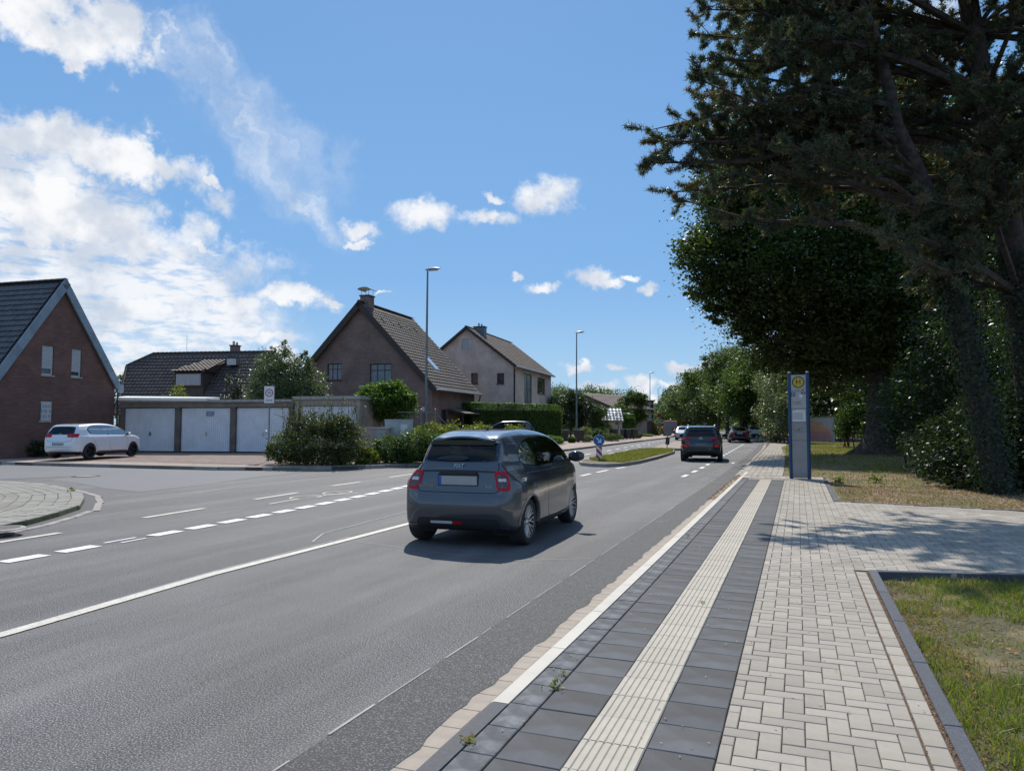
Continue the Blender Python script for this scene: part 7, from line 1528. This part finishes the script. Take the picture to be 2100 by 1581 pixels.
m = MB(); rr = random.Random(2)
for k in range(8): x = -.8 + k * .22; m.tube([(x * .3 + (-.5 if k < 4 else .5), 0, .1), (x * .6 + rr.uniform(-.1, .1) + (-.3 if k < 4 else .3), 0, 1.2), (x * 1.1, 0, 2.2)], [.045, .035, .02], 6)
m.build('stem', m_bark, t)
cj = [('left column shaped dark conifer behind the garages', 470, 45.5, .55, 5.0), ('right and taller column shaped dark conifer behind the garages', 487, 46, .48, 5.25)]
for k, (lb, px, D, r_, h) in enumerate(cj): shrub('columnar_conifer', lb, px, D, r_ * 2, h, 6500, .09, lf_dark, 82 + k, 'columnar conifers', cat='conifer', blobs=[(0, 0, h * .45, r_, r_, h * .5), (0, 0, h * .3, r_ * .95, r_ * .95, h * .3)], clump=.13, up=1.2)
shrub('small_shrub', 'bright yellow green shrub tip peeping over the garage roof', 360, 42, 1.8, 3.95, 4200, .1, lf_yel, 84)
shrub('garden_shrub', 'low dark shrubs at the foot of the red brick wall behind the white hatchback', 60, 33, 4.2, .75, 6000, .09, lf_dark, 85, base=.2, depth=.9)
# the overgrown bush on the corner
bl = [(0, 0, .75, 1.75, 1.2, .85), (-1.0, .1, .6, .95, .9, .65), (1.0, .1, .75, .9, .9, .85), (.1, .1, 1.45, 1.1, .8, .55), (.7, 0, 1.3, .7, .7, .5), (-1.55, 0, .5, .4, .5, .5), (0, .2, .3, 1.7, 1.1, .4)]
bb = shrub('corner_bush', 'large overgrown bush with loose reddish shoots on the corner before the fourth garage', 655, 27.2, 3.6, 2.2, 26000, .085, lf_bush, 86, blobs=bl, clump=.19)
P = []; rr = np.random.default_rng(12); sm = MB()
for k in range(95):
    x = rr.uniform(-1.3, 1.4); h0 = rr.uniform(1.1, 1.5); h1 = h0 + rr.uniform(.4, 1.15); dx = rr.normal(0, .18); y = rr.uniform(-.4, .4); sm.tube([(x, y, h0 - .4), (x + dx * .5, y, (h0 + h1) / 2), (x + dx, y, h1)], [.008, .006, .003], 4, cap=False); n_ = 20; t_ = rr.uniform(.1, 1, n_); P.append(np.column_stack([x + dx * t_ + rr.normal(0, .035, n_), y + rr.normal(0, .035, n_), h0 - .4 + (h1 - h0 + .4) * t_]))
V, Fc, rd = leaves(np.concatenate(P), .085, .1, .55, 6); link('shoots', mesh_np('shoots', V, Fc, lf_bush, rd), bb); sm.build('shoot_stems', m_bark, bb)
shrub('roadside_shrub', 'lower shrub mixed dark and yellow green in front of the first street lamp', 835, 28.5, 2.6, 1.35, 15000, .085, lf_mid, 87, blobs=[(-.7, 0, .55, .7, .7, .62), (.2, 0, .65, .8, .7, .65), (.9, .1, .6, .7, .7, .65), (-.2, 0, .3, 1.3, .8, .35)])
shrub('roadside_shrub', 'yellowish tall weeds and shrub right of the first street lamp behind the grey hatchback', 925, 31.5, 3.4, 1.75, 15000, .085, lf_yel, 88, blobs=[(-.9, 0, .8, .8, .7, .85), (.1, 0, .8, .9, .7, .85), (1.0, .2, .7, .9, .7, .75), (1.8, .3, .6, .7, .6, .6)])
shrub('grass_clump', 'dry grassy weeds between the corner bush and the roadside shrub', 757, 27.6, .9, .62, 3500, .10, lf_yel, 89, blobs=[(0, 0, .25, .45, .4, .35)], cat='weeds', up=-.3, stems=False)
# planting in front of the drive
for k, (px, D, w_, h) in enumerate([(985, 38, 1.6, 1.6), (1055, 41, 1.8, 1.5)]): shrub('driveway_shrub', ['feathery pale shrub just left above the grey hatchback roof', 'feathery pale shrub in front of the dark parked car'][k], px, D, w_, h, 4200, .09, lf_yel, 90 + k)
# clipped hedge: a real box of leaves
def hedge(label, px0, D0, px1, D1, top_py, thick, n, L, mat, seed, base=.13, rnd_=.25):
    A = C(px0, 871, D0); B_ = C(px1, 871, D1); f = Frame(A, B_); hh = EYE + (871 - top_py) / F * (D0 + D1) / 2 - base; t = thing('clipped_hedge', label, 'hedge', (A.x, A.y, base), f.rz); r = np.random.default_rng(seed); W = f.w
    S_ = [W * hh, W * hh, thick * hh, thick * hh, W * thick]; S_ = np.array(S_) / sum(S_); pick = r.choice(5, n, p=S_); u = r.uniform(0, 1, (n, 2)); P = np.zeros((n, 3)); NB = np.zeros((n, 3)); dp = np.abs(r.normal(0, .035, n))
    bump = .04 * np.sin(u[:, 0] * W * 2.1) * np.sin(u[:, 1] * 5)
    for i, (fx_, fy_, fz_, nv) in enumerate([(u[:, 0] * W, -bump - dp * -1, u[:, 1] * hh, (0, -1, 0)), (u[:, 0] * W, thick - dp, u[:, 1] * hh, (0, 1, 0)), (dp, u[:, 0] * thick, u[:, 1] * hh, (-1, 0, 0)), (W - dp, u[:, 0] * thick, u[:, 1] * hh, (1, 0, 0)), (u[:, 0] * W, u[:, 1] * thick, hh + bump - dp * .5 + r.normal(0, .02, n), (0, 0, 1))]):
        s_ = pick == i; P[s_] = np.column_stack([fx_, fy_, fz_])[s_]; NB[s_] = nv
    # rounded ends
    k = np.clip((P[:, 0] - (W - rnd_ * 3)) / (rnd_ * 3), 0, 1) ** 3; P[:, 2] *= 1 - .16 * k
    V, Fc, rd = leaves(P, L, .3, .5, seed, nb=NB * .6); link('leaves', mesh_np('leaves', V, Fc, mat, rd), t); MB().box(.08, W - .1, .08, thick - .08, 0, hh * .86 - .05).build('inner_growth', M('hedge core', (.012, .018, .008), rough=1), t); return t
hedge('long clipped dark hedge with bright top before the pale brick house', 966, 53, 1153, 58.5, 828, 1.6, 42000, .11, lf_hedge, 92)
hedge('small trimmed square hedge right of the tiled outbuilding', 1275, 80, 1303, 82, 849, 1.2, 9000, .14, lf_hedge, 93)
gd = [('garden_tree', 'dark spreading garden tree just right of the pale brick house', 1150, 72, 5.0, 2.3, .8, 13000, .15, lf_dark), ('garden_tree', 'dark evergreen behind the second street lamp', 1195, 74, 4.6, 2.2, .6, 12000, .15, lf_dark), ('garden_tree', 'green garden tree left of the outbuilding with pale tiles', 1232, 72, 3.6, 1.3, .5, 8000, .13, lf_mid), ('garden_tree', 'broad fresh green tree beside the dark red block', 1300, 98, 6.6, 2.3, 1.2, 15000, .18, lf_mid), ('garden_tree', 'lighter green tree half hidden left of the broad fresh green tree', 1268, 104, 4.6, 2.0, 1.0, 9000, .18, lf_bright), ('garden_tree', 'bushy tree between the second lamp and the brick house roof', 1170, 80, 4.4, 1.9, .6, 8000, .16, lf_mid)]
for k, (nm, lb, px, D, h, r_, zt, n, L, mt_) in enumerate(gd): tree(nm, lb, px, D, h, r_, zt, n, L, mt_, 100 + k, tr=.12)
tps = [('mound shaped clipped yellow green bush behind the second lamp', 1198, 68, 1.9, 1.35, lf_yel), ('dark clipped mound bush right of the yellow green one', 1233, 70, 1.7, 1.35, lf_hedge), ('round clipped ball bush above the blue arrow sign', 1226, 62, 1.15, 1.15, lf_mid), ('low spreading grey green bush under the second lamp', 1204, 63, 1.5, .6, lf_grey), ('low spreading bush right of the ball bush', 1254, 66, 2.2, .75, lf_mid), ('low juniper at the right end of the long hedge', 1132, 54, 2.0, .75, lf_hedge), ('small ivy plant between the wheelie bins', 1172, 60, .8, .55, lf_bright), ('low bush at the right end of the row of bins', 1306, 80, 1.4, .7, lf_mid), ('dark ivy bush left of the third lamp foot', 1352, 106, 1.4, 1.5, lf_mid), ('grassy tuft of green before the grey boarded fence', 1322, 92, 2.4, .4, lf_yel), ('overhanging green creeper on top of the grey boarded fence', 1348, 102, 1.6, 2.4, lf_yel)]
for k, (lb, px, D, w_, h, mt_) in enumerate(tps): shrub('clipped_bush' if k < 3 else 'low_bush', lb, px, D, w_, h, 5200, .075, mt_, 120 + k, clump=.12, hollow=.8)
# thin young tree above the wall
tree('young_tree', 'thin young tree with few leaves before the garden wall', 1268, 70, 2.9, .5, 1.0, 500, .09, lf_mid, 140, tr=.02)
# far wooded hill
items = []
rr = random.Random(4)
for k in range(30):
    px = 1120 + k * 6.2; D = 380 + rr.uniform(-40, 40); py = 797 - 4 * math.sin(k * .5) + (10 if k > 22 else 0) + rr.uniform(-3, 3) + max(0, k - 20) * 2.4; z = EYE + (871 - py) / F * D; q = C(px, 871, D); items.append((q.x, q.y, z * .5, 9, 9, z * .55))
o = foliage('far_woodland', items, 60000, .9, lf_mid, None, 150, .2); tag(o, 'distant wooded ridge behind the gardens', 'woodland', kind='stuff')
items = [(C(px, 871, D).x, C(px, 871, D).y, h * .5, 8, 8, h * .55) for px, D, h in [(1345, 330, 8), (1355, 300, 9), (1362, 320, 12), (1372, 300, 10), (1335, 300, 10), (1383, 290, 9), (1395, 320, 11), (1410, 320, 12), (1425, 320, 12), (1440, 320, 12), (1455, 320, 12), (1470, 320, 12), (1485, 320, 12)]]
o = foliage('horizon_trees', items, 34000, .8, lf_mid, None, 151, .2); tag(o, 'dark tree line where the road meets the horizon', 'woodland', kind='stuff')
q = C(245, 745, 70); tree('far_tree', 'tip of a tree between the red brick house and the low dark roof', 246, 70, 6.6, 1.6, 2, 4000, .2, lf_mid, 152)
# background hedgerows on the left so no bare ground reaches the horizon
items = [(x, y, 2.5, 9, 5, 3.0) for x, y in [(-60, 110), (-45, 125), (-75, 95), (-90, 85), (-110, 80), (-130, 75)]]
o = foliage('left_woodland', items, 14000, .6, lf_mid, None, 153, .2); tag(o, 'hedgerow of trees far behind the low dark roof', 'woodland', kind='stuff')
